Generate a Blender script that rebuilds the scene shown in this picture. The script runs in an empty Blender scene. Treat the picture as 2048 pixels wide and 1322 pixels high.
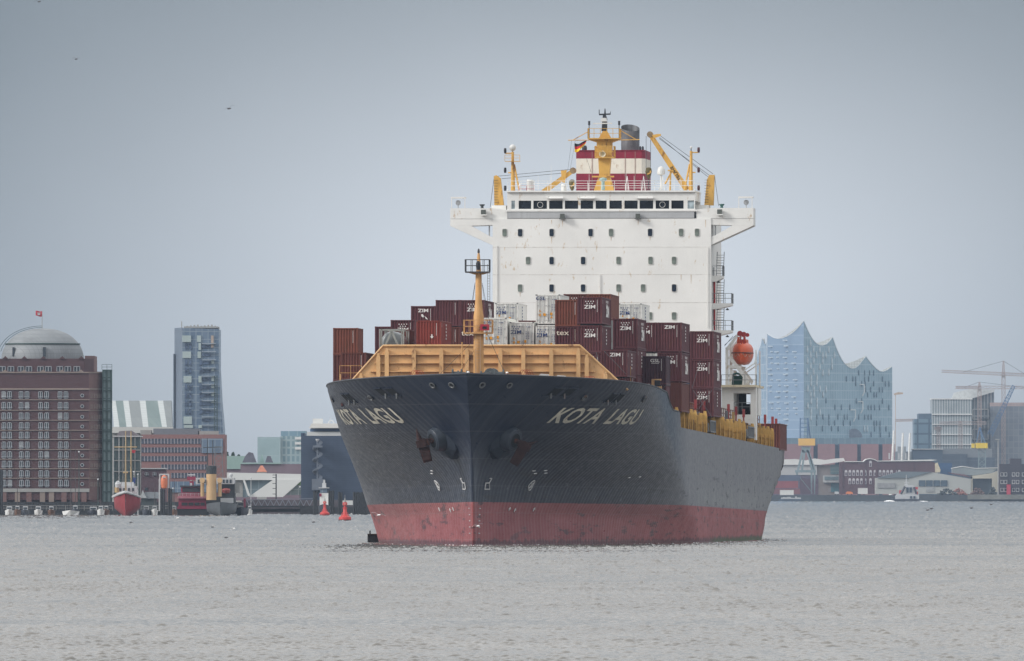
import bpy, bmesh, math, random
import numpy as np
from mathutils import Vector, Matrix
random.seed(7); rng = np.random.default_rng(11)
R = math.radians; pi = math.pi
scn = bpy.context.scene
COL = scn.collection

# ------------------------------------------------------------------ camera
F, H, YH = 31000.0, 5.16, 985.0           # focal length in photo pixels, eye height over the water, horizon row
cam_d = bpy.data.cameras.new('camera'); cam = bpy.data.objects.new('camera', cam_d); COL.objects.link(cam)
cam_d.sensor_width = 36; cam_d.lens = F/2048*36; cam_d.clip_start = 1; cam_d.clip_end = 40000
cam.location = (0, 0, H); cam.rotation_euler = (R(90)+math.atan((YH-661)/F), 0, 0)
scn.camera = cam
scn.render.resolution_x = 1024; scn.render.resolution_y = 661

# ------------------------------------------------------------------ world
def nd(nt, t, **k):
    n = nt.nodes.new(t)
    for a, b in k.items():
        if a.startswith('i_'):
            n.inputs[a[2:].replace('_', ' ')].default_value = b
        else: setattr(n, a, b)
    return n
def lk(nt, a, b): nt.links.new(a, b)
def mth(nt, op, a, b=None, c=None):
    n = nt.nodes.new('ShaderNodeMath'); n.operation = op
    for i, v in enumerate((a, b, c)):
        if v is None: continue
        if isinstance(v, (int, float)): n.inputs[i].default_value = v
        else: lk(nt, v, n.inputs[i])
    return n.outputs[0]
def mixc(nt, f, a, b, mode='MIX'):
    n = nt.nodes.new('ShaderNodeMix'); n.data_type = 'RGBA'; n.blend_type = mode
    for s, v in ((n.inputs[0], f), (n.inputs[6], a), (n.inputs[7], b)):
        if isinstance(v, (int, float)): s.default_value = v
        elif isinstance(v, tuple): s.default_value = (*v[:3], 1)
        else: lk(nt, v, s)
    return n.outputs[2]
def mrange(nt, v, a, b, c=0.0, d=1.0, smooth=False):
    n = nt.nodes.new('ShaderNodeMapRange'); lk(nt, v, n.inputs[0])
    if smooth: n.interpolation_type = 'SMOOTHSTEP'
    for i, x in zip((1, 2, 3, 4), (a, b, c, d)): n.inputs[i].default_value = x
    return n.outputs[0]
def s2l(*c): return tuple(((v/255+.055)/1.055)**2.4 if v > 10 else v/255/12.92 for v in c)

SUN_EL, SUN_AZ = 28, -70           # azimuth seen from the camera side: light comes from behind left
w = bpy.data.worlds.new('World'); scn.world = w; w.use_nodes = True
nt = w.node_tree; nt.nodes.clear()
tc = nd(nt, 'ShaderNodeTexCoord'); sp = nd(nt, 'ShaderNodeSeparateXYZ'); lk(nt, tc.outputs['Generated'], sp.inputs[0])
dx, dy, dz = sp.outputs
ex = mth(nt, 'MULTIPLY', mth(nt, 'SUBTRACT', dx, .0050), 1/.036)
ez = mth(nt, 'MULTIPLY', mth(nt, 'SUBTRACT', dz, .0125), 1/.0200)
g = mth(nt, 'EXPONENT', mth(nt, 'MULTIPLY', mth(nt, 'ADD', mth(nt, 'MULTIPLY', ex, ex), mth(nt, 'MULTIPLY', ez, ez)), -1.0))
sn = nd(nt, 'ShaderNodeTexNoise'); sn.inputs['Scale'].default_value = 45; sn.inputs['Detail'].default_value = 2
lk(nt, tc.outputs['Generated'], sn.inputs['Vector'])
g = mth(nt, 'ADD', g, mth(nt, 'MULTIPLY', mth(nt, 'SUBTRACT', sn.outputs[0], .5), .12))
low = mixc(nt, g, s2l(116, 128, 138), s2l(214, 221, 229))
up = mrange(nt, dz, .035, .42, 0, 1)
ovc = mixc(nt, up, low, (1.42, 1.43, 1.44))
sky = nd(nt, 'ShaderNodeTexSky'); sky.sky_type = 'NISHITA'; sky.sun_disc = False
sky.sun_elevation = R(SUN_EL); sky.sun_rotation = R(180+SUN_AZ)
skm = mixc(nt, 1.0, sky.outputs[0], (.05, .05, .05), 'MULTIPLY')
fin = mixc(nt, mth(nt, 'MULTIPLY', mrange(nt, dz, .05, .3), .12), ovc, skm)
bg = nd(nt, 'ShaderNodeBackground'); lk(nt, fin, bg.inputs[0]); bg.inputs[1].default_value = 1.0
wo = nd(nt, 'ShaderNodeOutputWorld'); lk(nt, bg.outputs[0], wo.inputs[0])

sd = bpy.data.lights.new('sun', 'SUN'); sun = bpy.data.objects.new('sun', sd); COL.objects.link(sun)
sd.energy = 2.6; sd.angle = R(14); sd.color = (1, .965, .92)
d = Vector((math.sin(R(SUN_AZ))*math.cos(R(SUN_EL)), -math.cos(R(SUN_AZ))*math.cos(R(SUN_EL)), math.sin(R(SUN_EL))))
sun.rotation_euler = d.to_track_quat('Z', 'Y').to_euler(); sun.location = (0, 0, 100)

vs = scn.view_settings; vs.view_transform = 'Standard'; vs.look = 'None'; vs.exposure = 0; vs.gamma = 1
scn.render.engine = 'CYCLES'
scn.cycles.volume_bounces = 0; scn.cycles.max_bounces = 6; scn.cycles.diffuse_bounces = 3; scn.cycles.glossy_bounces = 3

# ------------------------------------------------------------------ materials
def base_mat(name, rough=.6, metal=0, spec=.5):
    m = bpy.data.materials.new(name); m.use_nodes = True
    nt = m.node_tree; b = nt.nodes['Principled BSDF']
    b.inputs['Roughness'].default_value = rough; b.inputs['Metallic'].default_value = metal
    b.inputs['Specular IOR Level'].default_value = spec
    return m, nt, b
def ocoord(nt, sx=1, sy=1, sz=1):
    tc = nd(nt, 'ShaderNodeTexCoord'); mp = nd(nt, 'ShaderNodeMapping'); mp.inputs['Scale'].default_value = (sx, sy, sz)
    lk(nt, tc.outputs['Object'], mp.inputs[0]); return mp.outputs[0]
def noise(nt, vec, scale, detail=4, rough=.6):
    n = nd(nt, 'ShaderNodeTexNoise'); n.inputs['Scale'].default_value = scale; n.inputs['Detail'].default_value = detail
    n.inputs['Roughness'].default_value = rough; lk(nt, vec, n.inputs['Vector']); return n.outputs[0]
def bump(nt, b, h, strength=.3, dist=.05):
    n = nd(nt, 'ShaderNodeBump'); n.inputs['Strength'].default_value = strength; n.inputs['Distance'].default_value = dist
    lk(nt, h, n.inputs['Height']); lk(nt, n.outputs[0], b.inputs['Normal'])
def scl(c, k): return tuple(min(1, v*k) for v in c[:3])
def paint(name, col, rough=.55, var=.18, scale=.6, rust=0.0, streak=.0, metal=0, spec=.4, rustcol=(.16, .06, .025)):
    """painted surface: patchy tone, vertical run marks, rust spots"""
    m, nt, b = base_mat(name, rough, metal, spec)
    n = mrange(nt, noise(nt, ocoord(nt), scale, 5), .3, .7)
    c = mixc(nt, n, scl(col, 1-var), scl(col, 1+var))
    if streak:
        s = mrange(nt, noise(nt, ocoord(nt, 2.2, 2.2, .12), 1.6, 4), .52, .75)
        c = mixc(nt, mth(nt, 'MULTIPLY', s, streak), c, scl(col, .45))
    if rust:
        s1 = mrange(nt, noise(nt, ocoord(nt, 1, 1, .45), 1.3, 6, .7), .62-rust*.2, .70-rust*.14)
        c = mixc(nt, mth(nt, 'MULTIPLY', s1, .85), c, rustcol)
    lk(nt, c, b.inputs['Base Color'])
    rn = mrange(nt, noise(nt, ocoord(nt), scale*3, 3), .3, .7, rough*.85, min(1, rough*1.15)); lk(nt, rn, b.inputs['Roughness'])
    return m
def facade(name, ca, cb, line, sx, sz, mortar=.08, rough=.35, cell=.6, patch=.04, off=0.0):
    """curtain wall: cells of glass between thin frames, tones differ cell by cell"""
    m, nt, b = base_mat(name, rough)
    tc = nd(nt, 'ShaderNodeTexCoord'); s = nd(nt, 'ShaderNodeSeparateXYZ'); lk(nt, tc.outputs['Object'], s.inputs[0])
    cx = nd(nt, 'ShaderNodeCombineXYZ')
    lk(nt, mth(nt, 'ADD', s.outputs[0], s.outputs[1]), cx.inputs[0]); lk(nt, s.outputs[2], cx.inputs[1])
    br = nd(nt, 'ShaderNodeTexBrick'); br.offset = off; br.squash = 1
    lk(nt, cx.outputs[0], br.inputs['Vector']); br.inputs['Scale'].default_value = 1
    br.inputs['Brick Width'].default_value = sx; br.inputs['Row Height'].default_value = sz
    br.inputs['Mortar Size'].default_value = mortar; br.inputs['Bias'].default_value = 0
    br.inputs['Color1'].default_value = (*scl(ca, 1), 1); br.inputs['Color2'].default_value = (*scl(cb, 1), 1)
    br.inputs['Mortar'].default_value = (*line, 1)
    n = mrange(nt, noise(nt, tc.outputs['Object'], patch, 4), .35, .65)
    c = mixc(nt, mth(nt, 'MULTIPLY', n, cell), br.outputs[0], mixc(nt, .5, ca, cb))
    lk(nt, mixc(nt, mth(nt, 'MULTIPLY', mrange(nt, noise(nt, tc.outputs['Object'], patch*2.7, 3), .5, .75), .35), c, scl(ca, .6)), b.inputs['Base Color'])
    return m
def glass(name, col=(.02, .03, .04), rough=.12):
    m, nt, b = base_mat(name, rough, 0, .6)
    c = mixc(nt, mrange(nt, noise(nt, ocoord(nt), .9, 2), .35, .65), scl(col, .6), scl(col, 1.5)); lk(nt, c, b.inputs['Base Color'])
    return m

# ------------------------------------------------------------------ mesh builder
ORG = {}
TXT = {}
def text_geo(s, bold):
    k = (s, bold)
    if k not in TXT:
        cu = bpy.data.curves.new('t', 'FONT'); cu.body = s; cu.size = 1; cu.offset = bold; cu.align_x = 'LEFT'; cu.resolution_u = 3
        o = bpy.data.objects.new('t', cu); COL.objects.link(o)
        me = bpy.data.meshes.new_from_object(o.evaluated_get(bpy.context.evaluated_depsgraph_get()))
        bm = bmesh.new(); bm.from_mesh(me); bmesh.ops.remove_doubles(bm, verts=bm.verts, dist=1e-4)
        bmesh.ops.triangulate(bm, faces=bm.faces)
        V = np.array([v.co[:2] for v in bm.verts]); Fc = [[v.index for v in f.verts] for f in bm.faces]; bm.free()
        mn, mx = V.min(0), V.max(0); V = (V-mn)/(mx[1]-mn[1])
        TXT[k] = (V, Fc, V[:, 0].max())
        bpy.data.objects.remove(o); bpy.data.curves.remove(cu); bpy.data.meshes.remove(me)
    return TXT[k]
class MB:
    def __init__(s): s.v = []; s.f = []
    def add(s, vs, fs):
        o = len(s.v); s.v += [tuple(v) for v in vs]; s.f += [tuple(i+o for i in f) for f in fs]; return s
    def bx(s, x0, x1, y0, y1, z0, z1):
        return s.add([(x0, y0, z0), (x1, y0, z0), (x1, y1, z0), (x0, y1, z0), (x0, y0, z1), (x1, y0, z1), (x1, y1, z1), (x0, y1, z1)],
                     [(0, 3, 2, 1), (4, 5, 6, 7), (0, 1, 5, 4), (1, 2, 6, 5), (2, 3, 7, 6), (3, 0, 4, 7)])
    def box(s, c, h, M=None):          # centre, half sizes, optional rotation
        P = [Vector((a*h[0], b*h[1], e*h[2])) for a in (-1, 1) for b in (-1, 1) for e in (-1, 1)]
        if M is not None: P = [M @ p for p in P]
        P = [p+Vector(c) for p in P]
        return s.add(P, [(0, 1, 3, 2), (4, 6, 7, 5), (0, 4, 5, 1), (2, 3, 7, 6), (0, 2, 6, 4), (1, 5, 7, 3)])
    def prism(s, poly, y0, y1):        # outline in x,z pushed along y
        n = len(poly)
        return s.add([(x, y0, z) for x, z in poly]+[(x, y1, z) for x, z in poly],
                     [tuple(range(n)), tuple(range(2*n-1, n-1, -1))]+[(i, (i+1) % n, n+(i+1) % n, n+i) for i in range(n)])
    def foot(s, poly, z0, z1):         # footprint in x,y pushed along z
        n = len(poly)
        return s.add([(x, y, z0) for x, y in poly]+[(x, y, z1) for x, y in poly],
                     [tuple(range(n)), tuple(range(2*n-1, n-1, -1))]+[(i, (i+1) % n, n+(i+1) % n, n+i) for i in range(n)])
    def tube(s, p, q, r, r2=None, n=6):
        p, q = Vector(p), Vector(q); r2 = r if r2 is None else r2
        d = (q-p); 
        if d.length < 1e-6: return s
        d.normalize(); u = d.orthogonal().normalized(); w = d.cross(u)
        P = [p+(u*math.cos(t)+w*math.sin(t))*r for t in [2*pi*i/n for i in range(n)]]
        Q = [q+(u*math.cos(t)+w*math.sin(t))*r2 for t in [2*pi*i/n for i in range(n)]]
        return s.add(P+Q, [(i, (i+1) % n, n+(i+1) % n, n+i) for i in range(n)]+[tuple(range(n)), tuple(range(2*n-1, n-1, -1))])
    def path(s, pts, r, n=6):
        for a, b in zip(pts, pts[1:]): s.tube(a, b, r, n=n)
        return s
    def lathe(s, c, prof, n=20, axis=(0, 0, 1)):   # prof: (radius, height) pairs
        ax = Vector(axis).normalized(); u = ax.orthogonal().normalized(); w = ax.cross(u); c = Vector(c)
        V = []; Fc = []
        for r, h in prof:
            V += [c+ax*h+(u*math.cos(2*pi*i/n)+w*math.sin(2*pi*i/n))*max(r, 1e-4) for i in range(n)]
        for k in range(len(prof)-1):
            Fc += [(k*n+i, k*n+(i+1) % n, (k+1)*n+(i+1) % n, (k+1)*n+i) for i in range(n)]
        Fc += [tuple(range(n)), tuple(range(len(prof)*n-1, (len(prof)-1)*n-1, -1))]
        return s.add(V, Fc)
    def ball(s, c, r, n=14, sz=1):
        return s.lathe(c, [(r*math.sin(pi*k/8), -r*sz*math.cos(pi*k/8)) for k in range(9)], n)
    def quad(s, a, b, c, d): return s.add([a, b, c, d], [(0, 1, 2, 3)])
    def text(s, t, o, h, right=(1, 0, 0), up=(0, 0, 1), bold=.02, wscale=1, centre=True):
        V, Fc, wd = text_geo(t, bold); o = Vector(o); r = Vector(right); u = Vector(up)
        off = wd/2 if centre else 0
        return s.add([o+r*((x-off)*h*wscale)+u*(y*h) for x, y in V], Fc)
    def rail(s, pts, h=1.05, step=1.5, r=.035, bars=(1, .5)):
        for a, b in zip(pts, pts[1:]):
            a, b = Vector(a), Vector(b); L = (b-a).length; n = max(1, round(L/step))
            for k in range(n+1):
                p = a.lerp(b, k/n); s.tube(p, p+Vector((0, 0, h)), r, n=4)
            for q in bars: s.tube(a+Vector((0, 0, h*q)), b+Vector((0, 0, h*q)), r, n=4)
        return s
    def lattice(s, p, q, w0, w1, nseg, r, brace=None):   # square lattice mast or boom
        p, q = Vector(p), Vector(q); d = (q-p).normalized()
        u = d.cross(Vector((0, 1, 0)) if abs(d.y) < .9 else Vector((1, 0, 0))).normalized(); w = d.cross(u).normalized()
        brace = brace or r*.6; C = []
        for k in range(nseg+1):
            t = k/nseg; c = p.lerp(q, t); h = (w0+(w1-w0)*t)/2
            C.append([c+u*h+w*h, c-u*h+w*h, c-u*h-w*h, c+u*h-w*h])
        for i in range(4): s.tube(C[0][i], C[-1][i], r, n=4)
        for k in range(nseg):
            for i in range(4):
                j = (i+1) % 4
                s.tube(C[k][i], C[k+1][j] if k % 2 else C[k+1][j], brace, n=4)
                s.tube(C[k+1][i], C[k+1][j], brace, n=4)
        return s
    def mesh(s, name, m, smooth=None, org=None, recalc=True):
        me = bpy.data.meshes.new(name); V = s.v
        if org is not None and Vector(org).length > 0: ox, oy, oz = org; V = [(x-ox, y-oy, z-oz) for x, y, z in V]
        me.from_pydata(V, [], s.f); me.materials.append(m)
        if recalc:
            bm = bmesh.new(); bm.from_mesh(me); bmesh.ops.recalc_face_normals(bm, faces=bm.faces); bm.to_mesh(me); bm.free()
        if smooth: me.shade_smooth(); me.set_sharp_from_angle(angle=R(smooth))
        return me
    def build(s, name, m, parent=None, smooth=None, label=None, loc=None):
        org = ORG.get(parent, Vector((0, 0, 0))) if parent else (Vector(loc) if loc else Vector((0, 0, 0)))
        o = bpy.data.objects.new(name, s.mesh(name, m, smooth, org)); COL.objects.link(o)
        if parent: o.parent = parent; ORG[o] = org
        else: o.location = org; ORG[o] = org
        if label: o['label'] = label
        return o
def tag(o, label=None, cat=None, group=None, kind=None):
    for k, v in (('label', label), ('category', cat), ('group', group), ('kind', kind)):
        if v: o[k] = v
    return o
def thing(name, label, cat, loc=(0, 0, 0), group=None, M=None):
    o = bpy.data.objects.new(name, None); COL.objects.link(o); o.empty_display_size = 1
    if M is not None: o.matrix_world = M; ORG[o] = Vector((0, 0, 0))
    else: o.location = loc; ORG[o] = Vector(loc)
    return tag(o, label, cat, group)
def inst(name, me, parent, pos, rot=None, m=None):     # one more object sharing a mesh; pos in the parent's build frame
    o = bpy.data.objects.new(name, me); COL.objects.link(o)
    if parent: o.parent = parent; o.location = Vector(pos)-ORG.get(parent, Vector((0, 0, 0))); ORG[o] = Vector(pos)
    else: o.location = pos; ORG[o] = Vector(pos)
    if rot: o.rotation_euler = rot
    if m: o.material_slots[0].link = 'OBJECT'; o.material_slots[0].material = m
    return o
def P(px, py, D): return Vector(((px-1024)/F*D, D, H+(YH-py)/F*D))
def X(px, D): return (px-1024)/F*D
def Z(py, D): return H+(YH-py)/F*D
# ------------------------------------------------------------------ water, land, haze
def water_mat():
    m, nt, b = base_mat('river_water', .08, 0, .5)
    tc = nd(nt, 'ShaderNodeTexCoord')
    n = mrange(nt, noise(nt, tc.outputs['Object'], .012, 4), .35, .65)
    mp = nd(nt, 'ShaderNodeMapping'); mp.inputs['Scale'].default_value = (1, .12, 1); lk(nt, tc.outputs['Object'], mp.inputs[0])
    n2 = mrange(nt, noise(nt, mp.outputs[0], .25, 5), .3, .7)
    c = mixc(nt, n, (.180, .172, .160), (.215, .206, .192)); c = mixc(nt, n2, scl((.165, .158, .147), .85), c)
    lk(nt, c, b.inputs['Base Color']); b.inputs['IOR'].default_value = 1.33
    bump(nt, b, noise(nt, tc.outputs['Object'], 2.2, 5, .6), .15, .05)
    return m
WM = water_mat()
def grid_mesh(name, XX, YY, ZZ):
    nr, nc = XX.shape; me = bpy.data.meshes.new(name)
    co = np.stack([XX, YY, ZZ], -1).reshape(-1, 3).astype(np.float32)
    i = np.arange(nr*nc).reshape(nr, nc)
    q = np.stack([i[:-1, :-1], i[:-1, 1:], i[1:, 1:], i[1:, :-1]], -1).reshape(-1, 4).astype(np.int32)
    me.vertices.add(len(co)); me.vertices.foreach_set('co', co.ravel())
    me.loops.add(q.size); me.loops.foreach_set('vertex_index', q.ravel())
    me.polygons.add(len(q)); me.polygons.foreach_set('loop_start', np.arange(0, q.size, 4, dtype=np.int32))
    me.update(calc_edges=True); me.shade_smooth(); return me
def wave_tile(n, size, kp, rms, wind, seed):
    """periodic patch of wind waves from a directional spectrum"""
    g_ = np.random.default_rng(seed); k1 = np.fft.fftfreq(n, size/n)*2*pi
    kx, ky = np.meshgrid(k1, k1); k = np.hypot(kx, ky); k[0, 0] = 1e9
    d_ = np.cos(np.arctan2(ky, kx)-wind)
    amp = k**-1.5*np.exp(-.6*(kp/k)**2)*np.exp(-(k/30.)**2)*(np.abs(d_)**1.2+.12)
    amp[0, 0] = 0
    f = (g_.normal(size=k.shape)+1j*g_.normal(size=k.shape))*amp
    h = np.real(np.fft.ifft2(f)); h = h/h.std()
    h = h+.20*h*h-.20; h = h/h.std()*rms
    return h.astype(np.float32)
def sample(tile, size, x, y):
    n = tile.shape[0]; fx = (x/size*n) % n; fy = (y/size*n) % n
    i0 = np.floor(fx).astype(np.int32) % n; j0 = np.floor(fy).astype(np.int32) % n
    tx = (fx-np.floor(fx)).astype(np.float32); ty = (fy-np.floor(fy)).astype(np.float32); i1 = (i0+1) % n; j1 = (j0+1) % n
    return (tile[j0, i0]*(1-tx)+tile[j0, i1]*tx)*(1-ty)+(tile[j1, i0]*(1-tx)+tile[j1, i1]*tx)*ty
rows = [20., 60., 120., 200., 280., 350., 400., 430., 445., 455.]
y = 462.
while y < 8850:
    rows.append(y); y += .085*(y/600)**1.7
rows += list(np.linspace(8870, 9560, 12))
rows = np.array([-12.]+rows)
u = np.linspace(-1, 1, 540); u = np.concatenate([[-40, -12, -4, -2], u*1.0, [2, 4, 12, 40]])
hw = np.clip(rows*1024/F*1.12, 16, 700)[:, None]
XX = np.clip(u[None, :]*hw, -690, 690)
YY = np.repeat(rows[:, None], len(u), 1)
t1 = wave_tile(1024, 41.0, 5.8, .0155, 1.9, 1); t2 = wave_tile(1024, 29.0, 10.0, .0105, 1.3, 2)
ca, sa = math.cos(.7), math.sin(.7)
ZZ = sample(t1, 41.0, XX, YY)+sample(t2, 29.0, XX*ca+YY*sa, -XX*sa+YY*ca)
gx = np.sin(XX*.06+YY*.017+1)+np.sin(XX*.021-YY*.043)+np.sin(YY*.11+XX*.02)
ZZ *= (1+.16*gx)*(1+np.clip((YY-700)/8000, 0, 1)**.8*5.5)
ZZ *= np.clip((YY-455)/15, 0, 1)*np.clip((8850-YY)/200, 0, 1)*(np.abs(XX) <= hw*1.02)
wo_ = bpy.data.objects.new('river_water', grid_mesh('river_water', XX, YY, ZZ)); COL.objects.link(wo_); wo_.data.materials.append(WM)
tag(wo_, kind='structure')
del XX, YY, ZZ
gm = paint('quay_ground', (.16, .15, .14), .9, .2, .05)
MB().foot([(-690, 3570), (X(484, 3570), 3570), (X(484, 3702.5), 3702.5), (X(765, 3702.5), 3702.5), (X(765, 3702.5), 9550), (-690, 9550)], -1.2, 2.6).build('north_bank_ground', gm, loc=(0, 3570, 0))['kind'] = 'structure'
MB().foot([(X(1440, 8905), 8905), (690, 8905), (690, 9550), (X(1440, 8905), 9550)], -1.2, 3.4).build('south_bank_ground', gm, loc=(0, 8905, 0))['kind'] = 'structure'
hz = MB().bx(-700, 700, -20, 9590, -3.2, 118)
hm = bpy.data.materials.new('haze'); hm.use_nodes = True; hn = hm.node_tree; hn.nodes.clear()
pv = nd(hn, 'ShaderNodeVolumePrincipled'); pv.inputs['Color'].default_value = (.62, .78, 1, 1); pv.inputs['Density'].default_value = 2.3e-5
pv.inputs['Anisotropy'].default_value = .1
ho = nd(hn, 'ShaderNodeOutputMaterial'); lk(hn, pv.outputs[0], ho.inputs['Volume'])
hob = hz.build('haze', hm); hob['kind'] = 'stuff'; tag(hob, 'thin bluish haze lying over the river and the far harbour')
# ------------------------------------------------------------------ the container ship: local x = picture right, y = aft, z = up
TH = math.atan((3439-1024)/F); TR = .0056
SX0 = (957-1024)/F*1500
SM = Matrix.Translation((SX0, 1500, 0)) @ Matrix.Rotation(-TH, 4, 'Z') @ Matrix.Rotation(-TR, 4, 'X')
ship = thing('container_ship', 'huge grey and red container ship coming head on with a white bridge block', 'container ship', M=SM)
cT, sT = math.cos(TH), math.sin(TH)
def sx(px, a):
    r = (px-1024)/F; return (r*(1500+a*cT)-SX0-a*sT)/(cT+r*sT)
def sY(px, a): return 1500-sx(px, a)*sT+a*cT
def sz(py, a, px=1150): return H+(YH-py)/F*sY(px, a)+a*TR
def sp3(px, py, a): return (sx(px, a), a, sz(py, a, px))

def lerp_t(tab, v):
    if v <= tab[0][0]: return tab[0][1]
    for (a, b), (c, d) in zip(tab, tab[1:]):
        if v <= c: return b+(d-b)*(v-a)/(c-a)
    return tab[-1][1]
BM = 16.25
A0 = [(-2, -8), (0, -6.2), (1.2, -6.6), (4, -7.0), (8, -8.2), (12, -11.0), (16.5, -14.2)]
A1 = [(-2, 92), (0, 86), (4.2, 64), (7, 53), (9, 45), (11, 38), (13, 34), (15, 27), (16.5, 24)]
PN = [(-2, 1.0), (0, 1.05), (3, 1.15), (6, 1.15), (9, 1.05), (11, 1.0), (16, 1.0)]
NN = [(-2, 2.1), (0, 1.9), (3, 1.65), (6, 1.6), (9, 1.9), (11, 2.4), (12.7, 2.9), (16, 3.5)]
TS = [(0, 178), (4.2, 190), (6.8, 206), (8, 214), (9.5, 221), (11, 224)]; TK = [(0, .85), (4.2, .6), (6.8, .35), (8, .2), (9.5, .06), (11, .02), (13, 0)]
AE = 227.5
def zt(a): return lerp_t([(-14.3, 16.45), (-8, 16.25), (0, 16.0), (10, 15.7), (20, 15.4), (28.5, 15.2), (30, 14.9), (33, 14.1), (37, 13.55), (47.6, 13.45), (47.9, 11.95), (226, 11.2)], a)
def hb(a, z):
    a0, a1 = lerp_t(A0, z), lerp_t(A1, z)
    if a <= a0: return .0
    u = min(1, (a-a0)/(a1-a0)); b = BM*(1-(1-u**lerp_t(PN, z))**lerp_t(NN, z))
    b = max(b, min(.20, .20*math.sqrt(max(0, (a-a0))/.5)))
    s0 = lerp_t(TS, z)
    if a > s0: b *= 1-lerp_t(TK, z)*((a-s0)/(AE-s0))**1.7
    return b
def hull_mat():
    m, nt, b = base_mat('hull_paint', .38, 0, .5); b.inputs['Coat Weight'].default_value = 0; b.inputs['Specular IOR Level'].default_value = .3; b.inputs['Coat Roughness'].default_value = .22
    tc = nd(nt, 'ShaderNodeTexCoord'); s = nd(nt, 'ShaderNodeSeparateXYZ'); lk(nt, tc.outputs['Object'], s.inputs[0])
    ox, oy, oz = s.outputs
    cmb = nd(nt, 'ShaderNodeCombineXYZ'); lk(nt, oy, cmb.inputs[0]); lk(nt, mth(nt, 'MULTIPLY', oz, .06), cmb.inputs[1]); lk(nt, mth(nt, 'SIGN', ox), cmb.inputs[2])
    run = noise(nt, cmb.outputs[0], 1.1, 6, .75)                       # runs down the frames
    pat = noise(nt, ocoord(nt, 1, .5, 1), .35, 5)
    fine = noise(nt, ocoord(nt, 1, .3, 1), 2.2, 5, .7)
    grey = mixc(nt, mrange(nt, pat, .35, .65), (.011, .018, .037), (.020, .028, .050))
    grey = mixc(nt, mth(nt, 'MULTIPLY', mrange(nt, run, .50, .66), .60), grey, (.055, .064, .082))
    grey = mixc(nt, mth(nt, 'MULTIPLY', mrange(nt, run, .48, .30), .6), grey, (.007, .011, .02))
    aft = mrange(nt, oy, 36, 62)                                        # duller, greyer paint on the flat side, with grazing sky reflection put in
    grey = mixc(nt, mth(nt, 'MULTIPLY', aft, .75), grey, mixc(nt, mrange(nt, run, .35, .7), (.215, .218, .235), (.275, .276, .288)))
    red = mixc(nt, mrange(nt, pat, .35, .65), (.245, .052, .055), (.32, .088, .090))
    red = mixc(nt, mth(nt, 'MULTIPLY', mrange(nt, run, .52, .72), .45), red, (.33, .15, .13))
    red = mixc(nt, mth(nt, 'MULTIPLY', mrange(nt, fine, .60, .72), .35), red, (.10, .045, .05))
    hz_ = mth(nt, 'ADD', oz, mth(nt, 'MULTIPLY', mth(nt, 'SUBTRACT', fine, .5), .06))
    c = mixc(nt, mrange(nt, hz_, 4.19, 4.23), red, grey)
    # pale scuffed band above the boot top on the flat side
    band = mth(nt, 'MULTIPLY', mth(nt, 'MULTIPLY', mrange(nt, hz_, 4.25, 4.5), mrange(nt, hz_, 7.2, 4.9)), mrange(nt, oy, 66, 90))
    c = mixc(nt, mth(nt, 'MULTIPLY', band, mrange(nt, run, .42, .62, .15, .75)), c, (.26, .27, .27))
    # long grey rubs on the boot topping
    rub = noise(nt, ocoord(nt, 1, .12, 1.1), .55, 5, .65)
    c = mixc(nt, mth(nt, 'MULTIPLY', mth(nt, 'MULTIPLY', mrange(nt, rub, .60, .66), mrange(nt, oz, 4.0, 3.4)), .6), c, (.07, .045, .05))
    # dark scrapes
    scr = noise(nt, ocoord(nt, 1, .35, 2.2), .55, 6, .72)
    low = mrange(nt, oz, 10.5, 7.0)
    c = mixc(nt, mth(nt, 'MULTIPLY', mth(nt, 'MULTIPLY', mrange(nt, scr, .565, .615), low), .7), c, (.02, .02, .025))
    # wet ragged growth just over the waterline
    wl = mth(nt, 'ADD', mth(nt, 'SUBTRACT', oz, mth(nt, 'MULTIPLY', oy, TR)), mth(nt, 'MULTIPLY', noise(nt, ocoord(nt, 1, 1, .2), .8, 6, .75), -2.0))
    c = mixc(nt, mth(nt, 'MULTIPLY', mrange(nt, wl, -.42, -.55), .8), c, (.07, .022, .028))
    grn = mth(nt, 'MULTIPLY', mrange(nt, oy, 92, 105), mrange(nt, wl, -.45, -.7))
    c = mixc(nt, mth(nt, 'MULTIPLY', grn, .85), c, (.045, .075, .02))
    rs = mrange(nt, noise(nt, ocoord(nt, 1, .5, .35), .5, 6, .7), .66, .72)
    c = mixc(nt, mth(nt, 'MULTIPLY', mth(nt, 'MULTIPLY', rs, mrange(nt, oy, 180, 200)), .7), c, (.22, .09, .03))
    # plate seams
    def seam(v, per, wd):
        f = mth(nt, 'FRACT', mth(nt, 'DIVIDE', v, per)); return mrange(nt, mth(nt, 'ABSOLUTE', mth(nt, 'SUBTRACT', f, .5)), wd/per, 0)
    sm = mth(nt, 'MAXIMUM', seam(mth(nt, 'ADD', oz, .7), 2.6, .07), mth(nt, 'MULTIPLY', seam(oy, 11.0, .10), .8))
    c = mixc(nt, mth(nt, 'MULTIPLY', sm, .2), c, (.22, .22, .23))
    lk(nt, c, b.inputs['Base Color'])
    # plating dents between frames
    wv = mth(nt, 'SINE', mth(nt, 'MULTIPLY', oy, 2*pi/.85))
    h = mth(nt, 'ADD', mth(nt, 'MULTIPLY', wv, .25), mth(nt, 'MULTIPLY', run, 1.2))
    bump(nt, b, h, .5, .05)
    lk(nt, mth(nt, 'ADD', mrange(nt, fine, .3, .7, .26, .42), mth(nt, 'MULTIPLY', aft, .16)), b.inputs['Roughness'])
    return m
HM = hull_mat()
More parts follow.
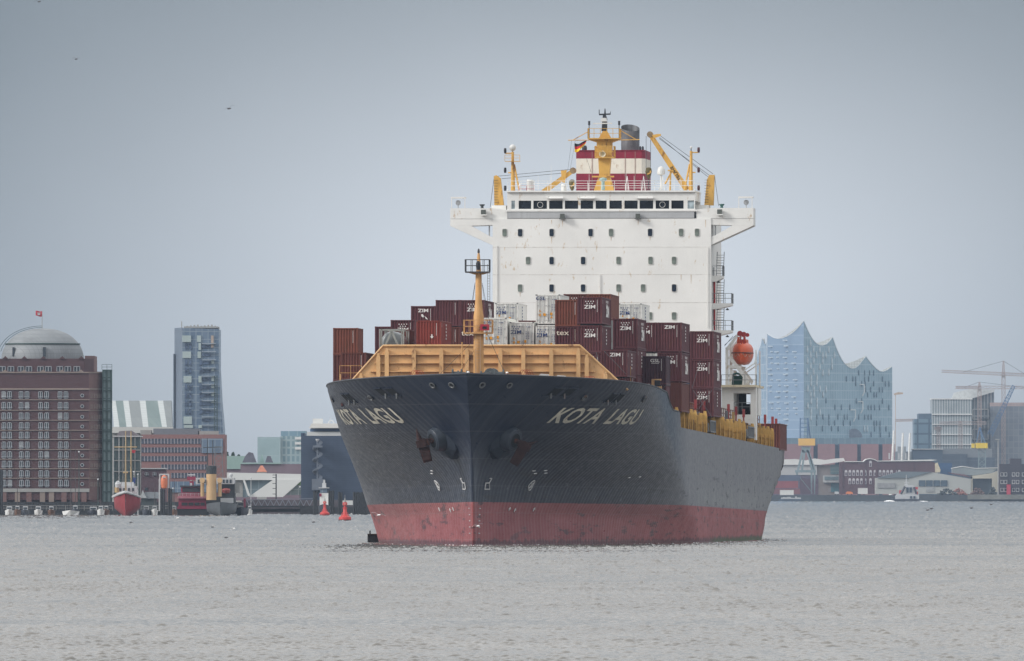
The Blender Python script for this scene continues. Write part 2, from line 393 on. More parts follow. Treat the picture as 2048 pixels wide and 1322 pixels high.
nom = list(np.concatenate([[-14.3, -14.15, -13.8, -13.3, -12.7], np.arange(-12, 28, .75), [28.5, 29.2, 30, 31, 32, 33, 34.3, 35.6, 37, 39, 41, 43, 45, 47.6, 47.9], np.arange(50, 84, 2), np.arange(84, AE, 6), [AE]]))
gs = [(a+14.3)/(AE+14.3) for a in nom]
NV = 34
hull = MB(); idx = {}
def hull_pt(i, j, sgn):
    top = zt(nom[i]); z = -1.6+(top+1.6)*j/(NV-1); a0 = lerp_t(A0, z); a = a0+(AE-a0)*gs[i]
    return (sgn*hb(a, z), a, z)
for sgn in (-1, 1):
    V = [hull_pt(i, j, sgn) for i in range(len(nom)) for j in range(NV)]
    hull.add(V, [(i*NV+j, i*NV+j+1, (i+1)*NV+j+1, (i+1)*NV+j) for i in range(len(nom)-1) for j in range(NV-1)])
i = len(nom)-1
L_ = [hull_pt(i, j, -1) for j in range(NV)]; R_ = [hull_pt(i, j, 1) for j in range(NV)]
hull.add(L_+R_, [(j, NV+j, NV+j+1, j+1) for j in range(NV-1)])
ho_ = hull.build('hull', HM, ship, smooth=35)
# rail strip along the bulwark top
rimm = paint('rim_paint', (.03, .035, .045), .5)
rim = MB()
for sgn in (-1, 1):
    pts = []
    for i in range(len(nom)):
        x, a, z = hull_pt(i, NV-1, sgn)
        if a < 47.7: pts.append((x, a, z+.02))
    rim.path(pts, .09, 5)
rim.build('bulwark_rail', rimm, ship)
dk = paint('deck_paint', (.10, .045, .035), .8, .3, .3)
dm = MB()
st = [a for a in nom if -12 < a < 47.7]
V = []
for a in st:
    z = zt(a)-1.3; b = hb(a, z)-.05; V += [(-b, a, z), (b, a, z)]
dm.add(V, [(2*k, 2*k+1, 2*k+3, 2*k+2) for k in range(len(st)-1)]); dm.build('forecastle_deck', dk, ship)
dm = MB(); st = [a for a in nom if a >= 47.8]; V = []
for a in st:
    z = zt(a)-.12; b = hb(a, z)-.03; V += [(-b, a, z), (b, a, z)]
dm.add(V, [(2*k, 2*k+1, 2*k+3, 2*k+2) for k in range(len(st)-1)]); dm.build('main_deck', dk, ship)

# --- hull lettering: laid on the plating, equal letter widths along the girth
def on_hull(sgn, a, z, off=.035):
    x = hb(a, z); e = .4
    ta = Vector((hb(a+e, z)-hb(a-e, z), 2*e, 0)); tz = Vector((hb(a, z+e)-hb(a, z-e), 0, 2*e))
    n = tz.cross(ta); n.normalize()
    if n.x < 0: n = -n
    p = Vector((x, a, z))+n*off; p.x *= sgn; return p
def girth(a0, a1, z, n=60):
    A = np.linspace(a0, a1, n); Xs = np.array([hb(v, z) for v in A])
    s = np.concatenate([[0], np.cumsum(np.hypot(np.diff(A), np.diff(Xs)))]); return A, s
def hull_text(t, sgn, as_, ae, zc, h, name, m, bold=.03):
    V, Fc, wd = text_geo(t, bold); A, s = girth(as_, ae, zc)
    bm = bmesh.new(); vs_ = [bm.verts.new((x, y, 0)) for x, y in V]
    for f in Fc:
        try: bm.faces.new([vs_[k] for k in f])
        except ValueError: pass
    bmesh.ops.subdivide_edges(bm, edges=[e for e in bm.edges if e.calc_length() > .12], cuts=3, use_grid_fill=False)
    bmesh.ops.triangulate(bm, faces=bm.faces)
    mb = MB(); P_ = []
    for v in bm.verts:
        f = v.co.x/wd
        if sgn < 0: f = 1-f
        P_.append(on_hull(sgn, float(np.interp(f*s[-1], s, A)), zc+(v.co.y-.5)*h))
    mb.add(P_, [[v.index for v in f.verts] for f in bm.faces]); bm.free()
    return mb.build(name, m, ship)
lm = paint('lettering_paint', (.60, .57, .48), .6, .25, 1.2, rust=.12)
def solve_a(px, sgn, z):
    best = min(((abs(sx(px, a)-sgn*hb(a, z)), a) for a in np.arange(lerp_t(A0, z), 60, .1)))
    return float(best[1])
hull_text('KOTA  LAGU', 1, solve_a(1110, 1, 12.6), solve_a(1278, 1, 12.6), 12.62, 1.50, 'ship_name', lm, .022)
hull_text('KOTA  LAGU', -1, solve_a(1110, 1, 12.6), solve_a(1278, 1, 12.6), 12.62, 1.50, 'ship_name', lm, .022)
# draught marks, bulb mark, thruster marks
wmk = paint('mark_paint', (.55, .55, .55), .6, .2, 2)
def hull_poly(name, sgn, loops, ac, zc, sc, m=wmk):
    mb = MB()
    for pts in loops:
        for (u0, v0), (u1, v1) in zip(pts, pts[1:]):
            p = on_hull(sgn, ac+u0*sc, zc+v0*sc, .05); q = on_hull(sgn, ac+u1*sc, zc+v1*sc, .05); mb.tube(p, q, .06, n=5)
    return mb.build(name, m, ship)
def circ(cx, cy, r, n=14): return [(cx+r*math.cos(2*pi*k/n), cy+r*math.sin(2*pi*k/n)) for k in range(n+1)]
for sgn in (1, -1):
    hull_poly('bulb_mark', sgn, [[(-1, -.8), (-1, .3), (.6, .3), (1.3, -.8), (-1, -.8)], [(.6, .3), (1.0, 1.1), (.2, 1.1)]], -3.4, 5.9, .55)
    hull_poly('thruster_mark', sgn, [circ(0, 0, 1), [(-.7, -.7), (.7, .7)], [(-.7, .7), (.7, -.7)]], 7.2, 5.9, .48)
    for k in range(5): hull_poly('draught_mark', sgn, [[(-.6, 0), (.6, 0)]], -4.9+.05*k, 1.2+k*.6, .28)
    for (a, z) in ((5.2, 7.3), (6.0, 7.05), (7.6, 7.35), (8.2, 7.1), (30, 6.8), (33, 6.9))[:(6 if sgn > 0 else 2)]: hull_poly('pilot_mark', sgn, [[(-.8, 0), (.8, .1)]], a, z, .35)
    for (a, z) in ((3.5, 3.6), (5, 3.5), (10, 3.6)): hull_poly('draught_mark', sgn, [[(-.5, -.6), (.2, .5)], [(-.8, 0), (.6, 0)]], a, z, .32)
# --- chocks and mooring ports in the bulwark
blk = base_mat('opening_dark', .8)[0]; blk.node_tree.nodes['Principled BSDF'].inputs['Base Color'].default_value = (.008, .009, .012, 1)
rim2 = paint('chock_steel', (.12, .125, .13), .5, .3, 2, rust=.3)
def port(sgn, a, z, wa, hz_, slant=.0):
    mb = MB(); q = [on_hull(sgn, a-wa, z-hz_, .03), on_hull(sgn, a+wa, z-hz_, .03), on_hull(sgn, a+wa, z+hz_, .03), on_hull(sgn, a-wa, z+hz_, .03)]
    mb.add(q, [(0, 1, 2, 3)]); o = mb.build('mooring_port', blk, ship)
    fr = MB().path([on_hull(sgn, a-wa, z-hz_, .05), on_hull(sgn, a+wa, z-hz_, .05)], .05).path([on_hull(sgn, a-wa, z+hz_, .05), on_hull(sgn, a+wa, z+hz_, .05)], .05)
    fr.build('frame', HM, o); r = MB().lathe(on_hull(sgn, a-wa*.2, z-hz_*.8, .1), [(.1, -.3), (.12, .3)], 8).build('roller', rim2, o)
for sgn in (1, -1):
    for px in (1106, 1133):
        a = solve_a(px if sgn > 0 else 1934-px, 1 if sgn > 0 else -1, 14.6) if False else solve_a(px, 1, 14.7)
        port(sgn, a, 14.85, .55, .38)
    for px in (1220, 1235): port(sgn, solve_a(px, 1, 14.2), 14.35, .6, .42)
    for px in (1170, 1288):
        a = solve_a(px, 1, 14.4)
        c = on_hull(sgn, a, 14.35, .05); e = on_hull(sgn, a, 14.35, .5)-c
        MB().lathe(c, [(.34, -.05), (.40, .08), (.26, .12), (.22, .02)], 12, e).build('fairlead', rim2, ship)
for px in (865, 903, 965, 1018):
    s_ = 1 if px > 941 else -1; a = solve_a(px, s_, 15.5); c = on_hull(s_, a, 15.45, .05); e = on_hull(s_, a, 15.45, .6)-c
    MB().lathe(c, [(.26, -.05), (.36, .08), (.27, .12), (.16, .0)], 14, e).build('fairlead', rim2, ship)
    MB().lathe(c, [(.17, .02), (.17, .06)], 10, e).build('mooring_port', blk, ship)

# --- anchor bolsters with the anchors housed in them
padm = paint('pad_shade_navy', (.018, .026, .042), .6, .2, 1)  # dark navy paints the shade of the flare recess
bolm = paint('bolster_paint', (.032, .041, .056), .45, .25, .8, streak=.3)
rustm = paint('anchor_rust', (.040, .020, .018), .85, .35, 1.5, rust=.3, spec=.2, rustcol=(.16, .05, .02))
for sgn in (1, -1):
    a, z = -4.9, 10.55
    c = Vector((sgn*(hb(a, z)-.6), a, z)); ax = Vector((sgn*.80, -.50, -.30)).normalized()
    MB().lathe(c-ax*1.2, [(2.7, 0), (2.3, 1.35), (1.5, 1.75)], 8, ax).build('bolster_shade_pad', padm, ship)  # octagonal piece added to darken the hull behind the bolster like shadow
    MB().lathe(c-ax*.9, [(1.4, 0), (1.35, 1.1), (1.22, 1.75), (1.10, 2.2), (1.04, 2.25)], 24, ax).build('anchor_bolster', bolm, ship, smooth=30)
    tip = c-ax*.9+ax*2.25
    o = MB().lathe(tip, [(1.02, -.1), (.92, .06), (.70, .08), (.64, -.25)], 22, ax).build('bolster_lip', bolm, ship, smooth=30)
    MB().lathe(tip, [(.7, -.05), (.7, .03)], 16, ax).build('hawse_opening', blk, ship)
    root = bpy.data.objects.new('anchor', None); COL.objects.link(root); root.parent = ship; root.location = tip; ORG[root] = Vector(tip)
    ya = tip.y-.25
    q2 = (lambda px, py, d=0: Vector((sx(px, ya+d), ya+d, sz(py, ya+d, px))))
    top, bot, spk0, spk1 = ((q2(845, 884), q2(856, 924), q2(839, 880), q2(832, 855)) if sgn < 0 else (q2(1050, 890), q2(1027, 929), q2(1052, 892), q2(1075, 882)))
    MB().tube(tip-ax*.3, (tip+top)/2+Vector((0, -.1, 0)), .26, .24, 8).tube((tip+top)/2+Vector((0, -.1, 0)), top, .24, .3, 8).build('shank', rustm, root, smooth=30)
    dv = (bot-top).normalized(); nv = Vector((dv.z, 0, -dv.x)); L_a = (bot-top).length; Mx = Matrix((nv, Vector((0, 1, 0)), dv)).transposed()
    MB().box(top+dv*.12, (.62, .34, .34), Mx).box(top+dv*.12, (.30, .42, .42), Mx).build('crown', rustm, root)
    f = MB(); c0, c1 = top+dv*.45, bot
    f.add([c0-nv*.52+Vector((0, e, 0)) for e in (-.12, .12)]+[c0+nv*.52+Vector((0, e, 0)) for e in (-.12, .12)]+[c1+nv*.44+Vector((0, e, 0)) for e in (-.05, .05)]+[c1-nv*.44+Vector((0, e, 0)) for e in (-.05, .05)],
          [(0, 2, 4, 6), (1, 7, 5, 3), (0, 1, 3, 2), (2, 3, 5, 4), (4, 5, 7, 6), (6, 7, 1, 0)]); f.box(c0.lerp(c1, .5)-Vector((0, .12, 0)), (.40, .06, L_a*.28), Mx).build('fluke', rustm, root)
    dd = (spk1-spk0); n2 = Vector((dd.z, 0, -dd.x)).normalized()
    MB().add([spk0-n2*.30, spk0+n2*.30, spk0+Vector((0, -.18, 0)), spk0+Vector((0, .14, 0)), spk1], [(0, 2, 4), (2, 1, 4), (1, 3, 4), (3, 0, 4), (0, 3, 1, 2)]).build('fluke', rustm, root)

# --- breakwater
tan = paint('tan_paint', (.64, .39, .18), .5, .12, .5, rust=.16, streak=.12)
tan2 = paint('tan_weathered', (.56, .315, .11), .6, .22, .8, rust=.42, streak=.35)
BWA = 4.6
def bwp(px, py, a=BWA): return sp3(px, py, a)
x0, x1, x2, x3 = sx(766, BWA), sx(1160, BWA), sx(690, BWA), sx(1256, BWA)
zt_, zb_ = sz(691, BWA), 14.0
bw = MB(); slopeL = [(x0, zt_), (x2, sz(776, BWA))]; 
bw.prism([(x2, sz(776, BWA)), (x0, zt_), (x1, zt_), (x3, sz(780, BWA)), (x3-3, 14.4), (x2+3, 14.4)], BWA, BWA+.06)
bwo = bw.build('breakwater', tan, ship)
tr = MB().tube((x0, BWA-.1, zt_), (x1, BWA-.1, zt_), .10, n=6).tube((x0, BWA-.1, zt_), (x2, BWA-.1, sz(776, BWA)), .10).tube((x1, BWA-.1, zt_), (x3, BWA-.1, sz(780, BWA)), .10)
tr.build('top_rail', tan, bwo)
for py in (709, 726, 743):
    zz = sz(py, BWA); f = (zt_-zz)/(zt_-sz(776, BWA))
    MB().bx(x0+(x2-x0)*f*.55, x1+(x3-x1)*f*.5, BWA-.32, BWA-.002, zz-.03, zz+.03).build('flange', tan, bwo)
for k, px in enumerate((774, 828, 883, 934, 1001, 1047, 1103, 1157, 757, 722, 1174, 1211)):
    xx = sx(px, BWA)
    f = 0 if k < 8 else ((766-px)/76 if px < 900 else (px-1160)/96)
    top = zt_-.25-(zt_-sz(777, BWA))*max(0, f)
    wd = .20
    m_ = MB().prism([(xx-wd, zb_), (xx-wd, top-.45), (xx-wd*.4, top), (xx+wd*.4, top), (xx+wd, top-.45), (xx+wd, zb_)], BWA-.42, BWA-.34)
    m_.bx(xx-.05, xx+.05, BWA-.34, BWA-.003, zb_, top-.1); m_.build('stiffener', tan, bwo)
for px in (722, 1211, 1233): pass
# --- foremast
fm = bpy.data.objects.new('foremast', None); COL.objects.link(fm); fm.parent = ship; ORG[fm] = Vector((0, 0, 0))
mastm = paint('mast_paint', (.58, .32, .12), .5, .15, .6, rust=.28)
mz = lambda py: sz(py, 0, 957)
MB().lathe((0, 0, 0), [(.50, 14.5), (.50, mz(700)), (.50, mz(632)), (.42, mz(622)), (.33, mz(600)), (.30, mz(548)), (.26, mz(545)), (.14, mz(512)), (.05, mz(500))], 12).build('mast_tube', mastm, fm, smooth=40)
ld = MB(); 
for q in (-.22, .22): ld.tube((q, -.62, 14.8), (q, -.62, mz(662)), .03, n=4)
for k in range(22): ld.tube((-.22, -.62, 15+k*.3), (.22, -.62, 15+k*.3), .02, n=4)
ld.build('ladder', paint('ladder_steel', (.45, .30, .2), .6), fm)
def platform(px0, px1, py, hr, parent, a=0, col=mastm, dep=.9, nm='platform', post=.6):
    xa, xb, zz = sx(px0, a), sx(px1, a), sz(py, a, 957)
    o = MB().bx(xa, xb, a-dep, a+dep, zz-.12, zz).build(nm, col, parent)
    MB().rail([(xa, a+dep, zz), (xa, a-dep, zz), (xb, a-dep, zz), (xb, a+dep, zz), (xa, a+dep, zz)], hr, post, .035).build('railing', col, o)
    return o
platform(928, 985, 665, 1.2, fm, nm='mast_platform')
platform(931, 979, 543, 1.15, fm, col=paint('dark_steel', (.06, .06, .065), .6, .3, 1), dep=.8, nm='light_platform')
MB().prism([(-1.0, mz(543)-.12), (1.0, mz(543)-.12), (.4, mz(549)), (-.4, mz(549))], -.4, .4).build('bracket', mastm, fm)
lampm = paint('lamp_housing', (.03, .03, .035), .5)
MB().lathe((0, -.5, 0), [(.18, mz(540)), (.22, mz(532)), (.22, mz(526)), (.1, mz(522))], 10).build('mast_lamp', lampm, fm)
MB().lathe((0, 0, 0), [(.09, mz(508)), (.12, mz(503)), (.09, mz(499)), (.03, mz(497))], 8).build('mast_lamp', lampm, fm)
MB().box((sx(971, 0), -1.0, mz(655)), (.42, .25, .30)).build('horn_box', paint('horn_red', (.35, .02, .04), .5), fm)
MB().box((sx(971, 0), -1.27, mz(655.5)), (.2, .02, .12)).build('horn_mouth', blk, fm)
wr = MB()
for sgn in (-1, 1):
    wr.tube((sgn*.35, 0, mz(566)), (sgn*1.1, .8, mz(655)), .025, n=4).tube((sgn*.35, 0, mz(570)), (sgn*.8, .2, mz(640)), .02, n=4)
wr.tube((-.4, -.2, mz(680)), (-4.9, -3, 15.2), .02, n=4).tube((-.4, -.2, mz(700)), (-2.7, -2, 15), .02, n=4).tube((.4, 1, mz(650)), (3.1, -1, 15.6), .03, n=4)
wr.build('stay_wire', lampm, fm)
dpm = MB(); xq = sx(924, -1); dpm.tube((xq, -1, 14.8), (xq, -1, sz(684, -1)), .10, .06); dpm.build('derrick_post', mastm, ship)
# --- forecastle gear
gear = paint('winch_paint', (.05, .06, .065), .6, .4, 2); vwhite = paint('vent_white', (.72, .72, .68), .5, .1, 1)
for px, a, r in ((914, -3, .55), (983, -2, .62), (998, -2.5, .5), (925, -2, .4), (971, -5, .35)):
    zz = sz(747, a); o = MB().lathe((sx(px, a), a, zz-.1), [(r, -.5), (r, -.36), (r*.55, -.34), (r*.55, .34), (r, .36), (r, .5)], 16, (1, 0, .0) if px != 983 else (.3, 1, 0)).build('mooring_winch', gear, ship, smooth=30)
    MB().bx(sx(px, a)-.6, sx(px, a)+.6, a-.3, a+.6, 14.6, zz-.3).build('winch_bed', gear, o)
for px, py in ((765, 760), (783, 757), (1088, 751), (1122, 754), (1205, 763)):
    a = 3.2; b_ = hb(a, 14.5); xq = sx(px, a)
    MB().bx(xq-.42, xq+.42, a-.4, a+.4, 14.75, sz(py, a)+.02).prism([(xq-.5, sz(py, a)), (xq+.5, sz(py, a)), (xq+.42, sz(py, a)+.12), (xq-.3, sz(py, a)+.18)], a-.5, a+.5).build('deck_vent', vwhite, ship)
hoopm = paint('hoop_red', (.40, .06, .03), .5)
for px, py in ((741, 770), (834, 756), (1052, 755), (1178, 768)):
    a = 1.5; xq = sx(px, a); zb = sz(py, a); mb = MB()
    for q in (-.35, -.12, .12, .35):
        pts = [(xq+q+.42*math.cos(t), a, zb-.3+1.05*math.sin(t)+.0) for t in np.linspace(0, pi, 11)]; mb.path(pts, .028, 4)
    mb.build('hose_guard', hoopm, ship)
# outboard lashing platforms beside the breakwater
for pts in (((680, 770, 760),), ((1212, 1262, 762),)):
    pxa, pxb, py = pts[0]; a = 6.8 if pxa < 900 else 13.0
    zz = sz(py, a); xa, xb = sx(pxa, a), sx(pxb if pxb-pxa < 60 else 724, a)
    o = MB().bx(min(xa, xb), max(xa, xb), a-.6, a+.6, zz-.12, zz).bx(xa, xa+.25, a-.5, a-.2, 15.0, zz).bx(xb-.3, xb, a-.5, a-.2, 15.0, zz).build('lashing_platform', tan2, ship)
    MB().rail([(xa, a-.6, zz), (xb, a-.6, zz)], 1.4, 1.2, .035).build('railing', tan2, o)
MB().box((sx(1245, 12), 12.2, sz(742, 12)), (.45, .12, .42)).build('sign_box', paint('box_yellow', (.45, .24, .03), .6, .2, 1, rust=.2), ship)
lp = MB(); a = 28; xa = sx(1303, a); lp.bx(xa, xa+.30, a, a+.3, 14.4, sz(758, a)).bx(xa, xa+.95, a, a+.3, sz(761, a), sz(758, a)).bx(xa-.1, xa+1.0, a-.1, a+.3, sz(777, a), sz(773, a))
o = lp.build('side_light_post', tan, ship)
MB().box((xa+.58, a-.05, sz(766, a)), (.27, .15, .27)).build('light_box', lampm, o)
xl = sx(662, 8); lp = MB().bx(xl-.35, xl+.35, 21, 21.4, 15.2, sz(748, 21)); o = lp.build('side_light_post', tan, ship); o.location = (0, 0, 0)
# ------------------------------------------------------------------ superstructure
HA = 165.0
wht = paint('white_paint', (.78, .775, .75), .5, .05, .25, rust=.06, streak=.05, rustcol=(.50, .36, .20))
wht2 = paint('white_steel', (.76, .755, .73), .5, .06, .6, rust=.12, rustcol=(.45, .30, .16))
greyb = paint('grey_band', (.42, .43, .44), .55, .08, .6, streak=.2)
dgl = glass('dark_glass', (.010, .013, .019)); pgl = glass('curtained_glass', (.13, .155, .135), .3); navy = glass('navy_glass', (.014, .022, .036))
frm = paint('window_frame', (.62, .61, .58), .5)
hx = lambda px, a=HA: sx(px, a)
hzz = lambda py, a=HA, px=1203: sz(py, a, px)
house = bpy.data.objects.new('superstructure', None); COL.objects.link(house); house.parent = ship; ORG[house] = Vector((0, 0, 0))
mb = MB()
pys = [437, 494, 549, 605, 662, 720, 800]
for k in range(6):      # one slightly proud weld line between storeys
    mb.bx(hx(985), hx(1422), HA, HA+17, hzz(pys[k+1]) + (.0 if k < 5 else -3), hzz(pys[k])-.0)
mb.build('accommodation_block', wht, house)
sl = MB()
for k in range(1, 5): sl.bx(hx(985)-.01, hx(1422)+.01, HA-.015, HA+.5, hzz(pys[k])-.02, hzz(pys[k])+.02)
sl.build('weld_line', paint('weld_grey', (.62, .60, .57), .6, .3, 1.5, rust=.4, rustcol=(.40, .27, .15)), house)
def rrect(cx, cz, w_, h_, r=.14, n=3):
    P_ = []
    for qx, qz, t0 in ((1, 1, 0), (-1, 1, 90), (-1, -1, 180), (1, -1, 270)):
        for k in range(n+1):
            t = R(t0+90*k/n); P_.append((cx+qx*(w_/2-r)+r*math.cos(t), cz+qz*(h_/2-r)+r*math.sin(t)))
    return P_
wf = MB().prism(rrect(0, 0, .56, .90), -.05, .02).mesh('window', frm); wg = MB().prism(rrect(0, 0, .46, .78, .12), -.07, .0).mesh('pane', navy)
stn = paint('rust_run', (.60, .45, .30), .7, .2, 2)
WIN = [(465, [(1009, 1), (1040, 0), (1103, 0), (1181, 0), (1222, 1), (1300, 0), (1362, 1), (1394, 1)]), (521, [(1056, 1), (1103, 0), (1166, 0), (1237, 1), (1301, 1), (1348, 1)]),
       (576, [(1040, 1), (1103, 0), (1166, 0), (1237, 1), (1286, 1), (1348, 0)]), (632, [(1040, 0), (1103, 1), (1166, 0), (1237, 0), (1300, 1), (1348, 1)])]
for py, row in WIN:
    for px, t in row:
        if py == 632 and px < 1290: continue
        o = inst('window', wf, house, (hx(px), HA, hzz(py)))
        inst('pane', wg, o, (hx(px), HA, hzz(py)), m=(pgl if t else navy))
# wheelhouse
wh = bpy.data.objects.new('wheelhouse', None); COL.objects.link(wh); wh.parent = ship; ORG[wh] = Vector((0, 0, 0))
zr, zs0, zs1, zfl, zbo = hzz(384), hzz(401), hzz(417.5), hzz(419.5), hzz(437)
WL = [(1037, 1062), (1066.5, 1093.5), (1098, 1125), (1129.5, 1156), (1161, 1186), (1191, 1213), (1218.5, 1243.5), (1248.5, 1275), (1279, 1306), (1311, 1338), (1342.5, 1367)]
WS = [(1022.5, 1029.5), (1375, 1388)]
mb = MB().bx(hx(1014), hx(1390), HA, HA+9, zs0, zr).bx(hx(1014), hx(1390), HA, HA+9, zfl-.02, zs1)
edges = [1014]+[e for p_ in [WS[0]]+WL+[WS[1]] for e in p_]+[1390]
for k in range(0, len(edges), 2): mb.bx(hx(edges[k]), hx(edges[k+1]), HA, HA+.3, zs1, zs0)
mb.bx(hx(1014), hx(1390), HA+8.7, HA+9, zs1, zs0)
mb.build('wheelhouse_wall', wht2, wh)
MB().bx(hx(1013), hx(1391), HA-.25, HA+9.3, zr, zr+.16).build('wheelhouse_roof', wht2, wh)
MB().bx(hx(1010), hx(1394), HA-.1, HA+.0, zfl-.18, zfl).build('window_ledge', wht2, wh)
MB().bx(hx(1014.5), hx(1388), HA-.04, HA+8, zbo+.05, zfl-.19).build('lower_panel', greyb, wh)
MB().bx(hx(1016), hx(1388), HA+2.5, HA+2.6, zs1-.3, zs0+.3).build('interior_bulkhead', paint('interior', (.06, .075, .10), .8, .3, .5), wh)
for k, (p0, p1) in enumerate(WL+WS):
    o = MB().bx(hx(p0), hx(p1), HA+.10, HA+.13, zs1, zs0).build('bridge_window', dgl if k < 11 else glass('pale_glass', (.35, .42, .45), .2), wh)
    if k in (1, 9): # clear-view screen
        cxx = hx((p0+p1)/2); MB().path([(cxx+.3*math.cos(t), HA+.06, (zs0+zs1)/2+.3*math.sin(t)) for t in np.linspace(0, 2*pi, 15)], .03, 4).build('clear_view_screen', frm, o)
for px0, px1 in ((1097, 1126), (1160, 1190), (1275, 1306)):
    MB().tube((hx(px0), HA-.2, hzz(396)), (hx(px1), HA-.2, hzz(396)), .16, n=8).tube((hx(px0)-.1, HA-.2, hzz(396)), (hx(px0)-.1, HA-.2, hzz(392)), .12, n=6).build('window_awning', wht2, wh)
# bridge wings with their tapered brackets
for side, name in ((0, 'l'), (1, 'r')):
    mp = (lambda p: p) if side == 0 else (lambda p: 2406.5-p)
    wg_ = MB(); A_, B_ = HA+.1, HA+3.6
    T = lambda px, py: (hx(mp(px)), hzz(py))
    dyy = -2 if side else 0
    wg_.prism([T(900, 437), T(1014, 437), T(1014, 419), T(985, 416), T(900, 416)], A_, B_)
    wg_.prism([T(900, 437.6), T(900, 451), T(942, 451), T(985, 449.6), T(985, 437.6)], A_, B_)
    wg_.prism([T(900, 451.1), T(942, 451.1), T(977, 471), T(985, 474), T(985, 490)], A_, A_+.5)
    wg_.prism([T(900, 450), T(985, 489), T(985, 490.5), T(900, 451.5)], A_+.5, B_)
    wo2 = wg_.build('bridge_wing', wht2, ship)
    MB().prism([T(976, 451), T(978, 451), T(978, 471), T(976, 470)], A_+.6, A_+1).build('wing_post', greyb, wo2)
    o = MB().prism([T(901, 396), T(930, 396), T(930, 393), T(901, 393)], A_, A_+1.6).prism([T(902, 416), T(903.5, 416), T(903.5, 396), T(902, 396)], A_, A_+.1).prism([T(928.5, 416), T(930, 416), T(930, 396), T(928.5, 396)], A_, A_+.1).build('wing_shelter', wht2, wo2)
    MB().lathe((hx(mp(915)), A_+.5, hzz(405)), [(.05, -.3), (.30, 0), (.26, .15), (.05, .2)], 12, (.4, -1, .2)).tube((hx(mp(915)), A_+.6, hzz(416)), (hx(mp(915)), A_+.6, hzz(405)), .05).build('searchlight', greyb, wo2)
    MB().box((hx(mp(967)), HA-.25, hzz(424)), (.26, .2, .26)).build('floodlight', paint('flood_grey', (.10, .11, .10), .4), wo2)
    MB().box((hx(mp(967)), HA-.25, hzz(429.5)), (.36, .25, .05)).build('lamp_bracket', wht2, wo2)
    MB().lathe((hx(mp(963 if not side else 964)), A_+.6, hzz(417)), [(.18, 0), (.14, .25), (.30, .42), (.28, .5)], 10).build('vent_cowl', paint('cowl_dark', (.03, .04, .045) if not side else (.02, .09, .08), .5), wo2)
for px in (1125, 1276): MB().box((hx(px), HA-.35, hzz(432)), (.24, .2, .24)).box((hx(px), HA-.35, hzz(437)), (.34, .3, .05)).build('floodlight', paint('flood_grey', (.10, .11, .10), .4), wh)
# roof railing and small gear
rw = paint('rail_white', (.75, .75, .73), .5)
MB().rail([(hx(1015), HA+.1, zr+.16), (hx(1389), HA+.1, zr+.16)], 1.05, 1.45, .035).rail([(hx(1015), HA+8.8, zr+.16), (hx(1389), HA+8.8, zr+.16)], 1.0, 2, .03).build('roof_railing', rw, wh)
rp = lambda px, py, a=HA+2: (hx(px, a), a, sz(py, a, 1203))
# radar mast
ym = paint('yellow_paint', (.62, .36, .085), .5, .12, .6, rust=.22)
rm = bpy.data.objects.new('radar_mast', None); COL.objects.link(rm); rm.parent = ship; ORG[rm] = Vector((0, 0, 0))
a = HA+4
def quadprism(l, a0, a1): return MB().prism([(hx(px, a), sz(py, a, 1203)) for px, py in l], a0, a1)
quadprism([(1188, 382), (1229, 382), (1219, 350), (1222, 314), (1197, 314), (1199, 350)], a-.8, a+.8).build('mast_trunk', ym, rm)
quadprism([(1190, 316), (1228, 316), (1224, 311), (1224, 285), (1238, 280), (1238, 276), (1178, 276), (1178, 280), (1194, 285), (1194, 311)], a-.75, a+.75).build('mast_head', ym, rm)
for px0, px1, py, nm in ((1177, 1240, 277, 'radar_platform'), (1191, 1229, 315, 'horn_platform')):
    xa, xb = hx(px0, a), hx(px1, a); zz = sz(py, a, 1203)
    o = MB().bx(xa, xb, a-1.4, a+1.2, zz-.08, zz+.02).build(nm, ym, rm)
    MB().rail([(xa, a+1.2, zz), (xa, a-1.4, zz), (xb, a-1.4, zz), (xb, a+1.2, zz)], 1.05 if py == 277 else 1.2, .7, .035).build('railing', ym, o)
MB().prism([(hx(1185, a), sz(355, a)), (hx(1229, a), sz(355, a)), (hx(1229, a), sz(352, a)), (hx(1185, a), sz(352, a))], a-1, a-.7).build('cross_bar', ym, rm)
quadprism([(1198, 276), (1222, 276), (1214, 262), (1206, 262)], a-.5, a+.5).build('mast_cap', ym, rm)
dst = paint('radar_dark', (.04, .045, .055), .5, .3, 2); rwh = paint('radar_white', (.62, .62, .60), .4)
quadprism([(1203, 262), (1214, 262), (1214, 238), (1211, 228), (1206, 228), (1205, 238)], a-.3, a+.3).build('upper_mast', dst, rm)
quadprism([(1187, 248.4), (1225, 248), (1225, 245.6), (1187, 246)], a-.9, a-.65).build('radar_scanner', rwh, rm)
quadprism([(1202, 243), (1215, 243), (1213, 236), (1203, 236)], a-.8, a-.2).build('scanner_motor', rwh, rm)
quadprism([(1198, 230.5), (1221, 229.5), (1221, 226.5), (1198, 227.5)], a-.3, a-.1).build('upper_scanner', dst, rm)
for l in ([(1197.4, 228), (1198.8, 228), (1198.8, 219), (1197.4, 219)], [(1220, 228), (1221, 228), (1221, 223), (1220, 223)], [(1208, 228), (1211.5, 228), (1210.5, 217), (1209, 217)]): quadprism(l, a-.1, a+.1).build('antenna', dst, rm)
for sgn, px in ((0, 1238), (0, 1178)):
    MB().tube(rp(px, 277, a), rp(px, 250, a), .05, n=5).lathe(rp(px, 250, a), [(.12, 0), (.12, .45)], 8).build('mast_lamp', dst, rm)
